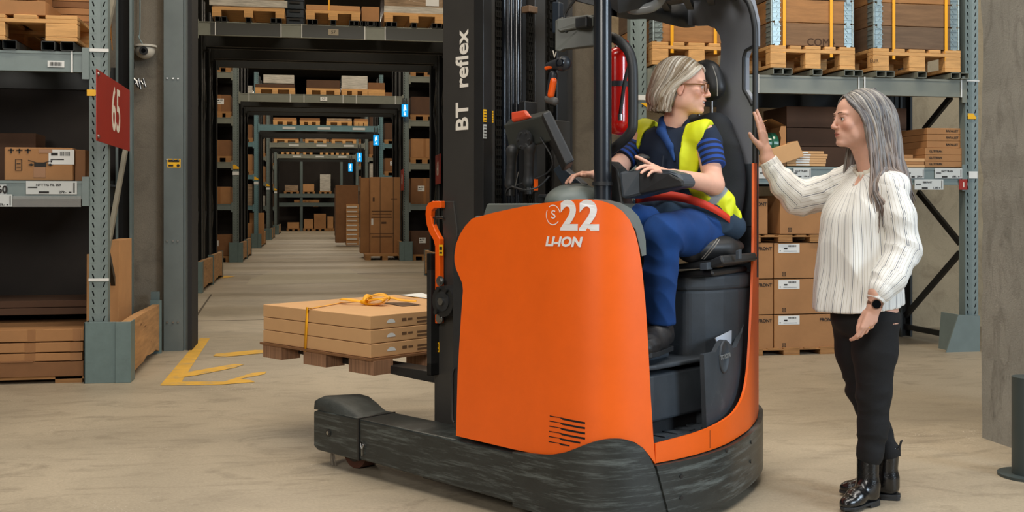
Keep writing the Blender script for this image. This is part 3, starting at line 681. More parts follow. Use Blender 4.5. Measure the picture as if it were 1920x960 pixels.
lean_board('brown fibreboard sheet standing between the uprights of the left rack', LX-.03, LX+.06, 8.35, 8.40, .99, boxes[0], .6)
# carton on the shelf
gy2 = LY+.05
xa, xb = W(8, 300, y=gy2).x, W(137, 300, y=gy2).x; zt = W(60, 277, y=gy2).z
c = carton('carton', (xa+xb)/2, gy2+.3, zt2+.002, xb-xa, .6, zt-zt2, boxes[1], 'battered brown carton with a white label on the left shelf', sticker=(.66, .72, .17, .105), tape=False, bev=.008)
w_ = xb-xa; hh = zt-zt2
b = B()
for k in range(3): b.b2((-w_/2+.04+.055*k, -.304, hh*.82), (-w_/2+.05+.055*k, -.3015, hh*.96)); b.b2((-w_/2+.025+.055*k, -.304, hh*.90), (-w_/2+.065+.055*k, -.3015, hh*.93))
b.b2((-.03, -.304, hh*.42), (.05, -.3015, hh*.55)); b.prism([(-.07, hh*.48), (-.05, hh*.44), (-.03, hh*.48), (-.05, hh*.52)], 1, -.304, -.3015); b.prism([(.055, hh*.48), (.075, hh*.44), (.095, hh*.48), (.075, hh*.52)], 1, -.304, -.3015)
b.bar((-.07, -.303, hh*.62), (.0, -.303, hh*.52), .003, .004).bar((.09, -.303, hh*.62), (.02, -.303, hh*.52), .003, .004)
for (u0, u1, v0, v1) in ((-.155, -.15, .3, .64), (-.115, -.11, .3, .64), (-.155, -.11, .3, .31), (-.155, -.11, .63, .64), (-.145, -.12, .4, .42), (-.145, -.12, .5, .52)): b.b2((u0, -.304, hh*v0), (u1, -.3015, hh*v1))
b.build('print', inkm, c)
B().b2((-.035, -.303, hh*.1), (.045, -.3012, hh*.41)).build('tape', tapem, c); B().b2((.0, -.303, hh*.84), (.09, -.3012, hh*.95)).build('tape', tapem, c)
xc_ = W(160, 300, y=gy2).x
carton('carton', (xb+xc_)/2+.0, gy2+.32, zt2+.002, xc_-xb-.012, .58, hh*.95, boxes[2], 'narrow brown carton wedged between the labelled carton and the left upright', tape=False)
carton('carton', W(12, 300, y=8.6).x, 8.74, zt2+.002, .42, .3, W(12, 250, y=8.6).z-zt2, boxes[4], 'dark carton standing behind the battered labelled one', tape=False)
# top of the left rack
zp = zt1+.07
for px_ in (-14, 92, 128, 20): support_bar(rackA, W(px_, 90, y=LY).x+.0, LY-.03, 9.05, zt1+.003, .09, .065, steelb)
pal = pallet_proto(.86, 1.15, wood); pal.location = (W(160, 60, y=8.0).x-.62, LY+.57, zp+.002); pal['label'] = 'wooden pallet on the top beam of the left rack'
pal.scale = (1.35, 1, 1.25)
b0 = zp+.185
rr = thing('carton_stack', 'stack of flat brown cartons strapped on the upper left pallet', 'stack', (0, 0, 0))
for i in range(6):
    c = tag(B().b2((-3.3, LY+.03, b0+i*.105), (W(83 if i < 1 else 66, 40, y=LY).x-.0, LY+.5, b0+i*.105+.1)).build('flat_carton', boxes[1], None, .003), 'flat brown carton at the front of the upper left pallet, %s from below' % ('first', 'second', 'third', 'fourth', 'fifth', 'sixth')[i], 'box')
bpy.data.objects.remove(rr)
for i in range(14):
    tag(B().b2((-2.9, LY+.53, b0+i*.05), (LX-.10, 9.02, b0+i*.05+.046)).build('flat_carton', boxes[1 if i % 3 else 2], None, .002), '%s thin flat carton from below in the rear pile on the upper left pallet' % ['lowest', 'second', 'third', 'fourth', 'fifth', 'sixth', 'seventh', 'eighth', 'ninth', 'tenth', 'eleventh', 'twelfth', 'thirteenth', 'topmost'][i], 'box', 'thin cartons piled at the back of the upper left pallet')
st_ = B().bar((LX-.08, LY+.56, b0+.7), (LX-.05, 8.75, b0-.12), .002, .02); tag(st_.build('strap', mat('brown_strap', S(150, 98, 34), .6)), 'thin brown strap slanting down the upper left pile', 'strap')

# ----------------------------------------------------------------- right rack
RX, RY, RB = W(1822, 600, y=8.33).x, 8.33, 9.45
RXL = W(1197, 200, y=RY).x
rackB = thing('pallet_rack', 'grey perforated pallet rack on the right with wooden crates on its upper beam', 'rack', (0, 0, 0))
frame(rackB, RX, RY, RB, 4.2, steelg, steelb, braces=False)
frame(rackB, RXL, RY, RB, 4.2, steelg, steelb, braces=False, w=.135)
ztb, zbb = W(1600, 145, y=RY).z, W(1600, 178, y=RY).z
bm_ = mat('rack_beam_olive', S(118, 122, 112), .45, var=.08)
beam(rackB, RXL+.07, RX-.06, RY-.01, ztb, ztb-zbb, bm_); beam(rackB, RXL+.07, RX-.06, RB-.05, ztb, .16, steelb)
zts, zbs = W(1640, 314, y=RY).z, W(1640, 346, y=RY).z
beam(rackB, RXL+.07, RX-.06, RY-.01, zts, zts-zbs, steelg); beam(rackB, RXL+.07, RX-.06, RB-.05, zts, .14, steelb)
B().b2((RXL+.07, RY+.04, zts-.02), (RX-.06, RB-.05, zts-.004)).build('shelf', dgray, rackB)
for px_ in (1608, 1619, 1800, 1420): tie(rackB, W(px_, 160, y=RY).x, RY-.018, zbb-.003, ztb+.003)
def dg(pa, pb_, m=blackm):
    a, c2 = W(*pa, x=RX), W(*pb_, x=RX); B().bar(a, c2, .05, .03, (1, 0, 0)).build('brace', m, rackB)
dg((1783, 182), (1733, 243)); dg((1722, 360), (1800, 456)); dg((1800, 474), (1698, 592)); dg((1697, 612), (1790, 630))
for px_ in (1812,): B().b2((RX-.07, RY-.006, ztb-.01), (RX+.07, RY-.002, ztb+.0)).build('cable_tie', paper, rackB)
p = W(1822, 218, y=RY); B().prism([(p.x-.04, p.z-.024), (p.x+.038, p.z-.024), (p.x+.038, p.z-.008), (p.x+.01, p.z+.024), (p.x-.04, p.z+.024)], 1, RY-.007, RY-.003).build('marker', yell, rackB)
p = W(1200, 183, y=RY); B().b2((p.x-.06, RY-.007, p.z-.02), (p.x+.07, RY-.003, p.z+.02)).build('sticker', paper, rackB)
p = W(1205, 198, y=RY); B().prism([(p.x-.02, p.z+.02), (p.x+.045, p.z+.02), (p.x+.045, p.z-.02)], 1, RY-.007, RY-.003).build('marker', yell, rackB)
p = W(1824, 328, y=RY); B().b2((p.x-.04, RY-.007, p.z-.03), (p.x+.04, RY-.003, p.z+.03)).build('sticker', paper, rackB)
p = W(1803, 346, y=RY); l = B().b2((p.x-.04, RY-.03, p.z-.045), (p.x+.035, RY-.02, p.z+.045)).build('bay_sign', redm, rackB)
lettering('1', .06, (p.x, RY-.03, p.z-.005), (1, 0, 0), (0, 0, 1), white, l, bold=.02)
for px_, w_, t1_, t3 in ((1502, .155, 'GLITTRAN', '179.-'), (1714, .15, None, '299.-'), (1776, .26, 'GLITTRAN', '699.-'), (1600, .2, None, None), (1446, .24, 'ROUND', '179.-')):
    p = W(px_, 325, y=RY); price_tag(rackB, p.x, RY-.02, p.z, w_ if px_ != 1714 else .16, .088, t1_, t3)
p = W(1738, 346, y=RY); price_tag(rackB, p.x, RY-.03, p.z, .27, .088, 'BEKANT', '1.295')
p = W(1500, 338, y=RY); price_tag(rackB, p.x, RY-.03, p.z, .18, .05)
# post protector
g_ = thing('post_protector', 'grey steel foot guard with sloping side at the right rack upright', 'post guard', (0, 0, 0))
p0, p1, p2, p3 = (W(x, y, y=RY-.05) for x, y in ((1773, 655), (1836, 659), (1836, 592), (1796, 590)))
b = B().prism([(p0.x, 0), (p1.x, 0), (p2.x, p2.z), (p3.x, p3.z)], 1, RY-.06, RY-.045).prism([(p0.x+.09, 0), (p0.x+.105, 0), (p3.x+.015, p3.z), (p3.x, p3.z)], 1, RY-.045, RY+.2).b2((p1.x-.01, RY-.045, 0), (p1.x, RY+.2, p2.z))
b.build('steel_plate', steelg, g_)
for pp in ((1500,), (1560,), (1245,), (1440,), (1475,), (1520,)): pass
# crates on collars
HM = mat('galvanised_hinge', S(150, 164, 164), .35, .6, var=.2, vscale=20)
def crate(px0, px1, n, label, plabel, ci, straps, letters=None, z0=None):
    x0, x1 = W(px0, 60, y=RY).x, W(px1, 60, y=RY).x; w = x1-x0; yf = RY+.0
    zpz = ztb+.06
    pl = pallet_proto(.80, 1.1, wood); pl.scale = ((w+.03)/.80, 1, 1.3); pl.location = ((x0+x1)/2, RY+.53, zpz+.002); pl['label'] = plabel
    zz = zpz+.144*1.3+.003
    r = thing('collar_crate', label, 'crate', (0, 0, 0)); hb = .195
    for i in range(n):
        m = collarw[(ci+i*2) % 3]; z0, z1 = zz+i*hb+.004, zz+(i+1)*hb-.002
        B().b2((x0+.02, yf, z0), (x1-.02, yf+.02, z1)).build('board', m, r, .003, 1)
        B().b2((x0, yf+.02, z0), (x0+.02, yf+1.0, z1)).build('board', m, r, .003, 1)
        B().b2((x1-.02, yf+.02, z0), (x1, yf+1.0, z1)).build('board', m, r, .003, 1)
        B().b2((x0+.02, yf+1.0, z0), (x1-.02, yf+1.02, z1)).build('board', m, r, .003, 1)
        for sx, xx in ((1, x0), (-1, x1)):
            h = B().b2((xx-sx*.006, yf-.006, z0+.005), (xx+sx*.075, yf, z1-.005)).b2((xx-sx*.006, yf-.006, z0+.005), (xx, yf+.09, z1-.005))
            for k in range(4):
                zc = z0+.03+k*.042
                h.b2((xx-sx*.004, yf-.012, zc), (xx+sx*.08, yf-.004, zc+.006))
                h.b2((xx-sx*.012, yf-.004, zc), (xx-sx*.004, yf+.095, zc+.006))
                h.bar((xx+sx*.045, yf-.009, zc+.01), (xx+sx*.065, yf-.009, zc+.035), .006, .006)
            h.cyl((xx, yf-.006, z0), (xx, yf-.006, z1), .011, 8)
            h.b2((xx+sx*.025, yf-.016, z0-.028), (xx+sx*.06, yf-.004, z0+.012))
            h.build('hinge', HM, r)
    for sxx in straps:
        xx = W(sxx, 60, y=RY).x
        B().b2((xx-.013, yf-.018, zpz+.1), (xx+.013, yf-.0145, zz+n*hb)).build('strap', strapy, r)
        B().b2((xx-.013, yf-.018, zz+n*hb), (xx+.013, yf+1.03, zz+n*hb+.004)).build('strap', strapy, r)
    if letters: p = W(1539, 80, y=RY); lettering(letters, .09, (p.x, yf-.001, p.z), (1, 0, 0), (0, 0, 1), mat('burnt_stamp', S(70, 46, 28), .8), r)
    for xx in (x0+.035, (x0+x1)/2+.02, x1-.06):
        support_bar(rackB, xx, RY-.06, RB, ztb+.002, .085, .052, bm_)
    for xx in (x0+.12, x1+.025): support_bar(rackB, xx, RY-.06, RB, ztb+.002, .08, .052, bm_)
crate(1225, 1384, 4, 'wooden collar crate behind the driver, above the pallet of light wood', 'light wooden pallet under the crate behind the driver', 0, (1259, 1340))
crate(1446, 1598, 4, 'wooden collar crate with stamped letters between the cab and the right crate', 'light wooden pallet under the crate with stamped letters', 1, (1469, 1557), 'COM4')
crate(1638, 1796, 4, 'wooden collar crate at the right end of the upper beam', 'light wooden pallet with a round stamp under the right crate', 2, (1674, 1772))
p = W(1632, 115, y=RY-.02)
fr_ = lettering('EUR', .045, (p.x+.02, RY-.045, p.z), (1, 0, 0), (0, 0, 1), MATS['burnt_stamp'], None); tag(fr_, 'small round burnt stamp on the block under the right crate', 'stamp')
# goods on the right shelf
def fc(px0, px1, pya, pyb, y, d, m, label, name='flat_carton', group=None, **k):
    x0, x1 = W(px0, pya, y=y).x, W(px1, pya, y=y).x; z0, z1 = W((px0+px1)/2, pyb, y=y).z, W((px0+px1)/2, pya, y=y).z
    return carton(name, (x0+x1)/2, y+d/2, z0+.001, x1-x0, d, z1-z0-.002, m, label, group, **k)
ys = [283, 288.5, 293, 297.5, 302, 306.5, 311.5]; rts = [1545, 1552, 1551, 1549, 1549, 1548]
for i in range(6):
    c = fc(1473+(i % 2)*2, rts[i], ys[i], ys[i+1], RY+.03, .32, boxes[3], '%s thin flat carton in the pile beside the tilted carton' % ('first (top)', 'second', 'third', 'fourth', 'fifth', 'sixth (bottom)')[i], tape=False, bev=.002)
    B().b2((-.09, -.162, .004), (.03, -.1605, .017)).build('sticker', paper, c)
names = ['top', 'second', 'third', 'fourth', 'fifth', 'bottom']
ys2 = [240, 252, 264.5, 277.5, 290.5, 302.5, 314]
for i in range(6):
    y_ = RY+.05 if i > 2 else RY+.07
    c = fc(1735 if i > 2 else 1738, 1808+(i % 2), ys2[i], ys2[i+1], y_, .9, boxes[1 if i > 2 else 1], '%s wide brown carton in the pile beside the right upright' % names[i], tape=False, bev=.003)
    lettering('GLITTRAN' if i > 2 else 'RAFALLET', .026, (-.09 if i > 2 else .06, -.451, .028), (1, 0, 0), (0, 0, 1), inkm, c, bold=.02)
ys3 = [290, 297, 303, 309, 314]
for i in range(4):
    fc(1680, 1712 if i == 0 else 1733+i % 2, ys3[i], ys3[i+1], RY+.03, .3, boxes[3 if i % 2 else 1], '%s small flat carton in the pile behind the woman hair' % ('top', 'second', 'third', 'bottom')[i], tape=False, bev=.002)
for i, (a, c_, e, f_) in enumerate(((1475, 1700, 200, 240), (1475, 1700, 240, 275), (1475, 1700, 275, 313))):
    x0, x1 = W(a, 250, y=8.9).x, W(c_, 250, y=8.9).x
    z0, z1 = W(1550, f_, y=8.9).z, W(1550, e, y=8.9).z
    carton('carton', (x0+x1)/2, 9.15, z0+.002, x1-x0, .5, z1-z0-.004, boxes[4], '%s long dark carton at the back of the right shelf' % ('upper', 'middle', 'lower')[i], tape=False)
# tilted carton + torn carton with green roll
c = thing('carton', 'pale carton lying tilted in front of the torn one on the right shelf', 'box')
A_ = [W(x, y, y=RY-.01) for x, y in ((1444, 280), (1496, 264), (1508, 293), (1463, 308))]
b = B(); dv = Vector((.0, .16, 0)); sh = Vector((-.035, .05, .0))
b.add([*A_, *[p+dv for p in A_]], [(0, 1, 2, 3), (7, 6, 5, 4), (0, 4, 5, 1), (1, 5, 6, 2), (2, 6, 7, 3), (3, 7, 4, 0)]); b.build('body', boxes[3], c, .003)
x0, x1 = W(1422, 300, y=RY+.02).x, W(1476, 300, y=RY+.02).x; zt_ = W(1450, 236, y=RY+.02).z
c = thing('torn_carton', 'open torn carton holding a green roll beside the cab pillar', 'box')
th_ = .006; ya, yb_ = RY+.03, RY+.36
b = B().b2((x0, ya, zts), (x1, ya+th_, zts+.10)).b2((x0, yb_, zts), (x1, yb_+th_, zt_+.02)).b2((x1-th_, ya, zts), (x1, yb_, zt_)).b2((x0, ya, zts), (x0+th_, yb_, zt_)).b2((x0, ya, zts), (x1, yb_, zts+th_))
b.prism([(x1-.07, zts+.1), (x1, zts+.1), (x1, zt_), (x1-.05, zt_), (x1-.065, zt_-.05), (x1-.05, zt_-.1)], 1, ya, ya+th_)
b.build('body', boxes[1], c)
B().add([(x0, ya, zt_), (x0+.1, ya+.02, zt_+.055), (x0+.1, yb_, zt_+.06), (x0, yb_, zt_)], [(0, 1, 2, 3)]).build('flap', boxes[0], c)
B().add([(x1, ya, zt_), (x1-.13, ya+.0, zt_+.06), (x1-.13, yb_, zt_+.075), (x1, yb_, zt_)], [(0, 1, 2, 3)]).build('flap', boxes[0], c)
gm = mat('green_shiny_film', S(34, 92, 72), .2, var=.3, vscale=12, bump=.3, bscale=30, coat=.5)
g = B(); cc = Vector(((x0+x1)/2-.02, ya+.12, zts+.19))
pr = [(.105, -.11), (.105, -.05), (.085, -.045), (.085, .045), (.105, .05), (.105, .11)]
vs, fs_ = [], []; N = 28
for k in range(N):
    a = 2*math.pi*k/N
    for rr_, yy in pr: vs.append(cc+Vector((yy*.8+.0, rr_*math.cos(a), rr_*math.sin(a))))
for k in range(N):
    for j in range(5): fs_.append((k*6+j, ((k+1) % N)*6+j, ((k+1) % N)*6+j+1, k*6+j+1))
fs_ += [[k*6 for k in range(N)], [k*6+5 for k in range(N)][::-1]]
g.add(vs, fs_, False); tag(g.build('film_roll', gm, None, .003), 'green shiny roll inside the torn carton', 'roll')
# FRONT cartons on pallets
pl = pallet_proto(.80, .8, woodd); pl['label'] = 'pallet on the floor under the lowest cartons marked FRONT'; x0, x1 = W(1400, 660, y=8.36).x, W(1568, 660, y=8.36).x
pl.location = ((x0+x1)/2, 8.36+.4, 0); pl.scale = ((x1-x0)/.8, 1, .42)
def front(px0, px1, pya, pyb, label, y=8.38, txt=True, st=True, right=False):
    x0, x1 = W(px0, pya, y=y).x, W(px1, pya, y=y).x; z0, z1 = W(1480, pyb, y=y).z, W(1480, pya, y=y).z; w = x1-x0; h = z1-z0
    c = carton('carton', (x0+x1)/2, y+.35, z0+.001, w-.006, .7, h-.003, boxes[1], label, 'cartons marked FRONT' if False else None, tape=False, bev=.003)
    if st:
        b = B(); sw, sh = .19, .075; cx_, cz_ = -w/2+.115+.02, h*.84
        box_label(b, (cx_, -.35, cz_), sw, sh, (0, -1, 0), (1, 0, 0), (0, 0, 1)); l = b.build('sticker', paper, c)
        b = B()
        for k in range(8): b.b2((cx_-.005+k*.009, -.354, cz_+.012), (cx_+k*.009, -.3525, cz_+.026))
        b.b2((cx_-.045, -.354, cz_-.008), (cx_-.015, -.3525, cz_+.004)); b.cyl((cx_-.08, -.354, cz_-.02), (cx_-.08, -.3525, cz_-.02), .005, 8); b.b2((cx_-.05, -.354, cz_-.025), (cx_+.07, -.3525, cz_-.022))
        b.b2((cx_-.06, -.353, .02), (cx_-.03, -.3515, .024)).b2((cx_-.06, -.353, .048), (cx_-.03, -.3515, .052)).b2((cx_-.06, -.353, .02), (cx_-.057, -.3515, .052)).b2((cx_-.033, -.353, .02), (cx_-.03, -.3515, .052)).b2((cx_-.05, -.353, .028), (cx_-.04, -.3515, .044))
        b.build('barcode', inkm, l)
    if txt: lettering('FRONT', .038, ((w/2-.075) if not right else w/2-.09, -.351, h*.83), (1, 0, 0), (0, 0, 1), inkm, c, bold=.025)
    return c
rows = [(455, 522, 'upper'), (523, 589, 'middle'), (590, 655, 'lowest')]
for ya_, yb2, nm in rows:
    front(1380, 1450, ya_, yb2, 'carton marked FRONT beside the cab pillar, %s row of the floor pallet' % nm, st=False)
    front(1451, 1568, ya_, yb2, 'carton with white label behind the woman back, %s row of the floor pallet' % nm, txt=(nm == 'lowest'), right=True)
    if False: pass
pl2 = pallet_proto(.80, .8, woodd); pl2['label'] = 'second pallet between the FRONT cartons and the loose cartons above'; x0, x1 = W(1400, 440, y=8.36).x, W(1545, 440, y=8.36).x
zq0, zq1 = W(1480, 454, y=8.38).z, W(1480, 440, y=8.38).z
pl2.location = ((x0+x1)/2, 8.76, zq0+.001); pl2.scale = ((x1-x0)/.8, 1, (zq1-zq0)/.15)
front(1380, 1440, 372, 439, 'carton marked FRONT beside the cab pillar on the second pallet', st=False)
front(1462, 1560, 366, 439, 'large carton with white label on the second pallet', txt=False)
carton('carton', W(1451, 400, y=8.7).x, 8.95, zq1+.002, .11, .4, .28, boxes[2], 'narrow dark carton between the two cartons on the second pallet', tape=False)
# bollard
bo = thing('bollard', 'dark green steel bollard with a base plate at the right edge', 'bollard', tuple(W(1930, 893, z=0)))
B().cyl((0, 0, .012), (0, 0, .455), .074, 32).build('post', mat('dark_green_steel', S(58, 68, 68), .5, var=.1), bo, .004)
B().cyl((0, 0, 0), (0, 0, .012), .135, 40).build('base_plate', MATS['dark_green_steel'], bo, .003)
# ================================================================= the aisle beyond the doorway: five rack rows bridged over the aisle
XL, XR = -1.72, 2.22
ORD = ['nearest', 'second', 'third', 'fourth', 'fifth']
YF = [16.15, 25.45, 34.7, 44.0, 53.2]
exitm = mat('exit_sign_blue', S(10, 130, 190), .4, emit=1.1); exitw = mat('exit_sign_white', S(220, 240, 250), .4, emit=1.2)
PLC = ['nearest the aisle', 'second from the aisle', 'third from the aisle', 'fourth from the aisle', 'fifth from the aisle', 'sixth from the aisle']
SIDEN = {-1: 'left', 1: 'right'}
for k, yf in enumerate(YF):
    st_m = steelu if k == 2 else mat('dim_portal_steel', S(104, 116, 114), .5, var=.08)
    rk = thing('pallet_rack', '%s rack row bridged over the aisle beyond the doorway' % ORD[k], 'rack', (0, 0, 0))
    ysf = (0, 1.05, 1.25, 2.3, 2.5, 3.6) if k < 3 else (0, 1.1, 2.5, 3.6)
    for j, dy in enumerate(ysf):
        for x in (XL, XR):
            upright(rk, x, yf+dy, 4.55 if k == 0 else 5.6, st_m if j == 0 else steelb, .13, .1, back=(j % 2 == 1))  # inner uprights coloured darker for the shade of the tunnel
        if j % 2 == 0 and k < 4:
            for x in (XL, XR):
                z = .3; q = 0
                while z < 3.2:
                    a, c2 = (yf+dy+.06, yf+dy+.95) if q % 2 == 0 else (yf+dy+.95, yf+dy+.06)
                    B().bar((x, a, z), (x, c2, z+.9), .04, .03, (1, 0, 0)).build('brace', steelb, rk); z += .9; q += 1
    zb = W(560, 71 if k == 0 else 192, y=yf if k == 0 else YF[1]).z
    ztop = zb+(.20 if k == 0 else .19)
    for j, dy in enumerate((0, 1.1, 1.35, 2.45, 2.65, 3.6) if k < 2 else (0, 1.1, 2.5, 3.6)):
        beam(rk, XL+.06, XR-.06, yf-.01+dy, ztop, ztop-zb, (bm_ if k != 2 else steelu) if j == 0 else steelb)
    if k == 0:
        # lighter bare stretches of the front beam between the label strips
        for xa_, xb_ in ((395, 527), (567, 684), (722, 840)):
            a, c2 = W(xa_, 60, y=yf).x, W(xb_, 60, y=yf).x
            B().b2((a, yf-.019, zb+.01), (c2, yf-.016, ztop-.012)).build('label_strip', mat('dark_label_strip', S(62, 64, 62), .4), rk)
        p = W(625, 61, y=yf); l = B().b2((p.x-.075, yf-.026, p.z-.045), (p.x+.075, yf-.02, p.z+.045)).build('label', mat('dull_label', S(150, 140, 120), .6), rk)
        lettering('57', .07, (p.x, yf-.026, p.z), (1, 0, 0), (0, 0, 1), inkm, l)
        for px_ in (404, 527, 566, 684, 722): tie(rk, W(px_, 60, y=yf).x, yf-.018, zb-.003, ztop+.003)
    elif k == 1:
        for px_ in (467, 544, 570, 643, 668, 741): tie(rk, W(px_, 180, y=yf).x, yf-.018, zb-.003, ztop+.003)
        p = W(607, 186, y=yf); l = B().b2((p.x-.08, yf-.026, p.z-.05), (p.x+.08, yf-.02, p.z+.05)).build('label', paper, rk); lettering('57', .08, (p.x, yf-.026, p.z), (1, 0, 0), (0, 0, 1), inkm, l)
    else:
        for i in range(3): B().b2((-.9+i*1.1, yf-.024, zb+.05), (-.5+i*1.1, yf-.018, zb+.13)).build('label', paperd, rk)
    # bays to the left and right of the aisle
    for sd in ((-1, 1) if k else (1,)):
        x0 = (XL if sd < 0 else XR)+sd*.06; x1 = x0+sd*2.7
        upright(rk, x1+sd*.06, yf, 5.6, st_m, .13)
        for zz in (1.35, 2.32, 3.35, 4.4):
            beam(rk, min(x0, x1), max(x0, x1), yf-.01, zz, .14, st_m if zz < 1.4 or k == 2 else bm_)
            beam(rk, min(x0, x1), max(x0, x1), yf+1.0, zz, .14, steelb)
            B().b2((min(x0, x1), yf+.05, zz-.02), (max(x0, x1), yf+1.0, zz-.005)).build('shelf', steelb, rk)
        B().b2((min(x0, x1), yf+1.12, 0), (max(x0, x1), yf+1.15, 4.4)).build('back_panel', MATS['dark_back_panel'], rk)  # dark sheet added as the shade at the back of the bay
        rng = random.Random(10*k+sd)
        for li, zz in enumerate((0.0, 1.35, 2.32, 3.35, 4.4)):
            x = x0+sd*.06; n = 0
            while abs(x-x0) < 2.1:
                w = rng.uniform(.5, .85); h = rng.uniform(.35, .72); m = rng.choice([boxes[2], boxes[1], boxes[2], film, boxes[4], boxes[2], filmw, boxes[4]])
                cx_ = x+sd*w/2
                lv = ('on the floor', 'on the first shelf', 'on the second shelf', 'on the third shelf', 'on the top shelf')[li]
                pz = zz+.001
                if zz > 2 or zz == 0: far_pallet(cx_, yf+.5, pz, w+.04, .9, 'pallet %s, %s row, %s bay, %s' % (lv, ORD[k], SIDEN[sd], PLC[n]), None); pz += .146
                o = carton('carton', cx_, yf+.5, pz, w, .85, h, m, '%s %s, %s row, %s bay, %s' % ('wrapped load' if m == film else 'carton', lv, ORD[k], SIDEN[sd], PLC[n]), tape=(rng.random() > .5 and m != film), bev=.005, sticker=(rng.uniform(-.3, .4), .6, .16, .13) if rng.random() > .4 else None)
                x += sd*(w+.08); n += 1
    guard(XL+.0, yf-.04, 3.7, 1, 'steel and timber guard at the left foot of the %s rack row' % ORD[k], h=.46, boards=2)
    guard(XR-.0, yf-.04, 3.7, -1, 'steel and timber guard at the right foot of the %s rack row' % ORD[k], h=.46, boards=2)
    B().b2((XL-.07, yf-.008, 2.02), (XL+.07, yf-.003, 2.10)).build('sticker', paper, rk)
    B().prism([(XL-.07, 2.16), (XL+.07, 2.16), (XL+.07, 2.20), (XL-.02, 2.26), (XL-.07, 2.26)], 1, yf-.008, yf-.003).build('marker', yell, rk)
    # exit sign
    if k:
        sz = {1: (759, 207), 2: (705, 263), 3: (674, 295), 4: (657, 314)}[k]
        p = W(*sz, y=yf-.1); e = thing('exit_sign', 'small lit blue exit sign at the %s rack row' % ORD[k], 'exit sign', tuple(p))
        s_ = 1.0+.12*(k-1)
        B().box((0, 0, 0), (.15*s_, .04, .29*s_)).build('panel', exitm, e)
        hz_ = max(ztop-.05-p.z, .2); B().b2((-.05*s_, .02, .05), (-.03*s_, .085, hz_)).b2((.03*s_, .02, .05), (.05*s_, .085, hz_)).build('hanger', steelb, e)
        b = B().box((0, -.022, .055*s_), (.05*s_, .003, .06*s_)).box((-.02*s_, -.022, .0), (.02*s_, .003, .05*s_)).box((.02*s_, -.022, .012*s_), (.03*s_, .003, .03*s_)).box((0, -.022, -.07*s_), (.016*s_, .003, .06*s_))
        b.prism([(-.03*s_, -.09*s_), (.03*s_, -.09*s_), (0, -.125*s_)], 1, -.0235, -.0205); b.cyl((.0, -.0235, .11*s_), (.0, -.0205, .11*s_), .018*s_, 10); b.build('running_figure', exitw, e)
# loads on the beams over the aisle
def load(k, px0, px1, pyt, pyb, m, label, pal=True, d=.95, bars=True):
    y = YF[k]; x0, x1 = W(px0, 0, y=y).x, W(px1, 0, y=y).x; rk = None
    z0 = W(560, 71 if k == 0 else 192, y=y if k == 0 else YF[1]).z+(.20 if k == 0 else .19)+.002
    if bars and k == 0:
        for fi, f in enumerate((.08, .17, .5, .84, .92)):
            t = B(); xx = x0+(x1-x0)*f; w, h = .075, .075
            t.b2((xx-w/2, y-.03, z0), (xx+w/2, y+1.1, z0+.006)).b2((xx-w/2, y-.03, z0+h-.006), (xx+w/2, y+1.1, z0+h)).b2((xx-w/2, y-.03, z0), (xx-w/2+.006, y+1.1, z0+h)).b2((xx+w/2-.006, y-.03, z0), (xx+w/2, y+1.1, z0+h))
            tag(t.build('support_bar', steelb), 'dark open support bar, %s, under the %s' % (('leftmost', 'second from left', 'middle', 'second from right', 'rightmost')[fi], label.replace(' on the nearest bridged beam', '')), 'bar', 'support bars under the loads on the nearest bridged beam')
        z0 += .077
    if pal: far_pallet((x0+x1)/2, y+.5, z0, x1-x0, 1.0, 'pallet under the '+label, m=wood); z0 += .146
    if px0 == 493: z0 = W(0, 158, y=y).z+.003; z0 = W((px0+px1)/2, 157, y=y).z+.01
    h = W((px0+px1)/2, pyt, y=y).z-z0
    return carton('load', (x0+x1)/2, y+.5, z0, (x1-x0)*.985, d, max(h, .08), m, label, tape=False, cat='load', bev=.01), z0
c, z0_ = load(0, 397, 534, -60, 30, film, 'large wrapped load at the left on the nearest bridged beam'); 
B().b2((-.56, -.48, .02), (.56, -.478, .12)).build('film_band', filmw, c); p = B().b2((.05, -.484, .2), (.2, -.481, .42)).build('sticker', paper, c)
c, z0_ = load(0, 573, 676, 12, 30, boxes[0], 'flat brown carton with yellow strap on the nearest bridged beam')
xx = W(617, 20, y=YF[0]).x-c.location.x
B().b2((xx-.012, -.482, -.1), (xx+.012, -.478, .19)).build('strap', strapy, c)
x0, x1 = W(577, 0, y=YF[0]).x, W(660, 0, y=YF[0]).x
tag(B().b2((x0, YF[0]+.02, c.location.z+c.children[0].dimensions[2]+.17), (x1, YF[0]+.6, c.location.z+.26)).build('flat_carton', boxes[0], None, .004), 'slim carton on top of the strapped one on the nearest bridged beam', 'box') if False else None
load(0, 678, 712, 12, 45, boxes[1], 'brown corrugated carton standing beside the strapped one on the nearest bridged beam', pal=False)
c, z0_ = load(0, 720, 832, -60, 30, film, 'large wrapped load at the right on the nearest bridged beam')
B().b2((.18, -.484, .12), (.38, -.481, .3)).build('sticker', paper, c); B().b2((-.45, -.48, .0), (.45, -.478, .1)).build('film_band', filmw, c)
x0, x1 = W(537, 0, y=16.9).x, W(569, 0, y=16.9).x; zc = W(550, 45, y=16.9).z
for i in range(4):
    o = thing('plastic_bin', '%s blue-grey plastic bin between the two left loads on the nearest bridged beam' % ('lowest', 'second', 'third', 'topmost')[i], 'bin', ((x0+x1)/2, 17.2, ztop if False else zc+i*.13))
    B().box((0, 0, .055), (x1-x0, .5, .11)).box((0, 0, .12), (x1-x0+.03, .54, .02)).build('body', binm, o, .004); B().box((0, -.272, .08), (.16, .004, .03)).build('handle', blackm, o)
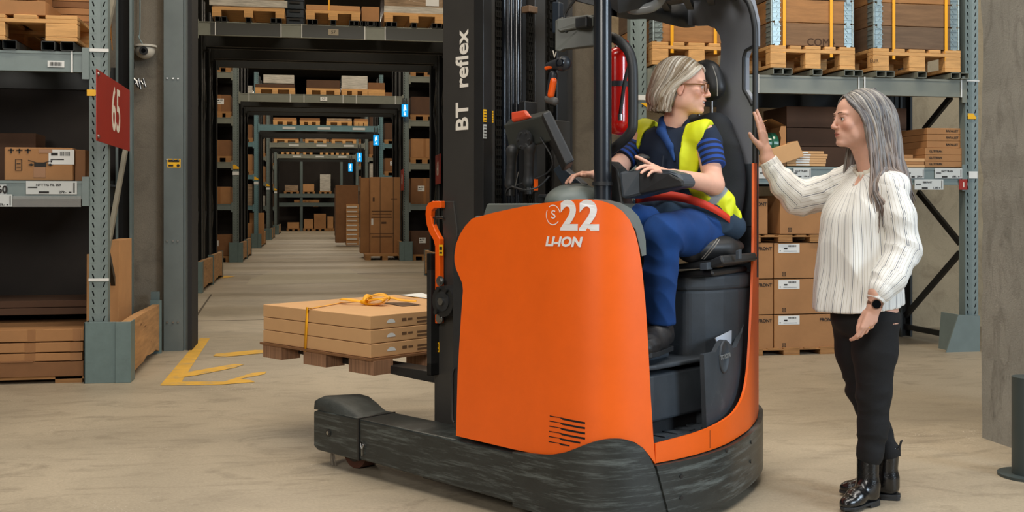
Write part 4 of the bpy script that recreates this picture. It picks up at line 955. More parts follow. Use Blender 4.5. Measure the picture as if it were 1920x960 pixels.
for px0, px1, pyt, m, lb in ((478, 553, 158, boxes[4], 'dark boxes'), (493, 552, 140, filmw, 'pale wrapped goods'), (574, 638, 150, boxes[4], 'dark slatted load'), (640, 690, 142, filmw, 'shiny wrapped goods'), (690, 722, 155, boxes[2], 'brown carton')):
    load(1, px0, px1, pyt, 180, m, '%s on the second row beam, %s' % (lb, {478: 'at its left end', 493: 'lying on the dark boxes', 574: 'in its middle', 640: 'right of the middle', 690: 'at its right end'}[px0]), pal=(px0 != 493), bars=False)
for k, lst in ((2, ((512, 556), (562, 600), (612, 660), (664, 690))), (3, ((513, 560), (572, 612), (622, 668))), (4, ((527, 552), (556, 586), (600, 626), (630, 655)))):
    for i, (a, c2) in enumerate(lst):
        load(k, a, c2, {2: 236, 3: 268, 4: 300}[k]-i % 2*2, 0, [boxes[2], film, boxes[1]][(i+k) % 3], 'load %s on the %s row beam' % (('at the left end', 'left of the middle', 'right of the middle', 'at the right end')[i], ORD[k]), bars=False)
# goods in the aisle
def tall(px0, px1, pyt, pyb, d, m, label, name='tall_carton', st=False):
    a = W(px0, pyb, z=0); c2 = W(px1, pyb, z=0); y = a.y; x0 = a.x; x1 = W(px1, pyb, y=y).x; h = W(px0, pyt, y=y).z
    c = carton(name, (x0+x1)/2, y+d/2, .12, x1-x0-.01, d, h-.12, m, label, tape=False, bev=.006)
    return c, x1-x0, h
pm = boxes[2]
for (a, c2, t, bt, lb) in ((694, 753, 332, 486, 'tallest brown carton with printed sides standing in the aisle, right of three'), (676, 693, 333, 484, 'tall brown carton edge on, middle of three in the aisle')):
    c, w, h = tall(a, c2, t, bt, .8, boxes[1], lb)
    if a == 694:
        for xx in (-.14, .18): B().b2((xx-.006, -.403, 0), (xx+.006, -.401, h-.12)).build('strap', inkm, c)
        b = B()
        for (u, v, ww, hh) in ((-.1, 1.05, .5, .04), (-.1, .98, .46, .03), (-.1, .9, .5, .04), (-.05, .75, .12, .1), (-.1, .5, .6, .03), (-.1, .42, .5, .03), (-.3, 1.3, .05, .2), (.2, 1.35, .15, .05)): b.b2((u-ww/2, -.404, v), (u+ww/2, -.402, v+hh*.5))
        b.build('print', mat('faded_ink', S(84, 58, 38), .8), c); B().b2((-.36, -.404, .72), (-.31, -.402, .88)).build('sticker', paper, c)
a = W(722, 488, z=0); pl = far_pallet(a.x, a.y+.42, 0, .95, .85, 'broken pallet with torn film under the tall cartons in the aisle')
tall(629, 672, 347, 462, .9, boxes[2], 'wide dark brown carton further back in the aisle, beside the white labelled pile')
tall(628, 640, 352, 448, .9, boxes[2], 'slim brown carton at the back of the aisle, left of the others')
yq = W(660, 461, z=0).y-.6
for i in range(9):
    z0 = W(660, 460-8.6*i, y=yq).z; z1 = W(660, 460-8.6*(i+1), y=yq).z
    x0, x1 = W(649, 400, y=yq).x, W(673, 400, y=yq).x
    c = carton('flat_carton', (x0+x1)/2, yq+.3, max(z0, .0)+.003, x1-x0, .55, z1-z0-.01, boxes[0], 'white labelled flat carton in the aisle pile, %s from below' % ('first', 'second', 'third', 'fourth', 'fifth', 'sixth', 'seventh', 'eighth', 'ninth')[i], tape=False)
    B().b2((-(x1-x0)/2+.02, -.279, .03), ((x1-x0)/2-.06, -.277, .07)).build('sticker', paper, c)
tall(468, 496, 399, 465, .05, boxes[1], 'plain brown board standing against the left rack row in the aisle', 'board')
a = W(421, 488, z=0); carton('carton', a.x, a.y+.2, 0, .38, .4, .62, filmw, 'white printed carton on the floor left of the aisle', tape=False, sticker=(-.1, .6, .2, .3))
# red signs on the right
for (pq, x_, lb) in ((((810, 290), (829, 290), (829, 345), (810, 345)), 2.22-.09, 'red aisle sign on the right foot of the nearest rack row'), (((760, 317), (770, 317), (770, 358), (760, 358)), 2.22-.09, 'red aisle sign on the right foot of the second rack row')):
    p = W(*pq[0], x=x_); y0 = YF[0]+2.0 if 'nearest' in lb else YF[1]; zc = W(pq[0][0], (pq[0][1]+pq[2][1])/2, y=y0).z
    s_ = thing('aisle_sign', lb, 'sign', (x_, y0, zc)); B().b2((-.01, -.35, -.25), (0, .35, .25)).build('panel', redm, s_)
    lettering('60', .35, (-.01, 0, 0), (0, -1, 0), (0, 0, 1), white, s_, sx=.8)
# end rack
ye = 62.0; rk = thing('pallet_rack', 'long rack closing the far end of the aisle', 'rack', (0, 0, 0))
for px_ in (520, 565, 640, 700, 480): upright(rk, W(px_, 400, y=ye).x, ye, 5.6, steeld, .16)
for zz in (1.62, 2.35, 5.1): beam(rk, -9, 10, ye-.01, zz if zz != 2.35 else W(560, 363, y=ye).z, .22, steeld)
B().b2((-9, ye+1.2, 0), (10, ye+1.25, 8)).build('back_panel', MATS['dark_back_panel'], rk)  # dark sheet added as the shade behind the end rack
zz2, zz1 = W(560, 363, y=ye).z, 1.62
for (a, c2, t, zb_, m, lb) in ((534, 559, 347, zz2, film, 'wrapped load on the upper level of the end rack, leftmost'), (568, 589, 345, zz2, boxes[0], 'carton load on the upper level of the end rack, middle'), (600, 620, 327, zz2, filmw, 'tall wrapped load on the upper level of the end rack'), (553, 562, 382, zz1, boxes[2], 'small carton on the low beam of the end rack'), (567, 584, 387, zz1, boxes[1], 'small pile on the low beam of the end rack'), (587, 597, 388, zz1, boxes[0], 'pale small carton on the low beam of the end rack'), (539, 561, 417, 0, boxes[0], 'carton load on the floor of the end rack, leftmost'), (570, 587, 411, 0, boxes[0], 'stacked cartons on the floor of the end rack, left of the middle'), (589, 611, 401, 0, boxes[1], 'tall brown pile on the floor of the end rack'), (614, 625, 406, 0, boxes[0], 'stacked cartons on the floor of the end rack, rightmost')):
    x0, x1 = W(a, 400, y=ye).x, W(c2, 400, y=ye).x
    far_pallet((x0+x1)/2, ye+.5, zb_+.002, x1-x0+.1, .9, 'pallet under the '+lb)
    carton('load', (x0+x1)/2, ye+.5, zb_+.15, x1-x0, .85, W(a, t, y=ye).z-zb_-.15, m, lb, tape=False, cat='load')
for i in range(9):
    a = 528+11.5*i; x0, x1 = W(a, 265, y=ye).x, W(a+9, 265, y=ye).x; far_pallet((x0+x1)/2, ye+.5, 5.102, x1-x0, .9, 'pallet standing high on the end rack, %s from the left' % ('first', 'second', 'third', 'fourth', 'fifth', 'sixth', 'seventh', 'eighth', 'ninth')[i], 'pallets on the top level of the end rack')
# ================================================================= the reach truck (local axes: x towards its tail, y across it away from the camera, z up)
TK = thing('reach_truck', 'orange and black reach truck with tall black mast, driver seated inside', 'forklift', (TO[0], TO[1], 0), TA)
KP = [(-1.5, 0), (-.5, 0), (0, 0), (.22, 0), (.36, .03), (.44, .10), (.495, .22), (.53, .38), (.54, .52), (.53, .68), (.50, .82), (.465, .95), (.425, 1.07), (.38, 1.18), (.32, 1.29), (.23, 1.385), (.08, 1.44), (-.1, 1.45), (-.6, 1.45), (-1.5, 1.45)]
def densify(K, n=10):
    P = [(p.x, p.y) for p in catmull([(a, b_, 0) for a, b_ in K], n)]
    L = [0.0]
    for a, c2 in zip(P, P[1:]): L.append(L[-1]+math.dist(a, c2))
    i0 = min(range(len(P)), key=lambda i: math.hypot(*P[i])); u0 = L[i0]
    NR = []
    for i in range(len(P)):
        a, c2 = P[max(i-1, 0)], P[min(i+1, len(P)-1)]; dx, dy = c2[0]-a[0], c2[1]-a[1]; l = math.hypot(dx, dy); NR.append((dy/l, -dx/l))
    return P, [l-u0 for l in L], NR
PP, PL, PN = densify(KP)
def pathpt(u, off=0.0):
    """point of the body outline at arc length u, moved outwards by off"""
    import bisect
    i = min(max(bisect.bisect_right(PL, u)-1, 0), len(PL)-2); f = (u-PL[i])/(PL[i+1]-PL[i])
    x = PP[i][0]*(1-f)+PP[i+1][0]*f; y = PP[i][1]*(1-f)+PP[i+1][1]*f
    nx = PN[i][0]*(1-f)+PN[i+1][0]*f; ny = PN[i][1]*(1-f)+PN[i+1][1]*f
    return (x+nx*off, y+ny*off)
def U(px, py, inset=0.0, far=False):
    g = ray(px, py); o = toT((0, 0, CH)); q = toT((g[0]+TO[0], g[1]+TO[1], g[2])); best = None
    Q = [(p[0]-n[0]*inset, p[1]-n[1]*inset) for p, n in zip(PP, PN)]
    for i in range(len(Q)-1):
        ax, ay = Q[i]; ex, ey = Q[i+1][0]-ax, Q[i+1][1]-ay; det = -q[0]*ey+ex*q[1]
        if abs(det) < 1e-9: continue
        rx, ry = ax-o[0], ay-o[1]; t = (-rx*ey+ex*ry)/det; s_ = (q[0]*ry-q[1]*rx)/det
        if -1e-6 <= s_ <= 1+1e-6 and t > 0 and (best is None or (t > best[0]) == far): best = (t, PL[i]+s_*(PL[i+1]-PL[i]), CH+g[2]*t)
    if best is None: return None
    return (best[1], best[2])
def usil(inset=0.0):
    """arc length where the outline turns out of sight on the right"""
    best = None
    for i in range(len(PP)):
        x, y = PP[i][0]-PN[i][0]*inset, PP[i][1]-PN[i][1]*inset
        wx, wy = TO[0]+_ca*x-_sa*y, TO[1]+_sa*x+_ca*y
        X, Y = _c*wx-_s*wy, _s*wx+_c*wy
        px = 960+FPX*X/Y
        if best is None or px > best[0]: best = (px, PL[i])
    return best
def sheet(name, poly, off, thick, m, parent=TK, pos=pathpt, du=.035, smooth=True):
    """a panel with outline poly in (arc length, height), bent along the body outline"""
    bm = bmesh.new(); vs = [bm.verts.new((u, z, 0)) for u, z in poly]; f = bm.faces.new(vs); f.normal_update()
    bmesh.ops.triangulate(bm, faces=[f])
    u0, u1 = min(p[0] for p in poly), max(p[0] for p in poly); u = u0+du
    while u < u1:
        bmesh.ops.bisect_plane(bm, geom=bm.verts[:]+bm.edges[:]+bm.faces[:], plane_co=(u, 0, 0), plane_no=(1, 0, 0)); u += du
    bm.verts.ensure_lookup_table(); bm.verts.index_update(); b = B()
    front = [(*pos(v.co.x, off), v.co.y) for v in bm.verts]; back = [(*pos(v.co.x, off-thick), v.co.y) for v in bm.verts]
    fs = [[v.index for v in f.verts] for f in bm.faces]
    b.add(front, fs, smooth); b.add(back, [x[::-1] for x in fs], smooth)
    rim = []
    for e in bm.edges:
        if len(e.link_faces) == 1: a, c2 = e.verts[0].index, e.verts[1].index; rim.append((a, c2))
    for a, c2 in rim: b.add([front[a], front[c2], back[c2], back[a]], [(0, 1, 2, 3)])
    bm.free()
    me = bpy.data.meshes.new(name); me.from_pydata(b.v, [], b.f)
    me.polygons.foreach_set('use_smooth', b.s); me.materials.append(m); me.update()
    # outward normals for the front
    o = bpy.data.objects.new(name, me); COL.objects.link(o); o.parent = parent; return o
def UP(pts, inset=0.0, far=False): return [U(x, y, inset, far) for x, y in pts]
def smoothpoly(pts, n=5): return [(p.x, p.y) for p in catmull([(a, b_, 0) for a, b_ in pts], n)]
def onpath(vs, u0, z0, off, sx=1.0): return [(*pathpt(u0+v[0]*sx, off+v[2]), z0+v[1]) for v in vs]
SILPX, SIL = usil()

# ---- chassis and support legs
z_ = lambda px, py, t=0.0: T(px, py, t=t)
for ty, nm in ((0.0, 'near'), (1.20, 'far')):
    pr = [(-1.334, .085), (-1.334, .25), (-1.30, .262), (-1.0, .262), (-.992, .255), (-.992, .075), (-1.01, .07), (-1.30, .07)]
    B().prism(pr, 1, ty, ty+.218).build('leg_end', bumperm, TK, .008)
    B().prism([(-.988, .075), (-.988, .262), (0.0, .262), (.0, .06)], 1, ty+.004, ty+.214).build('support_leg', bumperm, TK, .008)
    near = [(588, 768), (589, 757), (594, 752), (604, 750), (628, 752), (652, 766), (671, 781)]
    pf = [(-1.334, .262)]+[(z_(x, y)[0], z_(x, y)[2]) for x, y in near[1:-1]]+[(-.99, .265), (-.93, .262)]
    pb2 = [(-1.334, .262), (-1.33, .298), (-1.31, .310), (-1.25, .318), (-1.18, .314), (-1.12, .292), (-1.075, .27), (-1.05, .262)]
    n_ = len(pb2); pf = [(-1.334, .262), (-1.328, .30), (-1.30, .315), (-1.23, .318), (-1.16, .308), (-1.07, .285), (-1.02, .268), (-.99, .262)]
    vs = [(r, ty+.002, z) for r, z in pf]+[(r, ty+.045, z+.010*(1 if 0 < i < n_-1 else 0)) for i, (r, z) in enumerate(pf)]+[(r, ty+.213, z) for r, z in pb2]
    fs = [(j*n_+i, j*n_+i+1, (j+1)*n_+i+1, (j+1)*n_+i) for j in (0, 1) for i in range(n_-1)]+[list(range(n_))[::-1], [2*n_+i for i in range(n_)]]
    B().add(vs, fs, True).build('leg_cover', mat('dusty_leg_cover', S(52, 56, 54), .6, var=.35, vscale=18, bump=.2, bscale=200), TK)
    w = B().cyl((-1.12, ty+.08, .088), (-1.12, ty+.19, .088), .088, 30).build('load_wheel', rubber, TK, .006)
    B().cyl((-1.12, ty+.072, .088), (-1.12, ty+.198, .088), .055, 20).build('hub', blackm, w, .004)
    B().cyl((-1.215, ty-.004, .165), (-1.215, ty+.004, .165), .018, 18).build('bolt', blackm, TK); B().cyl((-1.215, ty-.007, .165), (-1.215, ty+.0, .165), .009, 12).build('bolt', chrome, TK)
    if ty == 0: B().tube([(-.955, -.004, .10), (-.955, -.004, .13), (-.945, -.004, .15), (-.965, -.004, .16), (-.96, -.004, .13)], .004, 6).build('tie_down_eye', chrome, TK)
    B().b2((-.995, ty-.002, .07), (-.985, ty+.218, .264)).build('seam_plate', blackm, TK)
dl = B(); dp_ = T(622, 858, t=.03)
for i in range(9): dl.tube([(dp_.x+.01*math.sin(i), .03, .10), (dp_.x-.012+.004*i, .03+.004*(i % 3), .004)], .0025, 4)
dl.build('frayed_film', mat('frayed_film', S(120, 112, 100), .8), TK)
# skirt and bumper follow the rounded plan of the body
skt = smoothpoly([U(*p, -.012) for p in ((1000, 851), (1030, 853), (1060, 848), (1100, 833), (1130, 825), (1160, 823), (1185, 828), (1205, 840), (1218, 857), (1229, 880))], 4)
sheet('wheel_skirt', [(-.0, .055)]+[(-.0, .268)]+skt+[(U(1254, 958, -.012)[0], .05)], .012, .05, bumperm)
bl = [(U(1231, 876, -.02)[0], .258), (U(1257, 960, -.02)[0], .045)]
ue = SIL+.5
sheet('bumper', [bl[0], bl[1], (ue, .045), (ue, .258+.06), (SIL+.02, .30), (SIL-.1, .275), (SIL-.3, .265)], .02, .05, bumperm)
B().prism([( -.6, .05), (-.6, .26), (.20, .26), (.20, .05)], 1, .05, 1.2).build('chassis', blackm, TK)
b = B()
for px, py in ((1277, 893), (1277, 933), (1408, 829), (1407, 865), (1362, 845)):
    u, z = U(px, py, -.02); x, y = pathpt(u, .021); x2, y2 = pathpt(u, .024); b.cyl((x, y, z), (x2, y2, z), .008, 10)
b.build('bolt', blackm, TK)
# ---- orange bodywork
op = [(855, 817), (858, 700), (864, 600), (868, 545), (867, 532), (862, 520), (855, 504), (852, 490), (852, 478), (855, 458), (862, 440), (872, 424), (885, 410), (920, 400), (965, 390), (1010, 382), (1050, 377), (1080, 374), (1105, 374), (1130, 377), (1150, 384), (1167, 396), (1181, 413), (1191, 436), (1198, 465), (1204, 505), (1210, 565), (1215, 640), (1220, 740), (1225, 820), (1229, 870)]
bt = [(1218, 855), (1206, 840), (1190, 829), (1170, 824), (1150, 823), (1130, 825), (1100, 833), (1060, 848), (1030, 853), (1000, 850), (965, 843), (910, 830)]
panel = sheet('side_panel', UP(op+bt), 0.0, .022, orange)
for i in range(6):
    ya = 780+9.6*i; xe = 1097 if i < 4 else (1088 if i == 4 else 1068)
    xs_ = 1031-.4*i; f_ = (xe-xs_)/66
    pl_ = UP([(xs_, ya-1), (xs_+22, ya+3.0), (xe, ya+11.5*f_), (xe, ya+15*f_), (xs_+24, ya+7.0), (xs_+19, ya+3.5), (xs_, ya+.8)])
    sheet('vent_slot', pl_, .0012, .003, slotm, panel)
def path_text(s, size, px, py, m, name, off=.002, inset=0.0, **k):
    vs, fs = text_mesh(s, size, **k); u, z = U(px, py, inset)
    return B().add(onpath(vs, u, z, off), fs).build(name, m, panel)
path_text('22', .152, 1085, 407, whiteb, 'fleet_number', bold=.035, sx=1.0, space=1.08)
path_text('LI-ION', .050, 1055, 454, whiteb, 'lettering', off=.003, bold=.04, shear=.22, sx=1.12)
path_text('S', .045, 1038, 403, whiteb, 'lettering', bold=.0, sx=1.15)
uc, zc_ = U(1037.5, 403); ring = []
for a0, a1 in ((15, 125), (150, 320)):
    vs, fs = [], []
    for k in range(19):
        a = math.radians(a0+(a1-a0)*k/18)
        for rr_ in (.0315, .0345): vs.append((*pathpt(uc+rr_*math.cos(a), .0022), zc_+rr_*math.sin(a)*1.12))
    for k in range(18): fs.append((2*k, 2*k+1, 2*k+3, 2*k+2))
    B().add(vs, fs).build('ring_mark', whiteb, panel)
# sill and rear pillar, one bent panel
sill_top = [(1229, 832), (1260, 824), (1300, 813), (1330, 802), (1360, 786), (1380, 768)]
iu = [U(*p) for p in sill_top]
uA = U(1404, 600)[0] if U(1404, 600) else SIL-.15
inner = iu+[(U(1395, 745) or (SIL-.2, 0))[0:1]+(.44,), (U(1403, 700)[0] if U(1403, 700) else SIL-.17, .54), (U(1408, 620)[0] if U(1408, 620) else SIL-.14, .72), (U(1412, 520)[0] if U(1412, 520) else SIL-.12, .95), (U(1413.5, 420)[0] if U(1413.5, 420) else SIL-.1, 1.16), (U(1414, 305)[0] if U(1414, 305) else SIL-.09, 1.425)]
pil = sheet('rear_pillar_and_sill', [(U(1229, 868)[0], .262)]+smoothpoly(inner, 4)+[(SIL+.12, 1.43), (SIL+.12, .33), (SIL+.02, .31), (SIL-.1, .285), (SIL-.3, .272)], 0.0, .010, orange)
B().b2((0, 0, 0), (.003, .003, .07)); u_ = U(1331, 820)[0]
sheet('panel_seam', [(u_-.001, .275), (u_+.001, .275), (u_+.001, .345), (u_-.001, .345)], .0008, .002, slotm, pil)
# ---- inside of the cab
def inner_plan(ins, r0=-.5): return [(x, y) for x, y in ((p[0]-n[0]*ins, p[1]-n[1]*ins) for p, n in zip(PP[::4], PN[::4])) if x > r0]
B().prism(inner_plan(.035, -.2), 2, .262, .318).build('floor_mat', dusty, TK)
b = B()
for i in range(9): b.b2((.0, .25+.085*i, .318), (.42, .29+.085*i, .323))
b.build('floor_ribs', dusty, TK)
box_plan = [(-.3, .70), (.24, .70), (.32, .72), (.37, .78), (.395, .88), (.405, .98), (.395, 1.1), (.35, 1.22), (.25, 1.3), (-.3, 1.3)]
def inset_poly(pl, s): cx_, cy_ = sum(p[0] for p in pl)/len(pl), sum(p[1] for p in pl)/len(pl); return [(cx_+(x-cx_)*s, cy_+(y-cy_)*s) for x, y in pl]
B().prism(box_plan, 2, .3, .885).build('seat_box', dusty, TK, .02, 3)
B().prism(inset_poly(box_plan, 1.035), 2, .875, .945).build('seat_box_lid', dusty, TK, .02, 3)
B().prism([(-.3, .32), (.36, .32), (.38, .40), (.38, .86), (.35, .93), (-.3, .93)], 2, .375, .565).build('step_box', dusty, TK, .012, 3)
B().prism([(-.3, .34), (.345, .34), (.345, .90), (-.3, .90)], 2, .3, .375).build('kick_recess', black, TK)
B().prism([(-.3, .30), (.37, .30), (.395, .40), (.395, .88), (.36, .95), (-.3, .95)], 2, .585, .605).build('step_ledge', dusty, TK, .008, 3)
B().prism([(-.3, .28), (.30, .28), (.33, .36), (.30, .62), (-.3, .62)], 2, .605, .635).build('foot_pedal', dusty, TK, .01, 3)
UI = lambda px, py: U(px, py, .035) or (SIL-.02, CH+(HY-py)*4.85/FPX)
po = [(1320, 665), (1321, 700), (1325, 803), (1345, 795), (1362, 783), (1378, 765), (1388, 745), (1397, 715), (1403, 660), (1408, 600), (1411, 525), (1405, 530), (1399, 585), (1391, 625), (1381, 650), (1375, 653), (1370, 645), (1364, 639), (1358, 637), (1352, 641), (1347, 650), (1342, 660)]
pk = sheet('door_pocket', [UI(*p) for p in po], -.035, .02, dusty)
uc, zc_ = UI(1357, 668)
vs, fs = [], []
for k in range(33):
    a = 2*math.pi*k/32
    for rr_, oo in ((.055, -.035), (.055, -.028), (.048, -.028), (.046, -.033), (0, -.033)): vs.append((*pathpt(uc+rr_*math.cos(a)*1.0, oo), zc_+rr_*math.sin(a)*1.25))
for k in range(32):
    for j in range(4): fs.append((k*5+j, (k+1)*5+j, (k+1)*5+j+1, k*5+j+1))
B().add(vs, fs, True).build('round_badge', dusty, pk)
vs, fs = text_mesh('TOYOTA', .026, .03); B().add([(*pathpt(uc+v[0]*1.15, -.026+v[2]), zc_+v[1]) for v in vs], fs).build('lettering', mat('dull_silver', S(150, 155, 158), .4, .5), pk)
q0 = T(1346, 636, r=.44); q1 = T(1386, 622, r=.40)
pp = thing('folded_papers', 'white folded papers sticking out of the black door pocket', 'papers', (TO[0], TO[1], 0), TA)
b = B().add([T(1342, 634, r=.44), T(1387, 612, r=.38), T(1385, 640, r=.38), T(1372, 665, r=.40), T(1356, 680, r=.42)], [(0, 1, 2, 3, 4)])
o = b.build('sheet', mat('paper_white_blue', S(200, 208, 220), .6), pp); md = o.modifiers.new('s', 'SOLIDIFY'); md.thickness = .004
b = B().add([T(1320, 664, r=.36), T(1342, 657, r=.38), T(1343, 661, r=.38), T(1321, 668, r=.36)], [(0, 1, 2, 3)]); o = b.build('sheet', boxes[0], pp); o.modifiers.new('s', 'SOLIDIFY').thickness = .004
# rear column of the cab (grey) with its window, dark lower part
def FW(px, py, r=None, t=1.36): return T(px, py, t=t)
def pts(lst, t): return [(T(x, y, t=t)[0], T(x, y, t=t)[2]) for x, y in lst]
def tp(lst, pl):  # pixel outline on the vertical plane through pl=((r0,t0),(r1,t1)) -> arc u,z
    (r0, t0), (r1, t1) = pl; L = math.hypot(r1-r0, t1-t0); e = ((r1-r0)/L, (t1-t0)/L); o = toT((0, 0, CH)); out = []
    for x, y in lst:
        g = ray(x, y); q = toT((g[0]+TO[0], g[1]+TO[1], g[2])); det = -q[0]*e[1]+e[0]*q[1]; rx, ry = r0-o[0], t0-o[1]
        t = (-rx*e[1]+e[0]*ry)/det; s_ = (q[0]*ry-q[1]*rx)/det; out.append((s_, CH+g[2]*t))
    return out
CPL = ((-.62, 1.40), (.36, 1.15))
def cpos(u, off):
    (r0, t0), (r1, t1) = CPL; L = math.hypot(r1-r0, t1-t0); e = ((r1-r0)/L, (t1-t0)/L); n = (e[1], -e[0])
    k = u/L; bow = 0
    return (r0+e[0]*u+n[0]*(off+bow), t0+e[1]*u+n[1]*(off+bow))
co = [(1200, 4), (1228, 18), (1255, 32), (1280, 45), (1300, 48), (1325, 47), (1340, 53), (1349, 66), (1352, 80), (1351, 110), (1346, 160), (1343, 210), (1346, 260), (1352, 312), (1414, 306), (1412, 198), (1405, 180), (1396, 168), (1396, 108), (1400, 96), (1416, 86), (1416, 40), (1410, 12), (1400, -30), (1240, -30)]
sheet('rear_column', tp(co, CPL), 0, .03, graycab, pos=cpos)
wi = [(1416, 86), (1400, 95), (1396, 108), (1396, 168), (1405, 183), (1412, 197)]
wo = tp(wi, CPL); b = B(); b.tube([(*cpos(u, .005), z) for u, z in wo], .008, 8); b.build('window_trim', black, TK)
lo = [(1352, 312), (1352, 400), (1356, 520), (1413, 520), (1413, 306)]
sheet('lower_column', tp(lo, CPL), .0, .03, dgray, pos=cpos)
sheet('lower_column_seam', tp([(1352, 430), (1413, 423), (1413, 424.5), (1352, 431.5)], CPL), .002, .003, slotm, pos=cpos)
ring_ = tp([(1300, -12), (1385, -10), (1402, -2), (1411, 14), (1418, 45), (1420, 90), (1420, 306)], ((CPL[0]), (CPL[1])))
b = B(); b.tube([(*cpos(u, .012), z) for u, z in [(p.x, p.y) for p in catmull([(a, c2, 0) for a, c2 in ring_], 5)]], .013, 8); b.build('rear_edge_trim', black, TK)
# overhead guard: front post, ring beam and roof
PB = T(1130, 375, t=.4); pr_, pt_ = PB.x, .4
B().cyl((pr_, pt_, 1.22), (pr_, pt_, 2.35), .037, 28).build('guard_post', mat('glossy_black_post', S(30, 34, 40), .3, coat=.3), TK)
B().cyl((pr_, pt_, T(1130, 348, t=.4).z), (pr_, pt_, T(1130, 341, t=.4).z), .043, 24).build('post_collar', black, TK, .003)
def q3(px, py, r=None, t=None): return T(px, py, r=r, t=t)
low = [T(1140, 28, t=.42), T(1165, 33, t=.6), T(1200, 33, t=.8), T(1240, 42, t=1.0), T(1270, 49, t=1.15), T(1290, 47, t=1.3)]
b = B(); vs = []; cv = catmull(low, 6)
for p in cv: vs += [p+Vector((0, 0, 0)), p+Vector((0, .06, .0)), p+Vector((0, .06, .11)), p+Vector((0, 0, .09))]
fs = [(i*4+k, i*4+(k+1) % 4, i*4+4+(k+1) % 4, i*4+4+k) for i in range(len(cv)-1) for k in range(4)]
b.add(vs, fs, True); b.build('roof_ring', black, TK)
b = B().add([T(1040, -60, t=.2), T(1160, 25, t=.45), T(1290, 5, t=1.2), T(1420, -40, t=1.2), T(1150, -90, t=.3)], [(0, 1, 2, 3, 4)])
o = b.build('roof_panel', black, TK); o.modifiers.new('s', 'SOLIDIFY').thickness = .03
b = B()
for i in range(5): a, c2 = T(1190+i*45, -10-4*i, t=.5), T(1215+i*40, 28-8*i, t=1.15); b.bar(a, c2, .03, .03)
b.build('roof_bar', black, TK)
b = B().tube(catmull([T(1175, -14, t=.5), T(1182, 16, t=.55), T(1225, 12, t=.6), T(1245, -12, t=.6)], 6), .022, 10); b.build('roof_lamp', mat('lamp_housing', S(120, 124, 126), .3, var=.1), TK)
lb = B().b2(tuple(T(1185, 12, t=.7)-Vector((.03, .02, .0))), tuple(T(1215, -8, t=.7)+Vector((.02, .02, .01)))); lb.build('roof_lamp_glass', paper, TK, .005)
b = B().bar(T(1052, -12, t=.35), T(1125, 6, t=.42), .03, .03).tube(catmull([T(1085, -8, t=.36), T(1070, 10, t=.36), T(1059, 28, t=.36), T(1062, 50, t=.36), T(1061, 60, t=.36)], 6), .006, 8)
b.build('roof_cable', black, TK)
# bracket box between mast and post
bx0, bx1 = T(1041, 60, t=.36), T(1118, 60, t=.44)
def quadbox(name, pxs, t, dt, m, par=TK, bev=.006):
    p = [T(x, y, t=t if not isinstance(t, tuple) else t[i]) for i, (x, y) in enumerate(pxs)]; n = len(p)
    vs = p+[q+Vector((-.2*dt, dt, 0)) for q in p]
    return B().add(vs, [list(range(n)), list(range(n, 2*n))[::-1]]+[(i, (i+1) % n, n+(i+1) % n, n+i) for i in range(n)]).build(name, m, par, bev)
gb = mat('olive_grey_steel', S(74, 76, 70), .5, var=.06)
quadbox('mast_bracket', [(1040, 38), (1051, 32), (1114, 27), (1114, 86), (1054, 92), (1050, 96), (1040, 95)], (.34, .35, .43, .43, .35, .34, .34), .04, gb)
quadbox('bracket_box', [(1042, 36), (1100, 27), (1112, 30), (1112, 50), (1084, 53), (1050, 60), (1044, 56)], (.33, .40, .41, .41, .38, .34, .33), .07, gb)
quadbox('bracket_block', [(1078, 33), (1100, 29), (1100, 50), (1078, 53)], .36, .05, black)
# ---- mast
mast = B().b2((-.724, .28, .24), (-.462, .36, 3.1)).build('mast_upright', mastm, TK, .005)
p = T(868, 152, t=.28); vs, fs = text_mesh('BT  reflex', .112, .022, 0, 1.0)
B().add([(p.x-v[1], .28-.0015-v[2], p.z+v[0]) for v in vs], fs).build('lettering', white, mast)
st = B()
for px, ya, yb_ in ((909, 205, 229), (909, 232, 260)): a, c2 = T(px-3, ya, t=.279), T(px+3, yb_, t=.279)
MR = -.455
def mcol(px0, px1, z0, z1, r0, dr, m, name, bev=.003):
    a, c2 = T(px0, 200, r=r0), T(px1, 200, r=r0); return B().b2((r0-dr, a.y, z0), (r0, c2.y, z1)).build(name, m, TK, bev)
mcol(906, 922, .9, 3.1, -.455, .06, blackm, 'mast_rail'); mcol(1003, 1023, 1.0, 3.1, -.50, .06, mastm, 'inner_mast_rail')
mcol(1040, 1069, 1.0, T(1050, 226, r=-.47).z, -.47, .1, mastm, 'inner_mast_rail'); mcol(1044, 1064, 1.0, 3.1, -.60, .05, blackm, 'inner_mast_rail')
mcol(905, 1066, 1.0, 3.1, -.72, .02, blackm, 'mast_back_plate')
for px, ya, yb_, nm in ((909, 205, 229, 0), (909, 233, 260, 1), (923.5, 208, 230, 0)):
    a, c2 = T(px-(2.8 if px < 920 else 1.2), ya, r=-.4545), T(px+(2.8 if px < 920 else 1.2), yb_, r=-.4545)
    l = B().b2((-.4545, a.y, c2.z), (-.4525, c2.y, a.z)).build('sticker', yell if not nm else paperd, TK)
    b = B()
    for k in range(4): b.b2((-.4526, a.y+.002, c2.z+(a.z-c2.z)*(.12+.22*k)), (-.4518, c2.y-.002, c2.z+(a.z-c2.z)*(.20+.22*k)))
    b.build('print', inkm, l)
def tubes(px, r_, m=blackm, z0=1.0, rr=-.52, name='hydraulic_tube'):
    p = T(px, 200, r=rr); return B().cyl((rr, p.y, z0), (rr, p.y, 3.1), r_, 14).build(name, m, TK)
gl = mat('glossy_black_rod', S(24, 26, 30), .18, coat=.5)
for px, r_ in ((944, .016), (953, .010), (960, .012), (969, .014), (977, .008)): tubes(px, r_, gl)
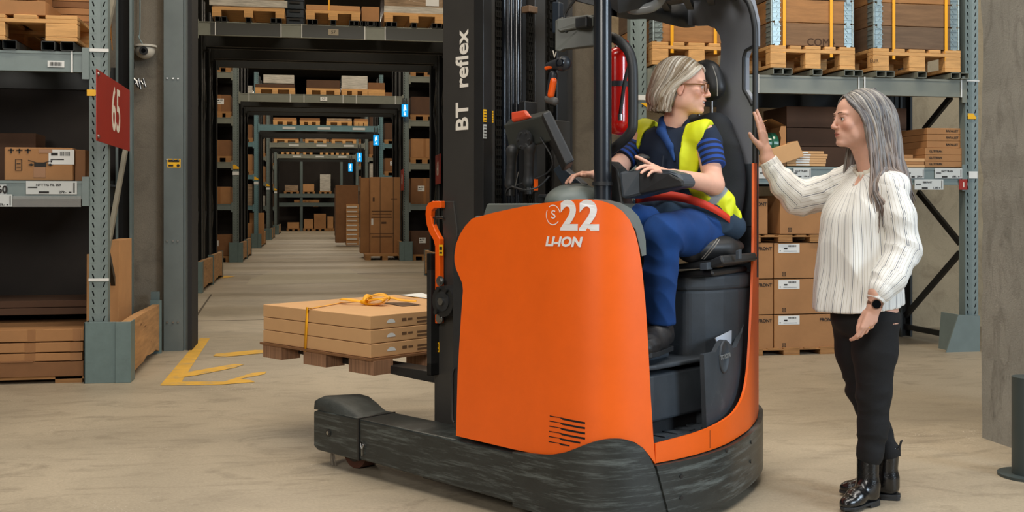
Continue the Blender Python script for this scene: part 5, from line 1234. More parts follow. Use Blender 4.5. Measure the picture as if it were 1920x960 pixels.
def chain(px, w, rr, z0=1.1, z1=2.75):
    p = T(px, 200, r=rr); b = B(); z = z0; k = 0
    while z < z1:
        for dx in (-1, 0, 1): b.box((rr+(.004 if k % 2 else 0), p.y+dx*w*.33, z), (.014, w*.18, .030))
        b.box((rr+.006, p.y, z+.011), (.008, w*(1.0 if k % 2 else .8), .007)); z += .0222; k += 1
    b.build('lift_chain', chainm, TK); return p
chain(932, .040, -.47); p = chain(993, .040, -.47, z1=T(990, 22, r=-.47).z); chain(1031, .03, -.50)
B().box((-.47, p.y, T(990, 18, r=-.47).z), (.05, .06, .03)).build('chain_anchor', mat('rusty_anchor', S(108, 84, 62), .6), TK, .003)
quadbox('cable_guide', [(1035, 3), (1049, 3), (1049, 30), (1044, 62), (1035, 62)], .62, .04, mat('blue_black_guide', S(40, 48, 58), .4))
p0, p1 = T(978, 190, r=-.45), T(1002, 206, r=-.45); B().b2((-.47, p0.y, 1.30), (-.43, p1.y, p0.z-.0)).build('rod_clamp', blackm, TK, .004)
# fender at the mast foot, pulley and hand bracket
fe = [(830, 377), (830, 560), (827, 590), (821, 620), (816, 655), (814, 700), (814, 795), (835, 797), (857, 797), (857, 430), (850, 377)]
B().prism([(T(x, y, t=.27)[0], T(x, y, t=.27)[2]) for x, y in fe], 1, .27, .34).build('mast_foot', mastm, TK, .004)
B().prism([(T(x, y, t=.03)[0], T(x, y, t=.03)[2]) for x, y in ((857, 440), (849, 470), (848, 800), (858, 808), (872, 806), (880, 430))], 1, .03, .27).build('front_body', black, TK, .004)
pu = T(842, 564, t=.24); w = B().cyl((pu.x, .20, pu.z), (pu.x, .27, pu.z), .070, 32).build('reach_roller', blackm, TK, .005)
B().cyl((pu.x, .195, pu.z), (pu.x, .21, pu.z), .044, 26).build('roller_cap', black, w, .003); B().cyl((pu.x, .185, pu.z), (pu.x, .2, pu.z), .018, 6).build('nut', chrome, w)
b = B()
for dx, dz in ((-.02, .055), (-.035, -.05), (.03, .052)): b.cyl((pu.x+dx, .186, pu.z+dz), (pu.x+dx, .20, pu.z+dz), .011, 10)
b.build('bolt', blackm, w)
br = [(831, 377), (815, 377), (807, 381), (803, 389), (802, 402), (804, 420), (809, 436), (817, 450), (820, 462), (820, 606), (829, 606), (829, 448), (822, 436), (815, 420), (812, 405), (813, 395), (818, 390), (831, 390)]
hb_ = B().prism([(T(x, y, t=.25)[0], T(x, y, t=.25)[2]) for x, y in br], 1, .235, .262).build('hand_bracket', orange2, TK, .003)
a, c2 = T(812, 408, t=.25), T(832, 408, t=.25); B().cyl((a.x, .25, a.z), (c2.x, .25, a.z), .005, 8).cyl((a.x+.01, .25, a.z), (a.x+.01, .25, a.z-.05), .004, 8).build('cross_bar', blackm, hb_)
b = B()
for x, y in ((826, 527), (825, 597)): q = T(x, y, t=.235); b.cyl((q.x, .222, q.z), (q.x, .236, q.z), .017, 6).cyl((q.x, .229, q.z), (q.x, .236, q.z), .023, 14)
b.build('bolt', chrome, hb_)
for x, y, w_, h_ in ((827, 469, .025, .05), (819, 651, .022, .045)):
    q = T(x, y, t=.234 if y < 500 else .26); l = B().box((q.x, .2335 if y < 500 else .2655, q.z), (w_, .002, h_)).build('sticker', yell, TK)
    B().box((q.x, (.2335 if y < 500 else .2655)-.0015, q.z+.008), (w_*.7, .002, h_*.3)).box((q.x, (.2335 if y < 500 else .2655)-.0015, q.z-.012), (w_*.7, .002, h_*.15)).build('print', inkm, l)
B().tube([T(851, 690, t=.02), T(848, 700, t=.02), T(848, 785, t=.02), T(851, 792, t=.02)], .006, 8).build('side_handle', black, TK)
# carriage and forks
B().b2((-.768, .22, .46), (-.738, .30, 1.02)).b2((-.768, 1.08, .46), (-.738, 1.16, 1.02)).b2((-.768, .22, .46), (-.738, 1.16, .52)).b2((-.768, .22, .94), (-.738, 1.16, 1.02)).build('fork_carriage', blackm, TK, .004)
for t0 in (.34, .92):
    B().prism([(-.768, .40), (-.768, 1.0), (-.80, 1.0), (-.805, .452), (-1.95, .452), (-1.95, .437), (-1.0, .405)], 1, t0, t0+.12).build('fork', blackm, TK, .003)
# ---- hood and operator's console
for (r0, r1, t0, t1, z0, z1) in ((-.30, .24, .04, .64, .27, 1.13),): B().b2((r0, t0, z0), (r1, t1, z1)).build('motor_cover', black, TK, .01)
B().prism([(-.29, 1.08), (-.235, 1.195), (.18, 1.195), (.20, 1.08)], 1, .012, .60).build('hood_base', hoodm, TK, .006)
B().prism([(-.25, 1.19), (-.225, 1.245), (.17, 1.245), (.19, 1.19)], 1, .07, .60).build('hood_top', hoodm, TK, .006)
hd = [(1112, 373), (1140, 375), (1162, 380), (1182, 391), (1196, 406), (1204, 426), (1209, 450), (1210, 478), (1202, 480), (1190, 430), (1168, 404), (1145, 392)]
sheet('panel_lining', [U(*p, .03) for p in hd], -.024, .045, hoodm)
def blob(name, lst, m, par=TK, h=.006, k=.02, cut=None):
    """lst of ('e', centre, radii) and ('c', a, b, r0, r1)"""
    P = []; 
    for e in lst:
        if e[0] == 'e': P += [Vector(e[1])-Vector(e[2]), Vector(e[1])+Vector(e[2])]
        else: rr_ = max(e[3], e[4]); P += [Vector(e[1])-Vector([rr_]*3), Vector(e[1])+Vector([rr_]*3), Vector(e[2])-Vector([rr_]*3), Vector(e[2])+Vector([rr_]*3)]
    lo = [min(p[i] for p in P)-.02 for i in range(3)]; hi = [max(p[i] for p in P)+.02 for i in range(3)]
    F = Field(lo, hi, h)
    for e in lst:
        if e[0] == 'e': F.ell(e[1], e[2], k=k)
        else: F.cap(e[1], e[2], e[3], e[4], k=k)
    if cut:
        for p, n in cut: F.plane(p, n)
    P_, Q_ = F.mesh(); return np_mesh(name, P_, Q_, m, par)
hp = T(1078, 372, t=.40)
blob('console_dome', [('e', (hp.x, .40, hp.z-.02), (.11, .15, .085))], hoodm, cut=[((0, 0, 1.245), (0, 0, -1))])
B().b2((-.19, .34, 1.245), (.02, .46, 1.275)).b2((-.15, .30, 1.27), (-.05, .40, 1.285)).build('terminal_base', black, TK, .005)
# terminal on two ball arms
ZT = .34
def tbox(name, face, t, depth, m, par=TK, bev=.008):  # face: 4 px corners of the near face
    p = [T(x, y, t=t[i]) for i, (x, y) in enumerate(face)]; n = (p[1]-p[0]).cross(p[3]-p[0]).normalized()
    if n.y > 0: n = -n
    vs = p+[q-n*depth for q in p]
    return B().add(vs, [(0, 1, 2, 3), (7, 6, 5, 4), (0, 4, 5, 1), (1, 5, 6, 2), (2, 6, 7, 3), (3, 7, 4, 0)]).build(name, m, par, bev)
tm = thing('vehicle_terminal', 'tilted black terminal with orange-red grip seen from behind above the hood', 'terminal', (TO[0], TO[1], 0), TA)
F4 = [(943, 236), (1022, 215), (1058, 309), (960, 291)]
tdark = mat('dark_terminal_plastic', S(50, 53, 50), .5, bump=.05)
tbox('housing', [(943, 234), (1018, 216), (1040, 262), (956, 285)], (.30, .26, .28, .32), .055, tdark, tm)
tbox('housing', [(1016, 212), (1032, 206), (1078, 300), (1061, 309)], (.24, .27, .30, .27), .10, black, tm)
tbox('housing', [(955, 223), (1030, 205), (1022, 217), (943, 236)], (.36, .30, .26, .30), .02, tdark, tm)
tbox('grip', [(958, 228), (994, 219), (984, 205), (957, 209)], (.29, .27, .29, .31), .02, mat('orange_red_grip', S(206, 74, 44), .4), tm, .01)
B().b2((0, 0, 0), (0, 0, 0))
for i, (a, c2) in enumerate((((960, 283), (957, 345)), ((993, 276), (991, 342)))):
    A1, B1 = T(*a, t=.28), T(*c2, t=.30)
    blob('ball_arm', [('e', A1, (.026, .024, .028)), ('c', A1, A1*.55+B1*.45, .024, .020), ('c', A1*.45+B1*.55, B1, .020, .023), ('e', B1, (.024, .024, .026))], black, tm, .005, .01)
    B().cyl(B1, B1-Vector((0, 0, .05)), .017, 14).build('arm_foot', blackm, tm)
b = B(); c0 = T(985, 262, t=.27); b.cyl(c0, c0+Vector((0, -.012, 0)), .042, 24); b.build('mount_plate', black, tm, .003)
b = B()
for k in range(6): a = k*math.pi/3; b.cyl(c0+Vector((.032*math.cos(a), -.010, .032*math.sin(a))), c0+Vector((.032*math.cos(a), -.018, .032*math.sin(a))), .006, 8)
b.build('bolt', chrome, tm)
B().tube(catmull([T(1013, 258, t=.28), T(1036, 300, t=.3), T(1025, 325, t=.32), T(990, 340, t=.30), T(955, 352, t=.28), T(948, 362, t=.28)], 6), .004, 6).tube(catmull([T(960, 350, t=.26), T(985, 356, t=.25), T(1010, 350, t=.28), T(1030, 330, t=.3)], 6), .004, 6).build('cable', black, tm)
B().tube([T(972, 322, t=.27), T(966, 350, t=.27)], .002, 5).build('wire', chrome, tm)
B().b2(tuple(T(1003, 357, t=.3)), tuple(T(1007, 336, t=.32))).build('orange_clip', orange2, tm)
quadbox('control_panel', [(1036, 318), (1048, 308), (1092, 345), (1085, 352), (1060, 358)], .46, .06, mat('blue_grey_panel', S(44, 54, 64), .5))
# hand scanner hanging from a string
sc_ = thing('hand_scanner', 'orange and black hand scanner hanging above the terminal', 'scanner', (TO[0], TO[1], 0), TA)
a, c2 = T(1030, 124, t=.36), T(1058, 118, t=.34)
blob('head', [('c', a, c2, .018, .030), ('e', T(1056, 120, t=.34), (.034, .024, .030))], mat('dark_scanner', S(40, 44, 50), .4), sc_, .004, .012)
q = T(1054, 119, t=.33); B().prism([(q.x+x, q.z+z) for x, z in rrect(.045, .034, .014)], 1, .312, .322).build('window', mat('scanner_window', S(18, 20, 26), .1), sc_, .003)
blob('trigger_edge', [('c', T(1024, 128, t=.345), T(1040, 124, t=.335), .008, .006)], orange2, sc_, .003, .004)
blob('handle', [('c', T(1038, 140, t=.35), T(1031, 182, t=.35), .019, .019)], MATS['dark_scanner'], sc_, .004, .01)
blob('side_grip', [('c', T(1038, 152, t=.338), T(1033, 178, t=.338), .0145, .015)], orange2, sc_, .004, .01)
blob('foot', [('c', T(1028, 186, t=.345), T(1040, 190, t=.345), .018, .018)], mat('grey_scanner_foot', S(84, 82, 80), .5), sc_, .004, .01)
B().tube([T(1037, 95, t=.35), T(1040, 108, t=.35), T(1043, 97, t=.35)], .0025, 5).build('string', white, sc_)
# grab handle and fire extinguisher
gh = [(1143, 68), (1160, 76), (1176, 92), (1184, 112), (1187, 140), (1187, 225), (1184, 245), (1170, 262), (1146, 282)]
b = B(); cv = catmull([T(x, y, t=.50) for x, y in gh], 5); b.tube(cv, .021, 12); b.build('grab_handle', black, TK)
ex = thing('fire_extinguisher', 'red fire extinguisher strapped behind the black grab handle', 'extinguisher', (TO[0], TO[1], 0), TA)
e0, e1 = T(1158, 230, t=.66), T(1158, 112, t=.66)
blob('cylinder', [('c', e0, e1, .056, .056)], redx, ex, .006, .01)
B().cyl(e0*.4+e1*.6+Vector((0, 0, -.012)), e0*.4+e1*.6+Vector((0, 0, .012)), .058, 28).build('strap', black, ex)
hz = e1+Vector((0, 0, .06)); B().cyl(e1, hz, .014, 12).build('neck', chrome, ex); B().box(hz+Vector((.02, 0, .012)), (.07, .02, .012)).box(hz+Vector((.0, 0, .03)), (.05, .02, .01)).build('lever', redx, ex, .003)
hs = catmull([hz, T(1176, 96, t=.62), T(1180, 118, t=.58), T(1172, 150, t=.58), T(1166, 190, t=.58), T(1163, 214, t=.58)], 6)
B().tube(hs, .008, 10).build('hose', black, ex); B().cyl(T(1163, 214, t=.58), T(1163, 226, t=.58), .011, 12).build('nozzle', chrome, ex)
# arm console right of the post
con = [(1160, 322), (1198, 318), (1215, 316), (1252, 318), (1273, 326), (1282, 339), (1279, 350), (1235, 358), (1180, 372), (1165, 372)]
quadbox('arm_console', con, (.42, .44, .44, .46, .48, .48, .48, .46, .43, .42), .13, dgray, TK, .012)
quadbox('arm_console_side', [(1197, 322), (1253, 326), (1279, 338), (1280, 349), (1234, 357), (1198, 364)], (.42, .44, .46, .46, .44, .42), .02, black, TK, .006)
quadbox('console_stem', [(1140, 300), (1158, 318), (1166, 372), (1180, 430), (1140, 430), (1126, 372)], .50, .10, black, TK, .01)
kb = T(1203, 312, t=.50); blob('steering_knob', [('e', kb+Vector((0, 0, .035)), (.034, .034, .014)), ('c', kb+Vector((0, 0, -.02)), kb+Vector((0, 0, .03)), .017, .019)], black, TK, .005, .012)
# seat
blob('seat_cushion', [('c', T(1296, 470, t=.72), T(1356, 468, t=.86), .05, .05), ('c', T(1300, 462, t=1.0), T(1350, 456, t=1.0), .05, .05), ('e', T(1322, 462, t=.88), (.15, .20, .052))], seatm, TK, .009, .05)
B().tube(catmull([T(1316, 485, t=.72), T(1335, 462, t=.70), T(1345, 448, t=.72)], 5), .0022, 5).tube(catmull([T(1320, 486, t=.72), T(1339, 464, t=.70), T(1349, 449, t=.72)], 5), .0022, 5).build('seat_stitching', mat('grey_thread', S(150, 146, 138), .7), TK)
quadbox('seat_frame', [(1262, 496), (1330, 488), (1352, 478), (1358, 494), (1336, 502), (1262, 506)], (.70, .70, .70, .70, .70, .70), .4, black, TK, .01)
quadbox('seat_suspension', [(1262, 510), (1336, 506), (1338, 518), (1262, 522)], (.70, .70, .70, .70), .4, blackm, TK, .01)
quadbox('seat_adjuster', [(1312, 494), (1326, 492), (1326, 506), (1312, 507)], .66, .06, dgray, TK, .003)
quadbox('belt_buckle', [(1379, 470), (1386, 468), (1386, 486), (1379, 487)], .80, .03, dgray, TK, .003)
blob('seat_back', [('c', T(1350, 440, t=1.02), T(1345, 240, t=1.10), .065, .06), ('c', T(1300, 440, t=1.05), T(1296, 240, t=1.13), .07, .065), ('e', T(1325, 340, t=1.08), (.20, .07, .30))], seatf, TK, .010, .06)
hr = T(1330, 150, t=1.10); blob('headrest', [('e', T(1322, 144, t=1.08), (.085, .05, .078)), ('e', T(1327, 168, t=1.08), (.088, .05, .055))], seatm, TK, .007, .05)
B().cyl(T(1334, 190, t=1.08), T(1334, 235, t=1.08), .008, 10).cyl(T(1310, 190, t=1.12), T(1310, 235, t=1.12), .008, 10).build('headrest_rod', chrome, TK)
B().tube(catmull([T(1336, 124, t=1.03), T(1344, 150, t=1.03), T(1345, 180, t=1.03)], 5), .002, 5).build('headrest_stitching', MATS['grey_thread'], TK)
# ---- the load on the forks
L0 = Vector((-1.193, .235, 0)); lw, ld = .935, .93
def tload(name, label, cat, z, group=None):
    c, s_ = math.cos(TA), math.sin(TA); x, y = L0.x-lw/2, L0.y+ld/2
    return thing(name, label, cat, (TO[0]+c*x-s_*y, TO[1]+s_*x+c*y, z), TA, group)
zb0 = T(695, 672, t=.235).z; zt0 = T(695, 592, t=.235).z; hc = (zt0-zb0)/3
pal = tload('paper_pallet', 'brown paper pallet with corrugated feet carried on the forks', 'pallet', 0)
B().b2((-lw/2-.015, -ld/2-.012, zb0-.012), (lw/2+.02, ld/2, zb0-.001)).build('deck', boxes[2], pal)
for px0, px1, yb_ in ((496, 531, 664), (572, 614, 679), (657, 704, 696)):
    a, c2 = T(px0, yb_, t=.245).x+1.193+lw/2-lw, T(px1, yb_, t=.245).x+1.193
    xa = T(px0, yb_, t=.245).x-(L0.x-lw/2); xb = T(px1, yb_, t=.245).x-(L0.x-lw/2)
    for yy in (-ld/2, -.09, ld/2-.22):
        B().b2((xa, yy, zb0-.082), (xb, yy+.12, zb0-.012)).build('corrugated_foot', corr, pal)
nm = ('lowest', 'middle', 'top')
for i in range(3):
    c = tload('flat_carton', nm[i]+' of the three flat cartons strapped on the forks', 'box', zb0+i*hc+.0005)
    B().b2((-lw/2+.003*(i % 2), -ld/2, 0), (lw/2-.002*i, ld/2, hc-.003)).build('body', boxes[3], c, .003)
    b = B(); X = lw/2+.0015-.002*i
    for (u0, u1, v0, v1) in ((.16, .27, .018, .032), (.17, .19, .036, .046), (.2, .26, .036, .046)): pass
    Y0 = -ld/2; 
    for k in range(11): b.b2((X-.0005, Y0+.48+.014*k, .038), (X, Y0+.487+.014*k, .054))
    for (u0, u1, v0, v1) in ((.30, .37, .012, .022), (.30, .37, .030, .040), (.20, .23, .028, .042), (.24, .27, .03, .04), (.48, .58, .026, .030), (.44, .47, .022, .034), (.66, .70, .02, .024), (.8, .86, .03, .05)): b.b2((X-.0005, Y0+u0, v0), (X, Y0+u1, v1))
    b.build('print', mat('faded_carton_print', S(104, 76, 50), .8), c)
    b = B(); N = 14; vs = [(X, Y0+.13+.028*math.cos(math.pi*k/N), .024+.020*math.sin(math.pi*k/N)) for k in range(N+1)]; b.add(vs, [list(range(N+1))]); b.build('half_round_mark', paper, c)
sp = tload('strap', 'yellow strap tied in a bow around the cartons on the forks', 'strap', 0)
def Lp(px, py, t=None, z=None): q = T(px, py, t=t, z=z); return Vector((q.x-(L0.x-lw/2), q.y-(L0.y+ld/2), q.z))
yA = -ld/2; s0 = Lp(572, 652, t=.235-.003); s1 = Lp(577, 576, t=.232)
bs = B()
def ribbon(b, pts_, w, side, th=.0012):
    P = [Vector(p) for p in pts_]; vs = []
    for i, p in enumerate(P):
        s_ = side[i] if isinstance(side, list) else side; s_ = Vector(s_).normalized()*w/2
        vs += [p-s_, p+s_]
    n = len(P); b.add(vs, [(2*i, 2*i+1, 2*i+3, 2*i+2) for i in range(n-1)], True)
ribbon(bs, [s0+Vector((0, -.002, -.02)), s0*.5+s1*.5+Vector((0, -.002, 0)), s1+Vector((0, -.002, 0)), Vector((s1.x+.02, yA, zt0+.003))], .022, (1, 0, 0))
topz = zt0+.003
ribbon(bs, [Vector((s1.x+.01, yA-.002, topz)), Lp(640, 567, z=topz), Lp(688, 563, z=topz+.0), Lp(700, 562, z=topz+.01)], .022, (.9, -.4, 0))
ribbon(bs, [Lp(700, 562, z=topz+.01), Lp(740, 560, z=topz), Lp(790, 557, z=topz), Lp(840, 553, z=topz)], .018, (.4, .9, 0))
kz = Lp(683, 566, z=topz+.012)
def loopr(dx, dy, h, L, w=.024):
    pts_ = []; sd = []
    d = Vector((dx, dy, 0)).normalized()
    for k in range(15):
        a = math.pi*2*k/14; pts_.append(kz+d*(L/2*(1-math.cos(a)))+Vector((0, 0, h*math.sin(a)*.5+h*.45*(1-math.cos(a))/2))); sd.append(Vector((-d.y, d.x, .25)))
    ribbon(bs, pts_, w, sd)
loopr(1, .35, .05, .16); loopr(1, .1, .03, .15); loopr(-.5, .75, .045, .11); loopr(.75, .55, .06, .13)
ribbon(bs, catmull([kz, kz+Vector((-.08, -.05, .012)), kz+Vector((-.17, -.03, .008)), kz+Vector((-.2, .0, .004))], 4), .026, (.1, 1, .4))
ribbon(bs, catmull([kz, kz+Vector((.06, .12, .02)), kz+Vector((.12, .16, .008)), kz+Vector((.2, .2, .004))], 4), .024, (-.6, .8, .4))
o = bs.build('band', strapy, sp); o.modifiers.new('s', 'SOLIDIFY').thickness = .0015
bs = B().box(kz, (.035, .035, .022)); bs.build('knot', strapy, sp, .008)
ps = tload('paper_sheet', 'white sheet of paper lying on the strapped cartons', 'paper', 0)
B().add([Lp(750, 553, z=topz), Lp(790, 549, z=topz), Lp(822, 558, z=topz), Lp(800, 559, z=topz)], [(0, 1, 2, 3)]).build('sheet', paper, ps)
B().add([Lp(715, 567, z=topz-.002), Lp(765, 567, z=topz-.002), Lp(790, 571, z=topz-.002), Lp(755, 574, z=topz-.002)], [(0, 1, 2, 3)]).build('print', mat('grey_print', S(96, 72, 50), .8), pal)
# ================================================================= people
def cv3(x, y, z=0.0): return Vector((_c*x+_s*y, -_s*x+_c*y, z))          # direction given as right / ahead / up of the photographer
def P3(px, py, d): return W(px, py, d=d)
def G3(px, z, d): q = W(px, HY, d=d); return Vector((q.x, q.y, z))
skinm = mat('skin', S(206, 150, 124), .5, attr='sc', var=.04, vscale=40, bump=.05, bscale=500, spec=.35)
MATS['skin'].node_tree.nodes['Principled BSDF'].inputs['Subsurface Weight'].default_value = .08
MATS['skin'].node_tree.nodes['Principled BSDF'].inputs['Subsurface Radius'].default_value = (.02, .008, .004)
hairm = mat('hair', S(150, 140, 130), .42, attr='hc', spec=.5)
eyem = mat('eye_surface', (1, 1, 1), .1, attr='ec')
def add_loft(F, rows, A, n=0, amp=0.0, k=.02, ph=0.0):
    """rows of (centre point, radius along A, radius across, fold strength) from top to bottom"""
    rows = sorted(rows, key=lambda r: r[0].z); va = catmull([(r[0].x, r[0].y, r[0].z) for r in rows], 6); vb = catmull([(r[1], r[2], r[3] if len(r) > 3 else 0) for r in rows], 6)
    rows = [(a_, b_.x, b_.y, b_.z) for a_, b_ in zip(va, vb)]; zs = [r[0].z for r in rows]; A = Vector(A).normalized(); Bv = Vector((-A.y, A.x, 0))
    R = max(max(r[1], r[2]) for r in rows)
    lo = [min(r[0][i] for r in rows)-R for i in range(2)]+[zs[0]-.01]; hi = [max(r[0][i] for r in rows)+R for i in range(2)]+[zs[-1]+.01]
    sl, X, Y, Z = F.win(lo, hi, .03)
    zz = Z.ravel(); ip = lambda v: np.interp(zz, zs, v)[None, None, :]
    cx, cy = ip([r[0].x for r in rows]), ip([r[0].y for r in rows]); ra, rb = ip([r[1] for r in rows]), ip([r[2] for r in rows]); fo = ip([r[3] if len(r) > 3 else 0 for r in rows])
    a = (X-cx)*A.x+(Y-cy)*A.y; b = (X-cx)*Bv.x+(Y-cy)*Bv.y
    th = np.arctan2(b, a)
    if n: f = 1+fo*amp*(np.sin(n*th+ph)+.6*np.sin((n*1.7)*th+2.1*ph+Z*9)+.4*np.sin(3*th+Z*14))
    else: f = 1
    d = (np.sqrt((a/ra)**2+(b/rb)**2)/f-1)*np.minimum(ra, rb)
    d = np.maximum(d, np.maximum(Z-zs[-1], zs[0]-Z))
    F.comb(sl, d.astype(np.float32), k, 'u'); return F
def bounds(pts_, m): return [min(p[i] for p in pts_)-m for i in range(3)], [max(p[i] for p in pts_)+m for i in range(3)]
def wrinkle(o, amp, dirs, freq, seed=1, mask=None):
    me = o.data; n = len(me.vertices); co = np.empty(n*3, dtype=np.float32); me.vertices.foreach_get('co', co); co = co.reshape(-1, 3)
    no = np.empty(n*3, dtype=np.float32); me.vertex_normals.foreach_get('vector', no); no = no.reshape(-1, 3); rg = np.random.RandomState(seed); f = 0
    for i in range(6):
        d = np.array(dirs[i % len(dirs)], dtype=np.float32); d /= np.linalg.norm(d); d = d+rg.normal(0, .35, 3)
        f = f+np.sin(co@d*freq*(.7+.25*i)+rg.uniform(0, 6)+1.5*np.sin(co@rg.normal(0, 1, 3)*freq*.35))/(1+.35*i)
    f = 1-np.abs(f)/1.6; f = f*amp
    if mask is not None: f = f*mask(co)
    co = co+no*f[:, None]; me.vertices.foreach_set('co', co.ravel()); me.update()
def head(F, C, f, l, u, s, smile=False):
    R = np.array([f, l, u], dtype=np.float32).T
    def q(x, y, z): return np.array(C+f*(x*s)+l*(y*s)+u*(z*s), dtype=np.float32)
    def E(x, y, z, a, b, c, k=.014, op='u'): F.ell(q(x, y, z), (a*s, b*s, c*s), R, k*s, op)
    E(-.018, 0, .035, .098, .074, .082); E(.024, 0, .030, .061, .062, .066, .02); E(.030, 0, -.025, .060, .056, .075, .02)
    E(.030, 0, -.072, .052, .046, .034, .02); E(.078, 0, -.097, .018, .022, .015, .016)
    for y in (-1, 1):
        E(.060, y*.040, -.022, .022, .020, .020, .02); E(.074, y*.026, .026, .016, .026, .009, .012)
        E(.008, y*.049, -.060, .042, .018, .034, .02)
    F.cap(q(.082, 0, .022), q(.109, 0, -.026), .0075*s, .0085*s, .014*s); E(.109, 0, -.030, .0095, .010, .008, .008)
    for y in (-1, 1):
        E(.098, y*.0125, -.033, .010, .0065, .0065, .006); E(.108, y*.006, -.040, .004, .0028, .003, .002, 's')
        E(.091, y*.033, .004, .016, .017, .010, .012, 's'); E(.0735, y*.032, .003, .0145, .0155, .0135, .005)
        E(.090, y*.033, .0025, .012, .0125, .0042, .0015, 's')
        E(.0795, y*.032, .0125, .0095, .0165, .0042, .004)
    E(.078, 0, -.062, .018, .026, .022, .014); E(.084, 0, -.046, .011, .015, .012, .010); E(.030, 0, -.088, .045, .036, .024, .025)
    if smile:
        E(.0945, 0, -.0530, .0075, .022, .0042, .005); E(.0905, 0, -.0735, .0075, .018, .0050, .005); E(.101, 0, -.0625, .018, .0215, .0056, .003, 's')
    else:
        E(.0925, 0, -.0568, .0075, .019, .0045, .005); E(.0915, 0, -.0675, .0072, .0165, .0054, .005); E(.098, 0, -.0622, .018, .0255, .0014, .002, 's')
    for y in (-1, 1):
        E(-.004, y*.077, -.008, .018, .007, .031, .004); E(.000, y*.085, -.004, .010, .005, .017, .004, 's'); E(-.002, y*.077, -.036, .009, .006, .009, .006)
    return q
def neck(F, q, s, base, r0=.054, r1=.060): F.cap(q(-.018, 0, -.07), base, r0*s, r1, .02)
def hand(F, wr, d, n, l, s=1.0, curls=None, spread=(.14, .03, -.06, -.16), thumb=((.030, .030, .008), (.058, .052, .012), (.082, .066, .014), (.102, .074, .014)), k=.006):
    d, n, l = d.normalized(), n.normalized(), l.normalized(); wr = Vector(wr)
    q = lambda x, y, z: wr+d*(x*s)+l*(y*s)+n*(z*s)
    kn = [(.086, .028), (.089, .0095), (.084, -.010), (.076, -.027)]; ln = [(.041, .025, .021), (.045, .028, .022), (.041, .026, .021), (.032, .020, .019)]
    tips = []
    for i, (x, y) in enumerate(kn):
        F.cap(q(.0, y*.55, 0), q(x, y, 0), .0135*s, .0100*s, .010*s)
        p = q(x, y, 0); ang = 0; r = .0090-.0006*i
        for j in range(3):
            ang += curls[i][j]; dirv = (d*math.cos(ang)+n*math.sin(ang)); dirv = (dirv+l*(spread[i]*math.cos(ang))).normalized()
            e = p+dirv*(ln[i][j]*s); F.cap(p, e, (r-.0006*j)*s, (r-.0006*(j+1))*s, .003*s if j else .005*s); p = e
        tips.append(p)
    T_ = [q(*t) for t in thumb]; F.cap(q(.010, .012, .004), T_[0], .0135*s, .0135*s, .010*s); F.cap(T_[0], T_[1], .0135*s, .0110*s, .010*s); F.cap(T_[1], T_[2], .0105*s, .0095*s, .004*s); F.cap(T_[2], T_[3], .0095*s, .0075*s, .003*s)
    F.cap(q(-.05, 0, 0), q(.01, 0, 0), .024*s, .0235*s, .012*s, flat=(n, .78)); tips.append(T_[3]); return q, tips
def eyes(par, q, s, f, l, u, look=(1, 0, 0), iris=(60, 90, 110)):
    for y in (-1, 1):
        c = Vector(q(.0755, y*.032, .0025)); r = .0125*s; b = B(); vs, fs, cl = [], [], []; g = (f*look[0]+l*look[1]+u*look[2]).normalized(); N, M = 28, 18
        x = g.orthogonal().normalized(); yv = g.cross(x)
        for i in range(M+1):
            a = math.pi*i/M
            for k in range(N): t = 2*math.pi*k/N; vs.append(c+(g*math.cos(a)+(x*math.cos(t)+yv*math.sin(t))*math.sin(a))*r); cl.append(S(12, 12, 14) if a < .2 else (S(*iris) if a < .5 else S(214, 204, 198)))
        for i in range(M):
            for k in range(N): fs.append((i*N+k, i*N+(k+1) % N, (i+1)*N+(k+1) % N, (i+1)*N+k))
        me = bpy.data.meshes.new('eye'); me.from_pydata([tuple(v) for v in vs], [], fs); me.polygons.foreach_set('use_smooth', [True]*len(fs)); me.materials.append(eyem)
        o = bpy.data.objects.new('eye', me); COL.objects.link(o); o.parent = par; vcol(o, 'ec', cl)
def face_lines(par, q, s, browc, lash=True):
    bm_ = mat('brow_'+str(browc[0]), S(*browc), .8); b = B()
    for y in (-1, 1):
        b.tube([q(.0945, y*.014, .0265), q(.0945, y*.024, .0300), q(.0885, y*.036, .0305), q(.077, y*.048, .0265)], [.0016*s, .0023*s, .0019*s, .0009*s], 6)
        b.tube([q(.0895, y*.0205, .0045), q(.0910, y*.029, .0088), q(.0885, y*.037, .0080), q(.0815, y*.0445, .0040)], [.0009*s, .0013*s, .0013*s, .0009*s], 5)
    b.build('eyebrows_and_lashes', bm_, par)
def paint_skin(o, q, s, f, l, u, C, base, lips, cheek):
    me = o.data; n = len(me.vertices); co = np.empty(n*3, dtype=np.float32); me.vertices.foreach_get('co', co); co = co.reshape(-1, 3)-np.array(C, dtype=np.float32)
    x, y, z = (co@np.array(a, dtype=np.float32)/s for a in (f, l, u)); col = np.tile(np.array(S(*base), dtype=np.float32), (n, 1))
    def mixin(w, c): 
        nonlocal col; w = np.clip(w, 0, 1)[:, None]; col = col*(1-w)+np.array(S(*c), dtype=np.float32)*w
    mixin(.45*np.exp(-(((x-.075)/.03)**2+((np.abs(y)-.042)/.02)**2+((z+.03)/.022)**2)), cheek)
    mixin(.35*np.exp(-(((x-.112)/.012)**2+((y)/.012)**2+((z+.032)/.01)**2)), cheek)
    mixin(.4*np.exp(-(((x-0)/.03)**2+((np.abs(y)-.085)/.012)**2+((z+.01)/.04)**2)), cheek)
    e = ((y/.0215)**2+((z+.0622)/.0125)**2); mixin(np.where(x > .082, 1.25-e*1.15, 0), lips)
    e = (((np.abs(y)-.032)/.017)**2+((z-.004)/.009)**2); mixin(np.where(x > .065, .35*(1.3-e), 0), (150, 96, 80))
    vcol(o, 'sc', col)
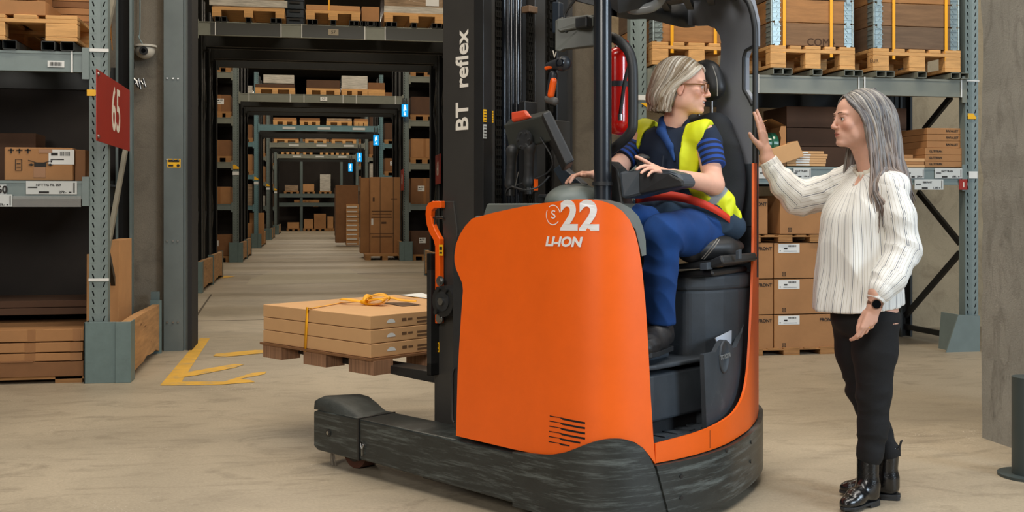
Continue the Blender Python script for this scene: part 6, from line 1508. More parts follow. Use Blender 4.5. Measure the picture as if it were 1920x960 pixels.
def push_out(G, p, off):
    if isinstance(G, list):
        for g_ in G: p = push_out(g_, p, off)
        return p
    f, lo, h = G
    q_ = (np.array(p)-lo)/h
    if np.any(q_ < 1) or np.any(q_ > np.array(f.shape)-2): return p
    def smp(v):
        g = (np.array(v)-lo)/h; i = np.clip(np.floor(g).astype(int), 0, np.array(f.shape)-2); t = np.clip(g-i, 0, 1); c = f[i[0]:i[0]+2, i[1]:i[1]+2, i[2]:i[2]+2]
        c = c[0]*(1-t[0])+c[1]*t[0]; c = c[0]*(1-t[1])+c[1]*t[1]; return float(c[0]*(1-t[2])+c[1]*t[2])
    for _ in range(3):
        d = smp(p)
        if d >= off: break
        g = Vector([smp(p+Vector(e)*h)-smp(p-Vector(e)*h) for e in ((1, 0, 0), (0, 1, 0), (0, 0, 1))])
        if g.length < 1e-6: break
        p = p+g.normalized()*(off-d)
    return p
def locks(par, name, Q, KF, KB, n, r, cols, seed=2, G=None, jit=.006, sides=(1, -1), taper=.35, ks=7, endj=.03, wave=.003, tips=None):
    """hair built lock by lock: key rows run from the parting to the tips, KF along the face and KB along the back"""
    rg = random.Random(seed); b = B(); C = []; NS = 6
    for i in range(n):
        sd = sides[i % len(sides)]; v = ((i//len(sides))+rg.random())/(n/len(sides)); pts_ = []; lift = rg.uniform(-.004, .004); ej = rg.uniform(-endj, endj*.4); ph = rg.uniform(0, 6)
        yk = max(0.0, math.cos(v*math.pi/2))**.55
        for j, (a, c2) in enumerate(zip(KF, KB)):
            x = a[0]*(1-v)+c2[0]*v; z = a[2]*(1-v)+c2[2]*v; y = (a[1]*(1-v)+c2[1]*v)*(yk if j else 1)
            m = 1 if j else .4; last = j == len(KF)-1
            pts_.append(Q(x+rg.uniform(-jit, jit)*m, sd*(y+lift*m+rg.uniform(-jit, jit)*.4*m), z+rg.uniform(-jit, jit)*.3*m+(ej if last else 0)))
        cu = catmull(pts_, ks); rr = r*rg.uniform(.7, 1.3); N = len(cu); R = []
        lv = rg.uniform(.0, .005)
        if G is not None:
            cu = [push_out(G if sd > 0 or not isinstance(G, list) else G[0], Vector(p), lv) for p in cu]
            for _ in range(3): cu = [cu[0]]+[(cu[k_-1]+cu[k_]*2+cu[k_+1])/4 for k_ in range(1, N-1)]+[cu[-1]]
        for j in range(N):
            t = j/(N-1); R.append(rr*(.55+.9*min(1, t*5))*(1-.1*t)*(1 if t < .8 else 1-(t-.8)/.2*(1-taper)))
            cu[j] = cu[j]+Vector((math.sin(ph+t*9), math.cos(ph*1.3+t*8), 0))*wave*t
        o0 = len(b.v); b.tube(cu, R, NS, True, True)
        c0 = cols[rg.randrange(len(cols))]; c1 = rg.choice(tips or cols); g = rg.uniform(.86, 1.12)
        for j in range(N):
            t = j/(N-1); cc = [g*(p*(1-t)+w*t) for p, w in zip(S(*c0), S(*c1))]; C += [cc]*NS
        C += [C[-1]]*(len(b.v)-o0-N*NS)
    me = bpy.data.meshes.new(name); me.from_pydata(b.v, [], b.f); me.polygons.foreach_set('use_smooth', b.s); me.materials.append(hairm)
    o = bpy.data.objects.new(name, me); COL.objects.link(o); o.parent = par; vcol(o, 'hc', C); return o
def limb_angle(co, pts_, up):
    """arc length around a limb, used as the coordinate across the stripes; and distance along it"""
    best = np.full(len(co), 1e9); su = np.zeros(len(co)); al = np.zeros(len(co)); acc = 0.0
    for a, c2 in zip(pts_, pts_[1:]):
        a = np.array(a); c2 = np.array(c2); ab = c2-a; L = np.linalg.norm(ab); t = np.clip((co-a)@ab/L**2, 0, 1); dv = co-a-t[:, None]*ab; dd = np.linalg.norm(dv, axis=1)
        e = ab/L; x = np.cross(np.array(up), e); x /= np.linalg.norm(x); y = np.cross(e, x); th = np.arctan2(dv@y, dv@x); w = dd < best
        su[w] = (th*.055)[w]; al[w] = (acc+t*L)[w]; best[w] = dd[w]; acc += L
    return su, al
def getco(o): n = len(o.data.vertices); co = np.empty(n*3, dtype=np.float32); o.data.vertices.foreach_get('co', co); return co.reshape(-1, 3).astype(np.float64)
def stripe_mat(name, base, dark, thin, period, w1, w2=None, axis='R'):
    m = bpy.data.materials.new(name); m.use_nodes = True; nt = m.node_tree; N = nt.nodes; L = nt.links; b = N['Principled BSDF']; b.inputs['Roughness'].default_value = .8
    a = N.new('ShaderNodeAttribute'); a.attribute_name = 'su'; sp = N.new('ShaderNodeSeparateColor'); L.new(a.outputs['Color'], sp.inputs[0])
    def M(op, x, y=None):
        n = N.new('ShaderNodeMath'); n.operation = op
        for i, v in enumerate((x, y)):
            if v is None: continue
            if isinstance(v, (int, float)): n.inputs[i].default_value = v
            else: L.new(v, n.inputs[i])
        return n.outputs[0]
    u = M('DIVIDE', sp.outputs[0], period); fr = M('FRACT', M('ADD', u, 50.0)); s1 = M('LESS_THAN', fr, w1)
    mx = N.new('ShaderNodeMix'); mx.data_type = 'RGBA'; mx.inputs['A'].default_value = (*base, 1); mx.inputs['B'].default_value = (*dark, 1); L.new(s1, mx.inputs['Factor']); out = mx.outputs['Result']
    if w2:
        fr2 = M('FRACT', M('ADD', M('MULTIPLY', u, 3.0), 50.5)); s2 = M('LESS_THAN', fr2, w2); m2 = N.new('ShaderNodeMix'); m2.data_type = 'RGBA'; L.new(out, m2.inputs['A']); m2.inputs['B'].default_value = (*thin, 1); L.new(s2, m2.inputs['Factor']); out = m2.outputs['Result']
    L.new(out, b.inputs['Base Color']); tc = N.new('ShaderNodeTexCoord'); n3 = N.new('ShaderNodeTexNoise'); n3.inputs['Scale'].default_value = 300; L.new(tc.outputs['Object'], n3.inputs['Vector'])
    bp = N.new('ShaderNodeBump'); bp.inputs['Strength'].default_value = .15; bp.inputs['Distance'].default_value = .002; L.new(n3.outputs['Fac'], bp.inputs['Height']); L.new(bp.outputs[0], b.inputs['Normal'])
    MATS[name] = m; return m
def set_su(o, su): vcol(o, 'su', np.stack([su, su, su], 1))
def fmesh(name, F, m, par): P_, Q_ = F.mesh(); return np_mesh(name, P_, Q_, m, par)
UPV = Vector((0, 0, 1))

# ----------------------------------------------------------------- the standing woman
w1 = thing('person', 'woman in white striped blouse and black trousers standing beside the truck, hand on its pillar', 'person', (0, 0, 0))
hf = cv3(-.985, -.17, -.02).normalized(); hl = UPV.cross(hf).normalized(); hu = hf.cross(hl).normalized(); hC = P3(1607, 225, 4.46); hs = .98
tf = cv3(-.93, -.37).normalized(); tl = UPV.cross(tf).normalized()
shL, elL, wrL = P3(1670, 350, 4.33), P3(1692, 468, 4.30), P3(1643, 556, 4.21)
shR, elR, wrR = P3(1604, 334, 4.60), P3(1500, 372, 4.70), P3(1438, 298, 4.70)
hipL, knL, anL = P3(1643, 600, 4.40), P3(1638, 742, 4.40), G3(1628, .13, 4.41)
hipR, knR, anR = P3(1600, 600, 4.55), P3(1616, 728, 4.57), G3(1668, .13, 4.50)
lo, hi = bounds([hC+UPV*.16, hC-hf*.12, P3(1400, 225, 4.6), P3(1400, 300, 4.78), shL, elL, wrL, anL, anR-UPV*.1, P3(1715, 500, 4.2)], .07)
F = Field(lo, hi, .0034)
q1 = head(F, hC, hf, hl, hu, hs); nb = P3(1640, 322, 4.47); neck(F, q1, hs, nb, .058, .058)
F.cap(nb+UPV*.0, nb-UPV*.10, .06, .09, .03)
add_loft(F, [(P3(1640, 330, 4.47), .13, .07), (P3(1636, 360, 4.47), .165, .095), (P3(1625, 430, 4.47), .15, .10), (P3(1622, 520, 4.47), .14, .10), (P3(1622, 600, 4.47), .165, .11)], tl)
F.chain([shL, elL, wrL+UPV*.02], [.035, .040, .030], .02); F.chain([shR, elR, wrR-UPV*.0], [.05, .042, .030], .02)
F.chain([hipL, knL, anL], [.08, .055, .028], .03); F.chain([hipR, knR, anR], [.08, .055, .028], .03)
dR = (P3(1428, 235, 4.68)-P3(1438, 292, 4.70)); nR = cv3(-.80, .60); lR = cv3(-.60, -.80)
hq, tipsR = hand(F, P3(1436, 284, 4.70), dR, nR, lR, 1.0, [(.05, .10, .05), (-.02, .1, .05), (0, .15, .1), (.05, .15, .1)], (.02, .0, -.02, -.05), thumb=((.024, .028, .012), (.046, .056, .020), (.062, .078, .022), (.076, .094, .020)))
F.cap(wrR, P3(1436, 284, 4.70), .030, .026, .015)
dL = (P3(1618, 634, 4.20)-P3(1638, 572, 4.21)); nL = cv3(-.15, .98, 0); lL = cv3(-.95, -.12, -.28)
hqL, tipsL = hand(F, P3(1640, 573, 4.21), dL, nL, lL, .95, [(.35, .55, .35), (.45, .6, .4), (.5, .65, .4), (.5, .7, .4)], (.08, .0, -.05, -.12), thumb=((.028, .022, .018), (.058, .032, .024), (.084, .034, .022), (.105, .032, .020)))
F.cap(wrL, P3(1640, 573, 4.21), .030, .026, .015)
body = fmesh('body', F, skinm, w1); paint_skin(body, q1, hs, hf, hl, hu, hC, (212, 164, 142), (176, 104, 92), (208, 126, 104))
eyes(w1, q1, hs, hf, hl, hu, (1, -.05, .02), (70, 80, 84)); face_lines(w1, q1, hs, (120, 96, 80))
# blouse
rowsB = [(P3(1640, 322, 4.47), .085, .062, 0), (P3(1640, 334, 4.47), .16, .085, .2), (P3(1630, 362, 4.47), .185, .115, .5), (P3(1616, 400, 4.46), .178, .142, .8), (P3(1610, 440, 4.46), .17, .150, 1), (P3(1608, 500, 4.46), .175, .160, 1.1), (P3(1607, 582, 4.46), .185, .178, 1.3)]
lo, hi = bounds([r[0] for r in rowsB]+[shL], .25); F = Field(lo, hi, .005); add_loft(F, rowsB, tl, 7, .020, .02, 1.0); F.cap(P3(1642, 345, 4.44), shL-UPV*.01, .045, .060, .04); F.cap(P3(1634, 342, 4.50), shR, .045, .066, .03)
F.plane(P3(1607, 578, 4.46), Vector((0, 0, -1))+cv3(.12, 0)); F.plane(nb-UPV*(-.012), (UPV-tf*.2))
F.cap(q1(-.0, 0, -.09), nb-UPV*.03-tf*-.02, .048, .052, .004, 's')
stripe = stripe_mat('striped_blouse', S(232, 231, 226), S(72, 76, 92), S(186, 178, 164), .034, .055, .10)
F.ell(nb+tf*.085-UPV*.035, np.array((.03, .016, .055)), np.array([tf, tl, UPV], dtype=np.float32).T, .006, 's'); Gb = (F.f.copy(), F.lo.copy(), F.h); bl_ = fmesh('blouse', F, stripe, w1); co = getco(bl_); ct = np.array(P3(1612, 450, 4.46)); dv = co-ct
th = np.arctan2(dv@np.array(tf), dv@np.array(tl)); set_su(bl_, (th*.16).astype(np.float32)+.004*np.sin(co[:, 2]*14)); wrinkle(bl_, .006, [(1, .3, .15), (.8, 1, .1), (.5, .1, .3)], 17, 3)
# collar ruffle
ru = B(); N = 60; vs = []
for k in range(N+1):
    a = -2.6+5.2*k/N; dv_ = tf*math.cos(a)+tl*math.sin(a); w_ = .006*math.sin(k*1.9)
    base_ = nb+UPV*(.012-.045*max(0, math.cos(a))**2)-tf*(.004)
    for h, rr_ in ((-.03, .080), (0, .077+w_*.3), (.014, .075+w_*.6), (.030, .080+w_*1.6)): vs.append(base_+dv_*rr_*(1.0 if abs(a) > 1.5 else 1.06)+UPV*h)
ru.add(vs, [(k*4+j, (k+1)*4+j, (k+1)*4+j+1, k*4+j+1) for k in range(N) for j in range(3)], True); o = ru.build('collar', mat('blouse_cream', S(214, 206, 190), .8, var=.06), w1); o.modifiers.new('s', 'SOLIDIFY').thickness = .002
def sleeve(name, pts_, rs, par, m, up, seed, h=.0045, wr=.008, ext=None):
    lo, hi = bounds(pts_, max(rs)+.03); F = Field(lo, hi, h); F.chain(pts_, rs, .025); o = fmesh(name, F, m, par); su, al = limb_angle(getco(o), pts_, up); set_su(o, su.astype(np.float32))
    return o
sl1 = sleeve('sleeve', [shL-UPV*.0, P3(1684, 405, 4.30), elL, P3(1668, 520, 4.25), P3(1652, 543, 4.22)], [.058, .064, .068, .062, .046], w1, stripe, cv3(1, 0), 1)
wrinkle(sl1, .008, [(.5, .2, .8), (1, .2, .6)], 30, 5, lambda c: np.clip(.35+(1.15-c[:, 2])*2.2, .25, 1.0))
sl2 = sleeve('sleeve', [shR, P3(1552, 360, 4.66), elR, P3(1470, 345, 4.70), P3(1450, 318, 4.70)], [.072, .072, .070, .054, .042], w1, stripe, UPV, 2)
wrinkle(sl2, .007, [(1, .2, .5), (.9, .1, -.6), (.6, .3, 1)], 34, 8)
for a, c2, r_, n_ in ((P3(1650, 545, 4.22), P3(1642, 562, 4.212), .040, 1), (P3(1456, 326, 4.70), P3(1441, 302, 4.70), .044, 2)):
    lo, hi = bounds([a, c2], .08); F = Field(lo, hi, .004); F.cap(a, c2, r_, r_*.93, 0); e = (c2-a).normalized(); F.plane(c2+e*.004, e, 0); F.plane(a-e*.004, -e, 0); o = fmesh('cuff', F, stripe, w1); su, al = limb_angle(getco(o), [a, c2], (1, 0, 0)); set_su(o, su.astype(np.float32))
# watch and ring
wc = P3(1641, 569, 4.21); e = dL.normalized()
b = B(); N = 28; x = e.cross(cv3(0, 1)).normalized(); y = e.cross(x)
vs = [wc+(x*math.cos(2*math.pi*k/N)*.031+y*math.sin(2*math.pi*k/N)*.027)+e*h for k in range(N) for h in (-.011, .011)]
b.add(vs, [(2*k, 2*((k+1) % N), 2*((k+1) % N)+1, 2*k+1) for k in range(N)], True); o = b.build('watch_strap', mat('rose_watch', S(150, 110, 90), .35, .5), w1); o.modifiers.new('s', 'SOLIDIFY').thickness = .003
fc_ = wc+cv3(-.006, -.028); ax = cv3(-.1, -1, .05).normalized(); B().cyl(fc_, fc_+ax*.009, .020, 28).build('watch_case', MATS['rose_watch'], w1, .002); B().cyl(fc_+ax*.009, fc_+ax*.0105, .017, 24).build('watch_face', mat('watch_glass', S(10, 10, 12), .1), w1)
kn_ = hqL(.098, -.010, .004); b = B(); b.tube([kn_+(lL.normalized()*math.cos(a)+nL.normalized()*math.sin(a))*.0098 for a in [2*math.pi*k/16 for k in range(17)]], .0012, 6, False); b.build('ring', mat('gold', S(220, 170, 90), .25, 1.0), w1)
# trousers
lo, hi = bounds([hipL, hipR, anL, anR, knR, knL, P3(1620, 570, 4.47)], .13); F = Field(lo, hi, .005)
F.ell(P3(1620, 592, 4.47), (.135, .135, .10), k=0); F.chain([hipL, P3(1640, 660, 4.40), knL, P3(1637, 800, 4.40), G3(1631, .21, 4.40)], [.095, .085, .064, .057, .052], .03); F.chain([hipR, P3(1605, 660, 4.55), knR, P3(1642, 800, 4.54), G3(1664, .20, 4.50)], [.090, .080, .062, .054, .048], .03)
tr = fmesh('trousers', F, blackc, w1); zk = knL.z; wrinkle(tr, .0045, [(.2, .2, 1), (.5, .1, 1)], 40, 9, lambda c: .25+np.exp(-((c[:, 2]-zk)/.07)**2)+.8*np.exp(-((c[:, 2]-.25)/.06)**2))
# boots
def boot(par, an, heel, toe, m, hh=.025, name='boot', shaft=.13):
    d = (toe-heel); d.z = 0; L = d.length; d.normalize(); sdv = UPV.cross(d)
    q = lambda x, z, y=0: Vector((heel.x, heel.y, 0))+d*x+sdv*y+UPV*z
    lo, hi = bounds([an+UPV*shaft, q(-.05, 0), q(L+.03, 0), q(0, .1)], .07); F = Field(lo, hi, .004)
    F.cap(an+UPV*(shaft), q(.045, .10), .045, .044, .0); F.cap(q(.035, .085), q(.03, .055), .043, .036, .02); F.cap(q(.04, .06), q(L*.55, .052), .036, .037, .03); F.cap(q(L*.55, .048), q(L-.055, .038), .037, .033, .02, flat=(UPV, .8)); F.cap(q(L-.07, .036), q(L-.035, .032), .033, .026, .015, flat=(UPV, .75))
    F.plane(q(0, .018+.0), -UPV, .002); F.plane(an+UPV*.095, UPV, .002); bo_ = fmesh(name, F, m, par)
    sole = []
    for x, wv in ((-.012, .018), (.0, .029), (.04, .034), (L*.42, .028), (L*.62, .038), (L*.82, .036), (L-.03, .026), (L-.008, .010)): sole.append((x, wv))
    pl = [q(x, 0, wv) for x, wv in sole]+[q(x, 0, -wv) for x, wv in sole[::-1]]; vs = []
    for p in pl: vs.append(p+UPV*(.010 if (p-q(0, 0)).dot(d) > .075 else .0125))
    vs2 = [p+UPV*.012 for p in vs]; n_ = len(pl)
    B().add(vs+vs2, [list(range(n_))[::-1], list(range(n_, 2*n_))]+[(i, (i+1) % n_, n_+(i+1) % n_, n_+i) for i in range(n_)]).build('sole', black, bo_, .002)
    hp_ = [q(x, 0, wv) for x, wv in ((-.010, .018), (.0, .029), (.035, .033), (.068, .031))]+[q(x, 0, -wv) for x, wv in ((.068, .031), (.035, .033), (.0, .029), (-.010, .018))]
    B().add([p+UPV*.0 for p in hp_]+[p+UPV*.016 for p in hp_], [list(range(8))[::-1], list(range(8, 16))]+[(i, (i+1) % 8, 8+(i+1) % 8, 8+i) for i in range(8)]).build('heel', black, bo_, .002)
    return bo_
b1 = boot(w1, anL, G3(1639, 0, 4.42), G3(1577, 0, 4.285), leather); b2_ = boot(w1, anR, G3(1683, 0, 4.49), G3(1570, 0, 4.57), leather)
pt_ = G3(1687, .245, 4.48); B().tube([pt_+Vector((0, 0, -.06)), pt_+Vector((0, 0, -.02)), pt_+cv3(.006, 0, .002), pt_+cv3(.012, 0, .004)], .0045, 8).build('pull_tab', bootm, b2_)
# hair
hq1 = lambda x, y, z: Vector(q1(x, y, z))
KF = [(.058, .004, .104), (.056, .052, .070), (.020, .084, .010), (-.002, .084, -.080), (-.006, .106, -.19), (.000, .135, -.31), (.002, .150, -.42)]
KB = [(-.080, .002, .135), (-.140, .050, .065), (-.168, .075, -.010), (-.188, .080, -.11), (-.205, .100, -.20), (-.225, .125, -.29), (-.238, .14, -.37)]
lo, hi = bounds([hq1(-.2, -.1, .1), hq1(.05, .1, -.35), hq1(-.05, 0, .14), hq1(-.25, 0, -.3)], .08); F = Field(lo, hi, .006)
RR = np.array([hf, hl, hu], dtype=np.float32).T
F.ell(hq1(-.034, 0, .045), np.array((.106, .083, .084))*hs, RR, .02); F.ell(hq1(-.085, 0, -.02), (.085, .078, .10), RR, .03); F.ell(hq1(-.095, 0, -.13), (.088, .078, .13), RR, .03); F.ell(hq1(-.108, 0, -.25), (.100, .085, .11), RR, .03)
F.ell(hq1(.105, 0, -.035), (.085, .078, .10), RR, .02, 's')
G1 = (F.f.copy(), F.lo.copy(), F.h); hb = fmesh('hair_volume', F, hairm, w1); vcol(hb, 'hc', np.tile(np.array(S(84, 80, 78)), (len(hb.data.vertices), 1)))
greys = [(128, 127, 124), (100, 102, 106), (76, 77, 82), (162, 158, 148), (66, 66, 70), (112, 108, 104), (86, 82, 80), (140, 138, 134)]
locks(w1, 'hair', hq1, KF, KB, 700, .0034, greys, 4, [G1, Gb], .010, taper=.15, endj=.07, wave=.008, tips=[(128, 108, 96), (104, 88, 78), (150, 132, 120), (120, 116, 116)])

# ----------------------------------------------------------------- the driver
w2 = thing('person', 'driver with blond bob and brown glasses in yellow vest sitting in the truck', 'person', (0, 0, 0))
gf = cv3(.93, -.33, -.10).normalized(); gl_ = UPV.cross(gf).normalized(); gu = gf.cross(gl_).normalized(); gC = P3(1283, 163, 4.66); gs = 1.0
A = cv3(.88, -.47).normalized(); Fw = cv3(-.47, -.88).normalized()
sL, eL, wL = P3(1322, 252, 4.58), P3(1338, 346, 4.50), P3(1262, 330, 4.33)
sR, eR, wR = P3(1208, 250, 4.82), P3(1160, 312, 4.70), P3(1122, 328, 4.56)
hpL, kL, aL = P3(1328, 432, 4.64), P3(1243, 436, 4.30), P3(1238, 612, 4.37)
hpR, kR, aR = P3(1284, 430, 4.80), P3(1190, 416, 4.50), P3(1182, 590, 4.56)
lo, hi = bounds([gC+UPV*.15, sL, sR, eL, eR, wL, wR, P3(1065, 330, 4.5), kL, aL-UPV*.05, hpR, P3(1300, 430, 4.85), P3(1345, 300, 4.6)], .07)
F = Field(lo, hi, .0036)
q2 = head(F, gC, gf, gl_, gu, gs, True); nb2 = P3(1264, 240, 4.70); neck(F, q2, gs, nb2, .050, .054)
add_loft(F, [(P3(1265, 245, 4.70), .13, .07), (P3(1266, 280, 4.70), .15, .09), (P3(1272, 350, 4.72), .13, .09), (P3(1300, 430, 4.74), .15, .11)], A)
F.chain([sL, eL, wL], [.048, .042, .029], .02); F.chain([sR, eR, wR], [.048, .042, .029], .02); F.chain([hpL, kL, aL], [.08, .055, .04], .03); F.chain([hpR, kR, aR], [.08, .055, .04], .03)
dl_ = P3(1206, 306, 4.27)-wL; nl_ = cv3(-.05, -.35, -.93); ll_ = UPV.cross(dl_).normalized()*-1
ll_ = (cv3(-.1, .9, .35)).normalized()
hand(F, wL+dl_.normalized()*.012, dl_, nl_, ll_, .95, [(-.12, .05, .05), (.25, .3, .2), (.3, .35, .2), (.35, .4, .25)], (.12, .0, -.06, -.14))
dr_ = P3(1078, 326, 4.50)-wR; nr_ = cv3(-.2, -.3, -.93); lr_ = cv3(.2, -.95, .1)
hand(F, wR+dr_.normalized()*.010, dr_, nr_, lr_, .95, [(.35, .5, .3), (.3, .5, .3), (.25, .45, .3), (.2, .4, .3)], (.10, .0, -.06, -.14))
body2 = fmesh('body', F, skinm, w2); paint_skin(body2, q2, gs, gf, gl_, gu, gC, (226, 174, 150), (196, 106, 98), (226, 138, 116))
eyes(w2, q2, gs, gf, gl_, gu, (1, .25, -.08), (90, 110, 100)); face_lines(w2, q2, gs, (120, 88, 62))
te = B(); N = 12; vs = []
for k in range(N+1):
    y = -.017+.034*k/N; x = .0945-26*y*y*.6
    for z in (-.0575, -.0645): vs.append(q2(x, y, z))
te.add(vs, [(2*k, 2*k+1, 2*k+3, 2*k+2) for k in range(N)], True); o = te.build('teeth', mat('teeth', S(238, 232, 220), .3), w2); o.modifiers.new('s', 'SOLIDIFY').thickness = .003
# glasses
gm_ = mat('brown_acetate', S(120, 74, 34), .25, var=.2, vscale=60, coat=.5); b = B()
for y in (-1, 1):
    fr = [(.0225*math.copysign(abs(math.cos(a))**.75, math.cos(a)), .0195*math.copysign(abs(math.sin(a))**.75, math.sin(a))) for a in [2*math.pi*k/24 for k in range(25)]]
    b.tube([q2(.104-.35*abs(u+y*.031-0)*.35, y*.031+u, -.001+v) for u, v in fr], .0026, 6, False)
    b.tube([q2(.095, y*.055, .010), q2(.060, y*.074, .008), q2(.010, y*.082, .004), q2(-.012, y*.082, -.006)], [.003, .0034, .0030, .0022], 6)
b.tube([q2(.104, -.009, .003), q2(.1065, 0, .005), q2(.104, .009, .003)], .002, 6); b.tube([q2(.104, -.010, .013), q2(.1065, 0, .014), q2(.104, .010, .013)], .0018, 6)
gls = b.build('glasses', gm_, w2)
lens = bpy.data.materials.new('tinted_lens'); lens.use_nodes = True; _b = lens.node_tree.nodes['Principled BSDF']; _b.inputs['Base Color'].default_value = (.25, .2, .18, 1); _b.inputs['Alpha'].default_value = .28; _b.inputs['Roughness'].default_value = .05
for y in (-1, 1): B().add([q2(.103-.12*abs(u+y*.031), y*.031+u, -.001+v) for u, v in fr[:-1]], [list(range(24))]).build('lens', lens, gls)
# clothes
def torso_rows(g): return [(P3(1264, 236, 4.70), .090+g, .062+g), (P3(1265, 252, 4.70), .158+g, .085+g), (P3(1266, 290, 4.70), .172+g, .112+g), (P3(1272, 340, 4.71), .165+g, .118+g), (P3(1288, 392, 4.72), .178+g, .135+g), (P3(1296, 425, 4.72), .205+g, .150+g)]
lo, hi = bounds([r[0] for r in torso_rows(0)]+[sL, sR], .26); F = Field(lo, hi, .005); add_loft(F, torso_rows(0), A)
F.cap(sL+UPV*.005, P3(1330, 268, 4.57), .054, .056, .03); F.cap(sR+UPV*.005, P3(1198, 268, 4.81), .054, .056, .03); F.plane(nb2+UPV*.018, UPV+Fw*.4); F.cap(q2(-.01, 0, -.1), nb2-UPV*.01, .052, .056, .004, 's')
vest = fmesh('navy_vest', F, navy, w2); wrinkle(vest, .003, [(.3, .3, 1), (1, .2, .2)], 24, 11)
F = Field(lo, hi, .005); add_loft(F, torso_rows(.011), A); F.cap(sL+UPV*.004, sL-A*.02, .060, .060, .03); F.cap(sR+UPV*.004, sR+A*.02, .060, .060, .03)
X, Y, Z = F.grids(); cc_ = P3(1266, 300, 4.70); aa = (X-cc_.x)*A.x+(Y-cc_.y)*A.y; ff = (X-cc_.x)*Fw.x+(Y-cc_.y)*Fw.y
zt_ = P3(1265, 236, 4.7).z; zb_ = P3(1265, 330, 4.7).z; kz_ = np.clip((zt_-Z)/(zt_-zb_), 0, 1.6)
inner = .072-.016*kz_; innerR = .115+.075*kz_
outer = .150+.0*Z
dL_ = np.maximum(inner-aa, aa-(.178-.060*kz_)); dR_ = np.maximum(innerR+aa, -(.192+.06*kz_)-aa)
dm = np.minimum(dL_, dR_); dm = np.where(ff < -.06, np.minimum(dm, np.abs(aa)-.17), dm)
F.f = np.maximum(F.f, dm.astype(np.float32)); F.f = np.maximum(F.f, (zb_-.06-Z).astype(np.float32)*np.ones_like(F.f))
hv = fmesh('hi_vis_vest', F, hivis, w2); wrinkle(hv, .004, [(.3, .3, 1)], 22, 12)
lo, hi = bounds([P3(1330, 345, 4.58), P3(1370, 415, 4.66), P3(1290, 340, 4.5)], .09); F = Field(lo, hi, .0045)
F.cap(P3(1318, 348, 4.53), P3(1348, 388, 4.56), .055, .070, 0, flat=(cv3(-.3, -.95), .5)); F.cap(P3(1335, 375, 4.55), P3(1368, 404, 4.62), .055, .050, .03, flat=(cv3(-.3, -.95), .5))
hem = fmesh('hi_vis_hem', F, mat('hi_vis_taped', S(226, 236, 26), .55, attr='tc'), w2); co = getco(hem)
o0 = np.array(P3(1330, 350, 4.5)); ux = np.array(cv3(.75, 0, -.66)); uy = np.array(cv3(.62, 0, .78)); dx_ = (co-o0)@ux; dy_ = (co-o0)@uy
band = (np.abs(dx_-.055) < .017) | ((np.abs(dy_+.018) < .013) & (dx_ < .06) & (dx_ > -.03)); cl = np.tile(np.array(S(226, 236, 26)), (len(co), 1)); cl[band] = S(140, 146, 148); vcol(hem, 'tc', cl); wrinkle(hem, .007, [(1, .1, .5)], 34, 15)
# collar
for nm_, m_, lst in (('collar', mat('royal_blue_collar', S(22, 62, 120), .85, bump=.2, bscale=400), [(1243, 226, 4.72, .020), (1240, 246, 4.64, .020), (1256, 274, 4.58, .014), (1264, 300, 4.57, .006)]), ('collar', navy, [(1286, 230, 4.67, .018), (1284, 242, 4.64, .014)])):
    pts_ = [P3(a, b_, d_) for a, b_, d_, _ in lst]; F = Field(*bounds(pts_, .05), .004); F.chain(pts_, [r for *_, r in lst], .012); fmesh(nm_, F, m_, w2)
B().tube([P3(1243, 292, 4.555), P3(1240, 330, 4.55), P3(1241, 365, 4.55)], .004, 6).build('placket', mat('dark_navy', S(12, 22, 38), .8), w2)
tee = stripe_mat('striped_tee', S(20, 66, 150), S(16, 26, 50), S(16, 26, 50), .026, .48)
for pts_, rs in (([P3(1330, 275, 4.56), P3(1338, 312, 4.52)], [.056, .052]), ([P3(1196, 272, 4.80), P3(1166, 302, 4.72)], [.060, .056])):
    lo, hi = bounds(pts_, .08); F = Field(lo, hi, .004); F.chain(pts_, rs, 0); e = (pts_[1]-pts_[0]).normalized(); F.plane(pts_[1], e, .001); o = fmesh('tee_sleeve', F, tee, w2); co = getco(o); al = (co-np.array(pts_[0]))@np.array(e); set_su(o, al.astype(np.float32))
F = Field(*bounds([nb2, q2(-.01, 0, -.12)], .09), .004); e = (Vector(q2(-.018, 0, -.07))-nb2).normalized(); F.cap(nb2-e*.02, nb2+e*.012, .066, .060, 0); F.plane(nb2+e*.012, e, .003); o = fmesh('tee_neckline', F, tee, w2); co = getco(o); set_su(o, ((co-np.array(nb2))@np.array(e)+.004*0).astype(np.float32))
# trousers
lo, hi = bounds([hpL, hpR, kL, kR, aL, aR], .12); F = Field(lo, hi, .005); F.ell(P3(1300, 430, 4.73), (.17, .15, .09), k=0)
F.chain([hpL, P3(1285, 436, 4.46), kL], [.098, .090, .072], .03); F.chain([kL+cv3(-.0, 0, .0), P3(1238, 510, 4.33), P3(1239, 606, 4.37)], [.072, .064, .056], .02)
F.chain([hpR, P3(1238, 424, 4.64), kR], [.095, .086, .070], .03); F.chain([kR, P3(1184, 500, 4.53), aR], [.068, .062, .055], .02); F.plane(P3(1239, 607, 4.37), (0, 0, -1), .002)
tr2 = fmesh('work_trousers', F, denim, w2); wrinkle(tr2, .006, [(.4, .3, 1), (1, .2, .3)], 26, 21)
F = Field(*bounds([P3(1300, 400, 4.7), P3(1385, 440, 4.66), P3(1190, 395, 4.7)], .12), .005)
F.chain([P3(1200, 392, 4.66), P3(1262, 398, 4.56), P3(1330, 408, 4.52), P3(1372, 425, 4.62)], [.045, .060, .062, .055], .03)
jk = fmesh('jacket_hem', F, mat('dusty_navy', S(30, 52, 72), .85, var=.1, bump=.2, bscale=400), w2); wrinkle(jk, .007, [(1, .2, .4), (.3, .2, 1)], 30, 23)
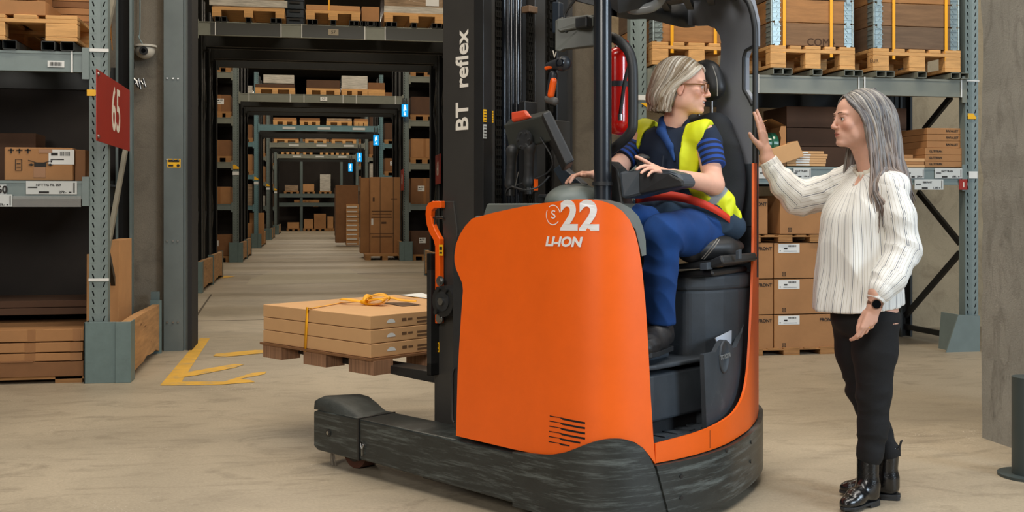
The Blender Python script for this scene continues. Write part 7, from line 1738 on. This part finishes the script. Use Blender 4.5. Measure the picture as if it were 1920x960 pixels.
b = B(); bp_ = [P3(1192, 372, 4.60), P3(1225, 368, 4.54), P3(1262, 368, 4.50), P3(1300, 376, 4.46), P3(1335, 390, 4.46), P3(1366, 410, 4.52), P3(1380, 425, 4.60)]; cu = catmull(bp_, 5); vs = []
for i, p in enumerate(cu): w_ = .022-.008*i/len(cu); vs += [p+cv3(0, 0, w_), p-cv3(0, 0, w_)]
b.add(vs, [(2*i, 2*i+1, 2*i+3, 2*i+2) for i in range(len(cu)-1)], True); o = b.build('seat_belt', mat('red_orange_webbing', S(206, 50, 22), .6), TK)
o.parent = None; tag(o, 'red-orange lap belt across the driver', 'belt'); o.modifiers.new('s', 'SOLIDIFY').thickness = .003
B().box(P3(1322, 420, 4.44), (.012, .012, .05)).box(P3(1324, 434, 4.44), (.016, .012, .035)).build('pass_tag', mat('bright_blue_tag', S(20, 110, 220), .4), w2, .003)
# driver's boot
def dboot(an):
    d = Fw; q = lambda x, z, y=0: Vector((an.x, an.y, 0))+d*x+A*y+UPV*z; zs_ = .637
    lo, hi = bounds([an+UPV*.06, q(.22, zs_), q(-.06, zs_)], .07); F = Field(lo, hi, .0045); F.cap(an+UPV*.02, q(-.005, zs_+.09), .042, .040, 0); F.cap(q(-.02, zs_+.06), q(.05, zs_+.062), .040, .040, .03); F.cap(q(.05, zs_+.06), q(.15, zs_+.042), .045, .038, .03); F.cap(q(.15, zs_+.04), q(.19, zs_+.035), .04, .033, .02)
    F.plane(q(0, zs_+.012), -UPV, .002); o = fmesh('work_boot', F, bootm, w2); wrinkle(o, .006, [(.3, .2, 1)], 60, 31)
    pl = [q(x, zs_, y) for x, y in ((-.06, .02), (-.05, .035), (.04, .038), (.14, .045), (.2, .035), (.225, .01))]+[q(x, zs_, -y) for x, y in ((.225, .01), (.2, .035), (.14, .045), (.04, .038), (-.05, .035), (-.06, .02))]; n_ = len(pl)
    B().add(pl+[p+UPV*.02 for p in pl], [list(range(n_))[::-1], list(range(n_, 2*n_))]+[(i, (i+1) % n_, n_+(i+1) % n_, n_+i) for i in range(n_)]).build('sole', black, o, .002)
dboot(P3(1240, 612, 4.38))
# hair
hq2 = lambda x, y, z: Vector(q2(x, y, z))
KF = [(.066, -.010, .098), (.070, .045, .080), (.040, .080, .040), (-.010, .090, -.005), (-.034, .092, -.060), (-.034, .090, -.112)]
KB = [(-.070, -.004, .122), (-.112, .045, .080), (-.128, .070, .030), (-.134, .076, -.020), (-.142, .080, -.070), (-.148, .082, -.108)]
F = Field(*bounds([hq2(-.1, -.1, .1), hq2(.05, .1, -.1), hq2(-.15, 0, -.1)], .09), .006); RR = np.array([gf, gl_, gu], dtype=np.float32).T
F.ell(hq2(-.028, 0, .046), (.104, .082, .083), RR, .02); F.ell(hq2(-.068, 0, -.01), (.078, .080, .085), RR, .03); F.ell(hq2(-.080, 0, -.06), (.075, .082, .055), RR, .03); F.ell(hq2(.095, 0, -.045), (.085, .08, .09), RR, .02, 's'); F.plane(hq2(0, 0, -.105), -gu, .003)
G2 = (F.f.copy(), F.lo.copy(), F.h); hb = fmesh('hair_volume', F, hairm, w2); vcol(hb, 'hc', np.tile(np.array(S(120, 108, 92)), (len(hb.data.vertices), 1)))
blond = [(196, 186, 168), (168, 152, 128), (132, 112, 86), (216, 208, 194), (150, 132, 108), (188, 178, 162), (108, 90, 68)]
locks(w2, 'hair', hq2, KF, KB, 600, .0035, blond, 6, G2, .006, taper=.5, endj=.010, wave=.003)
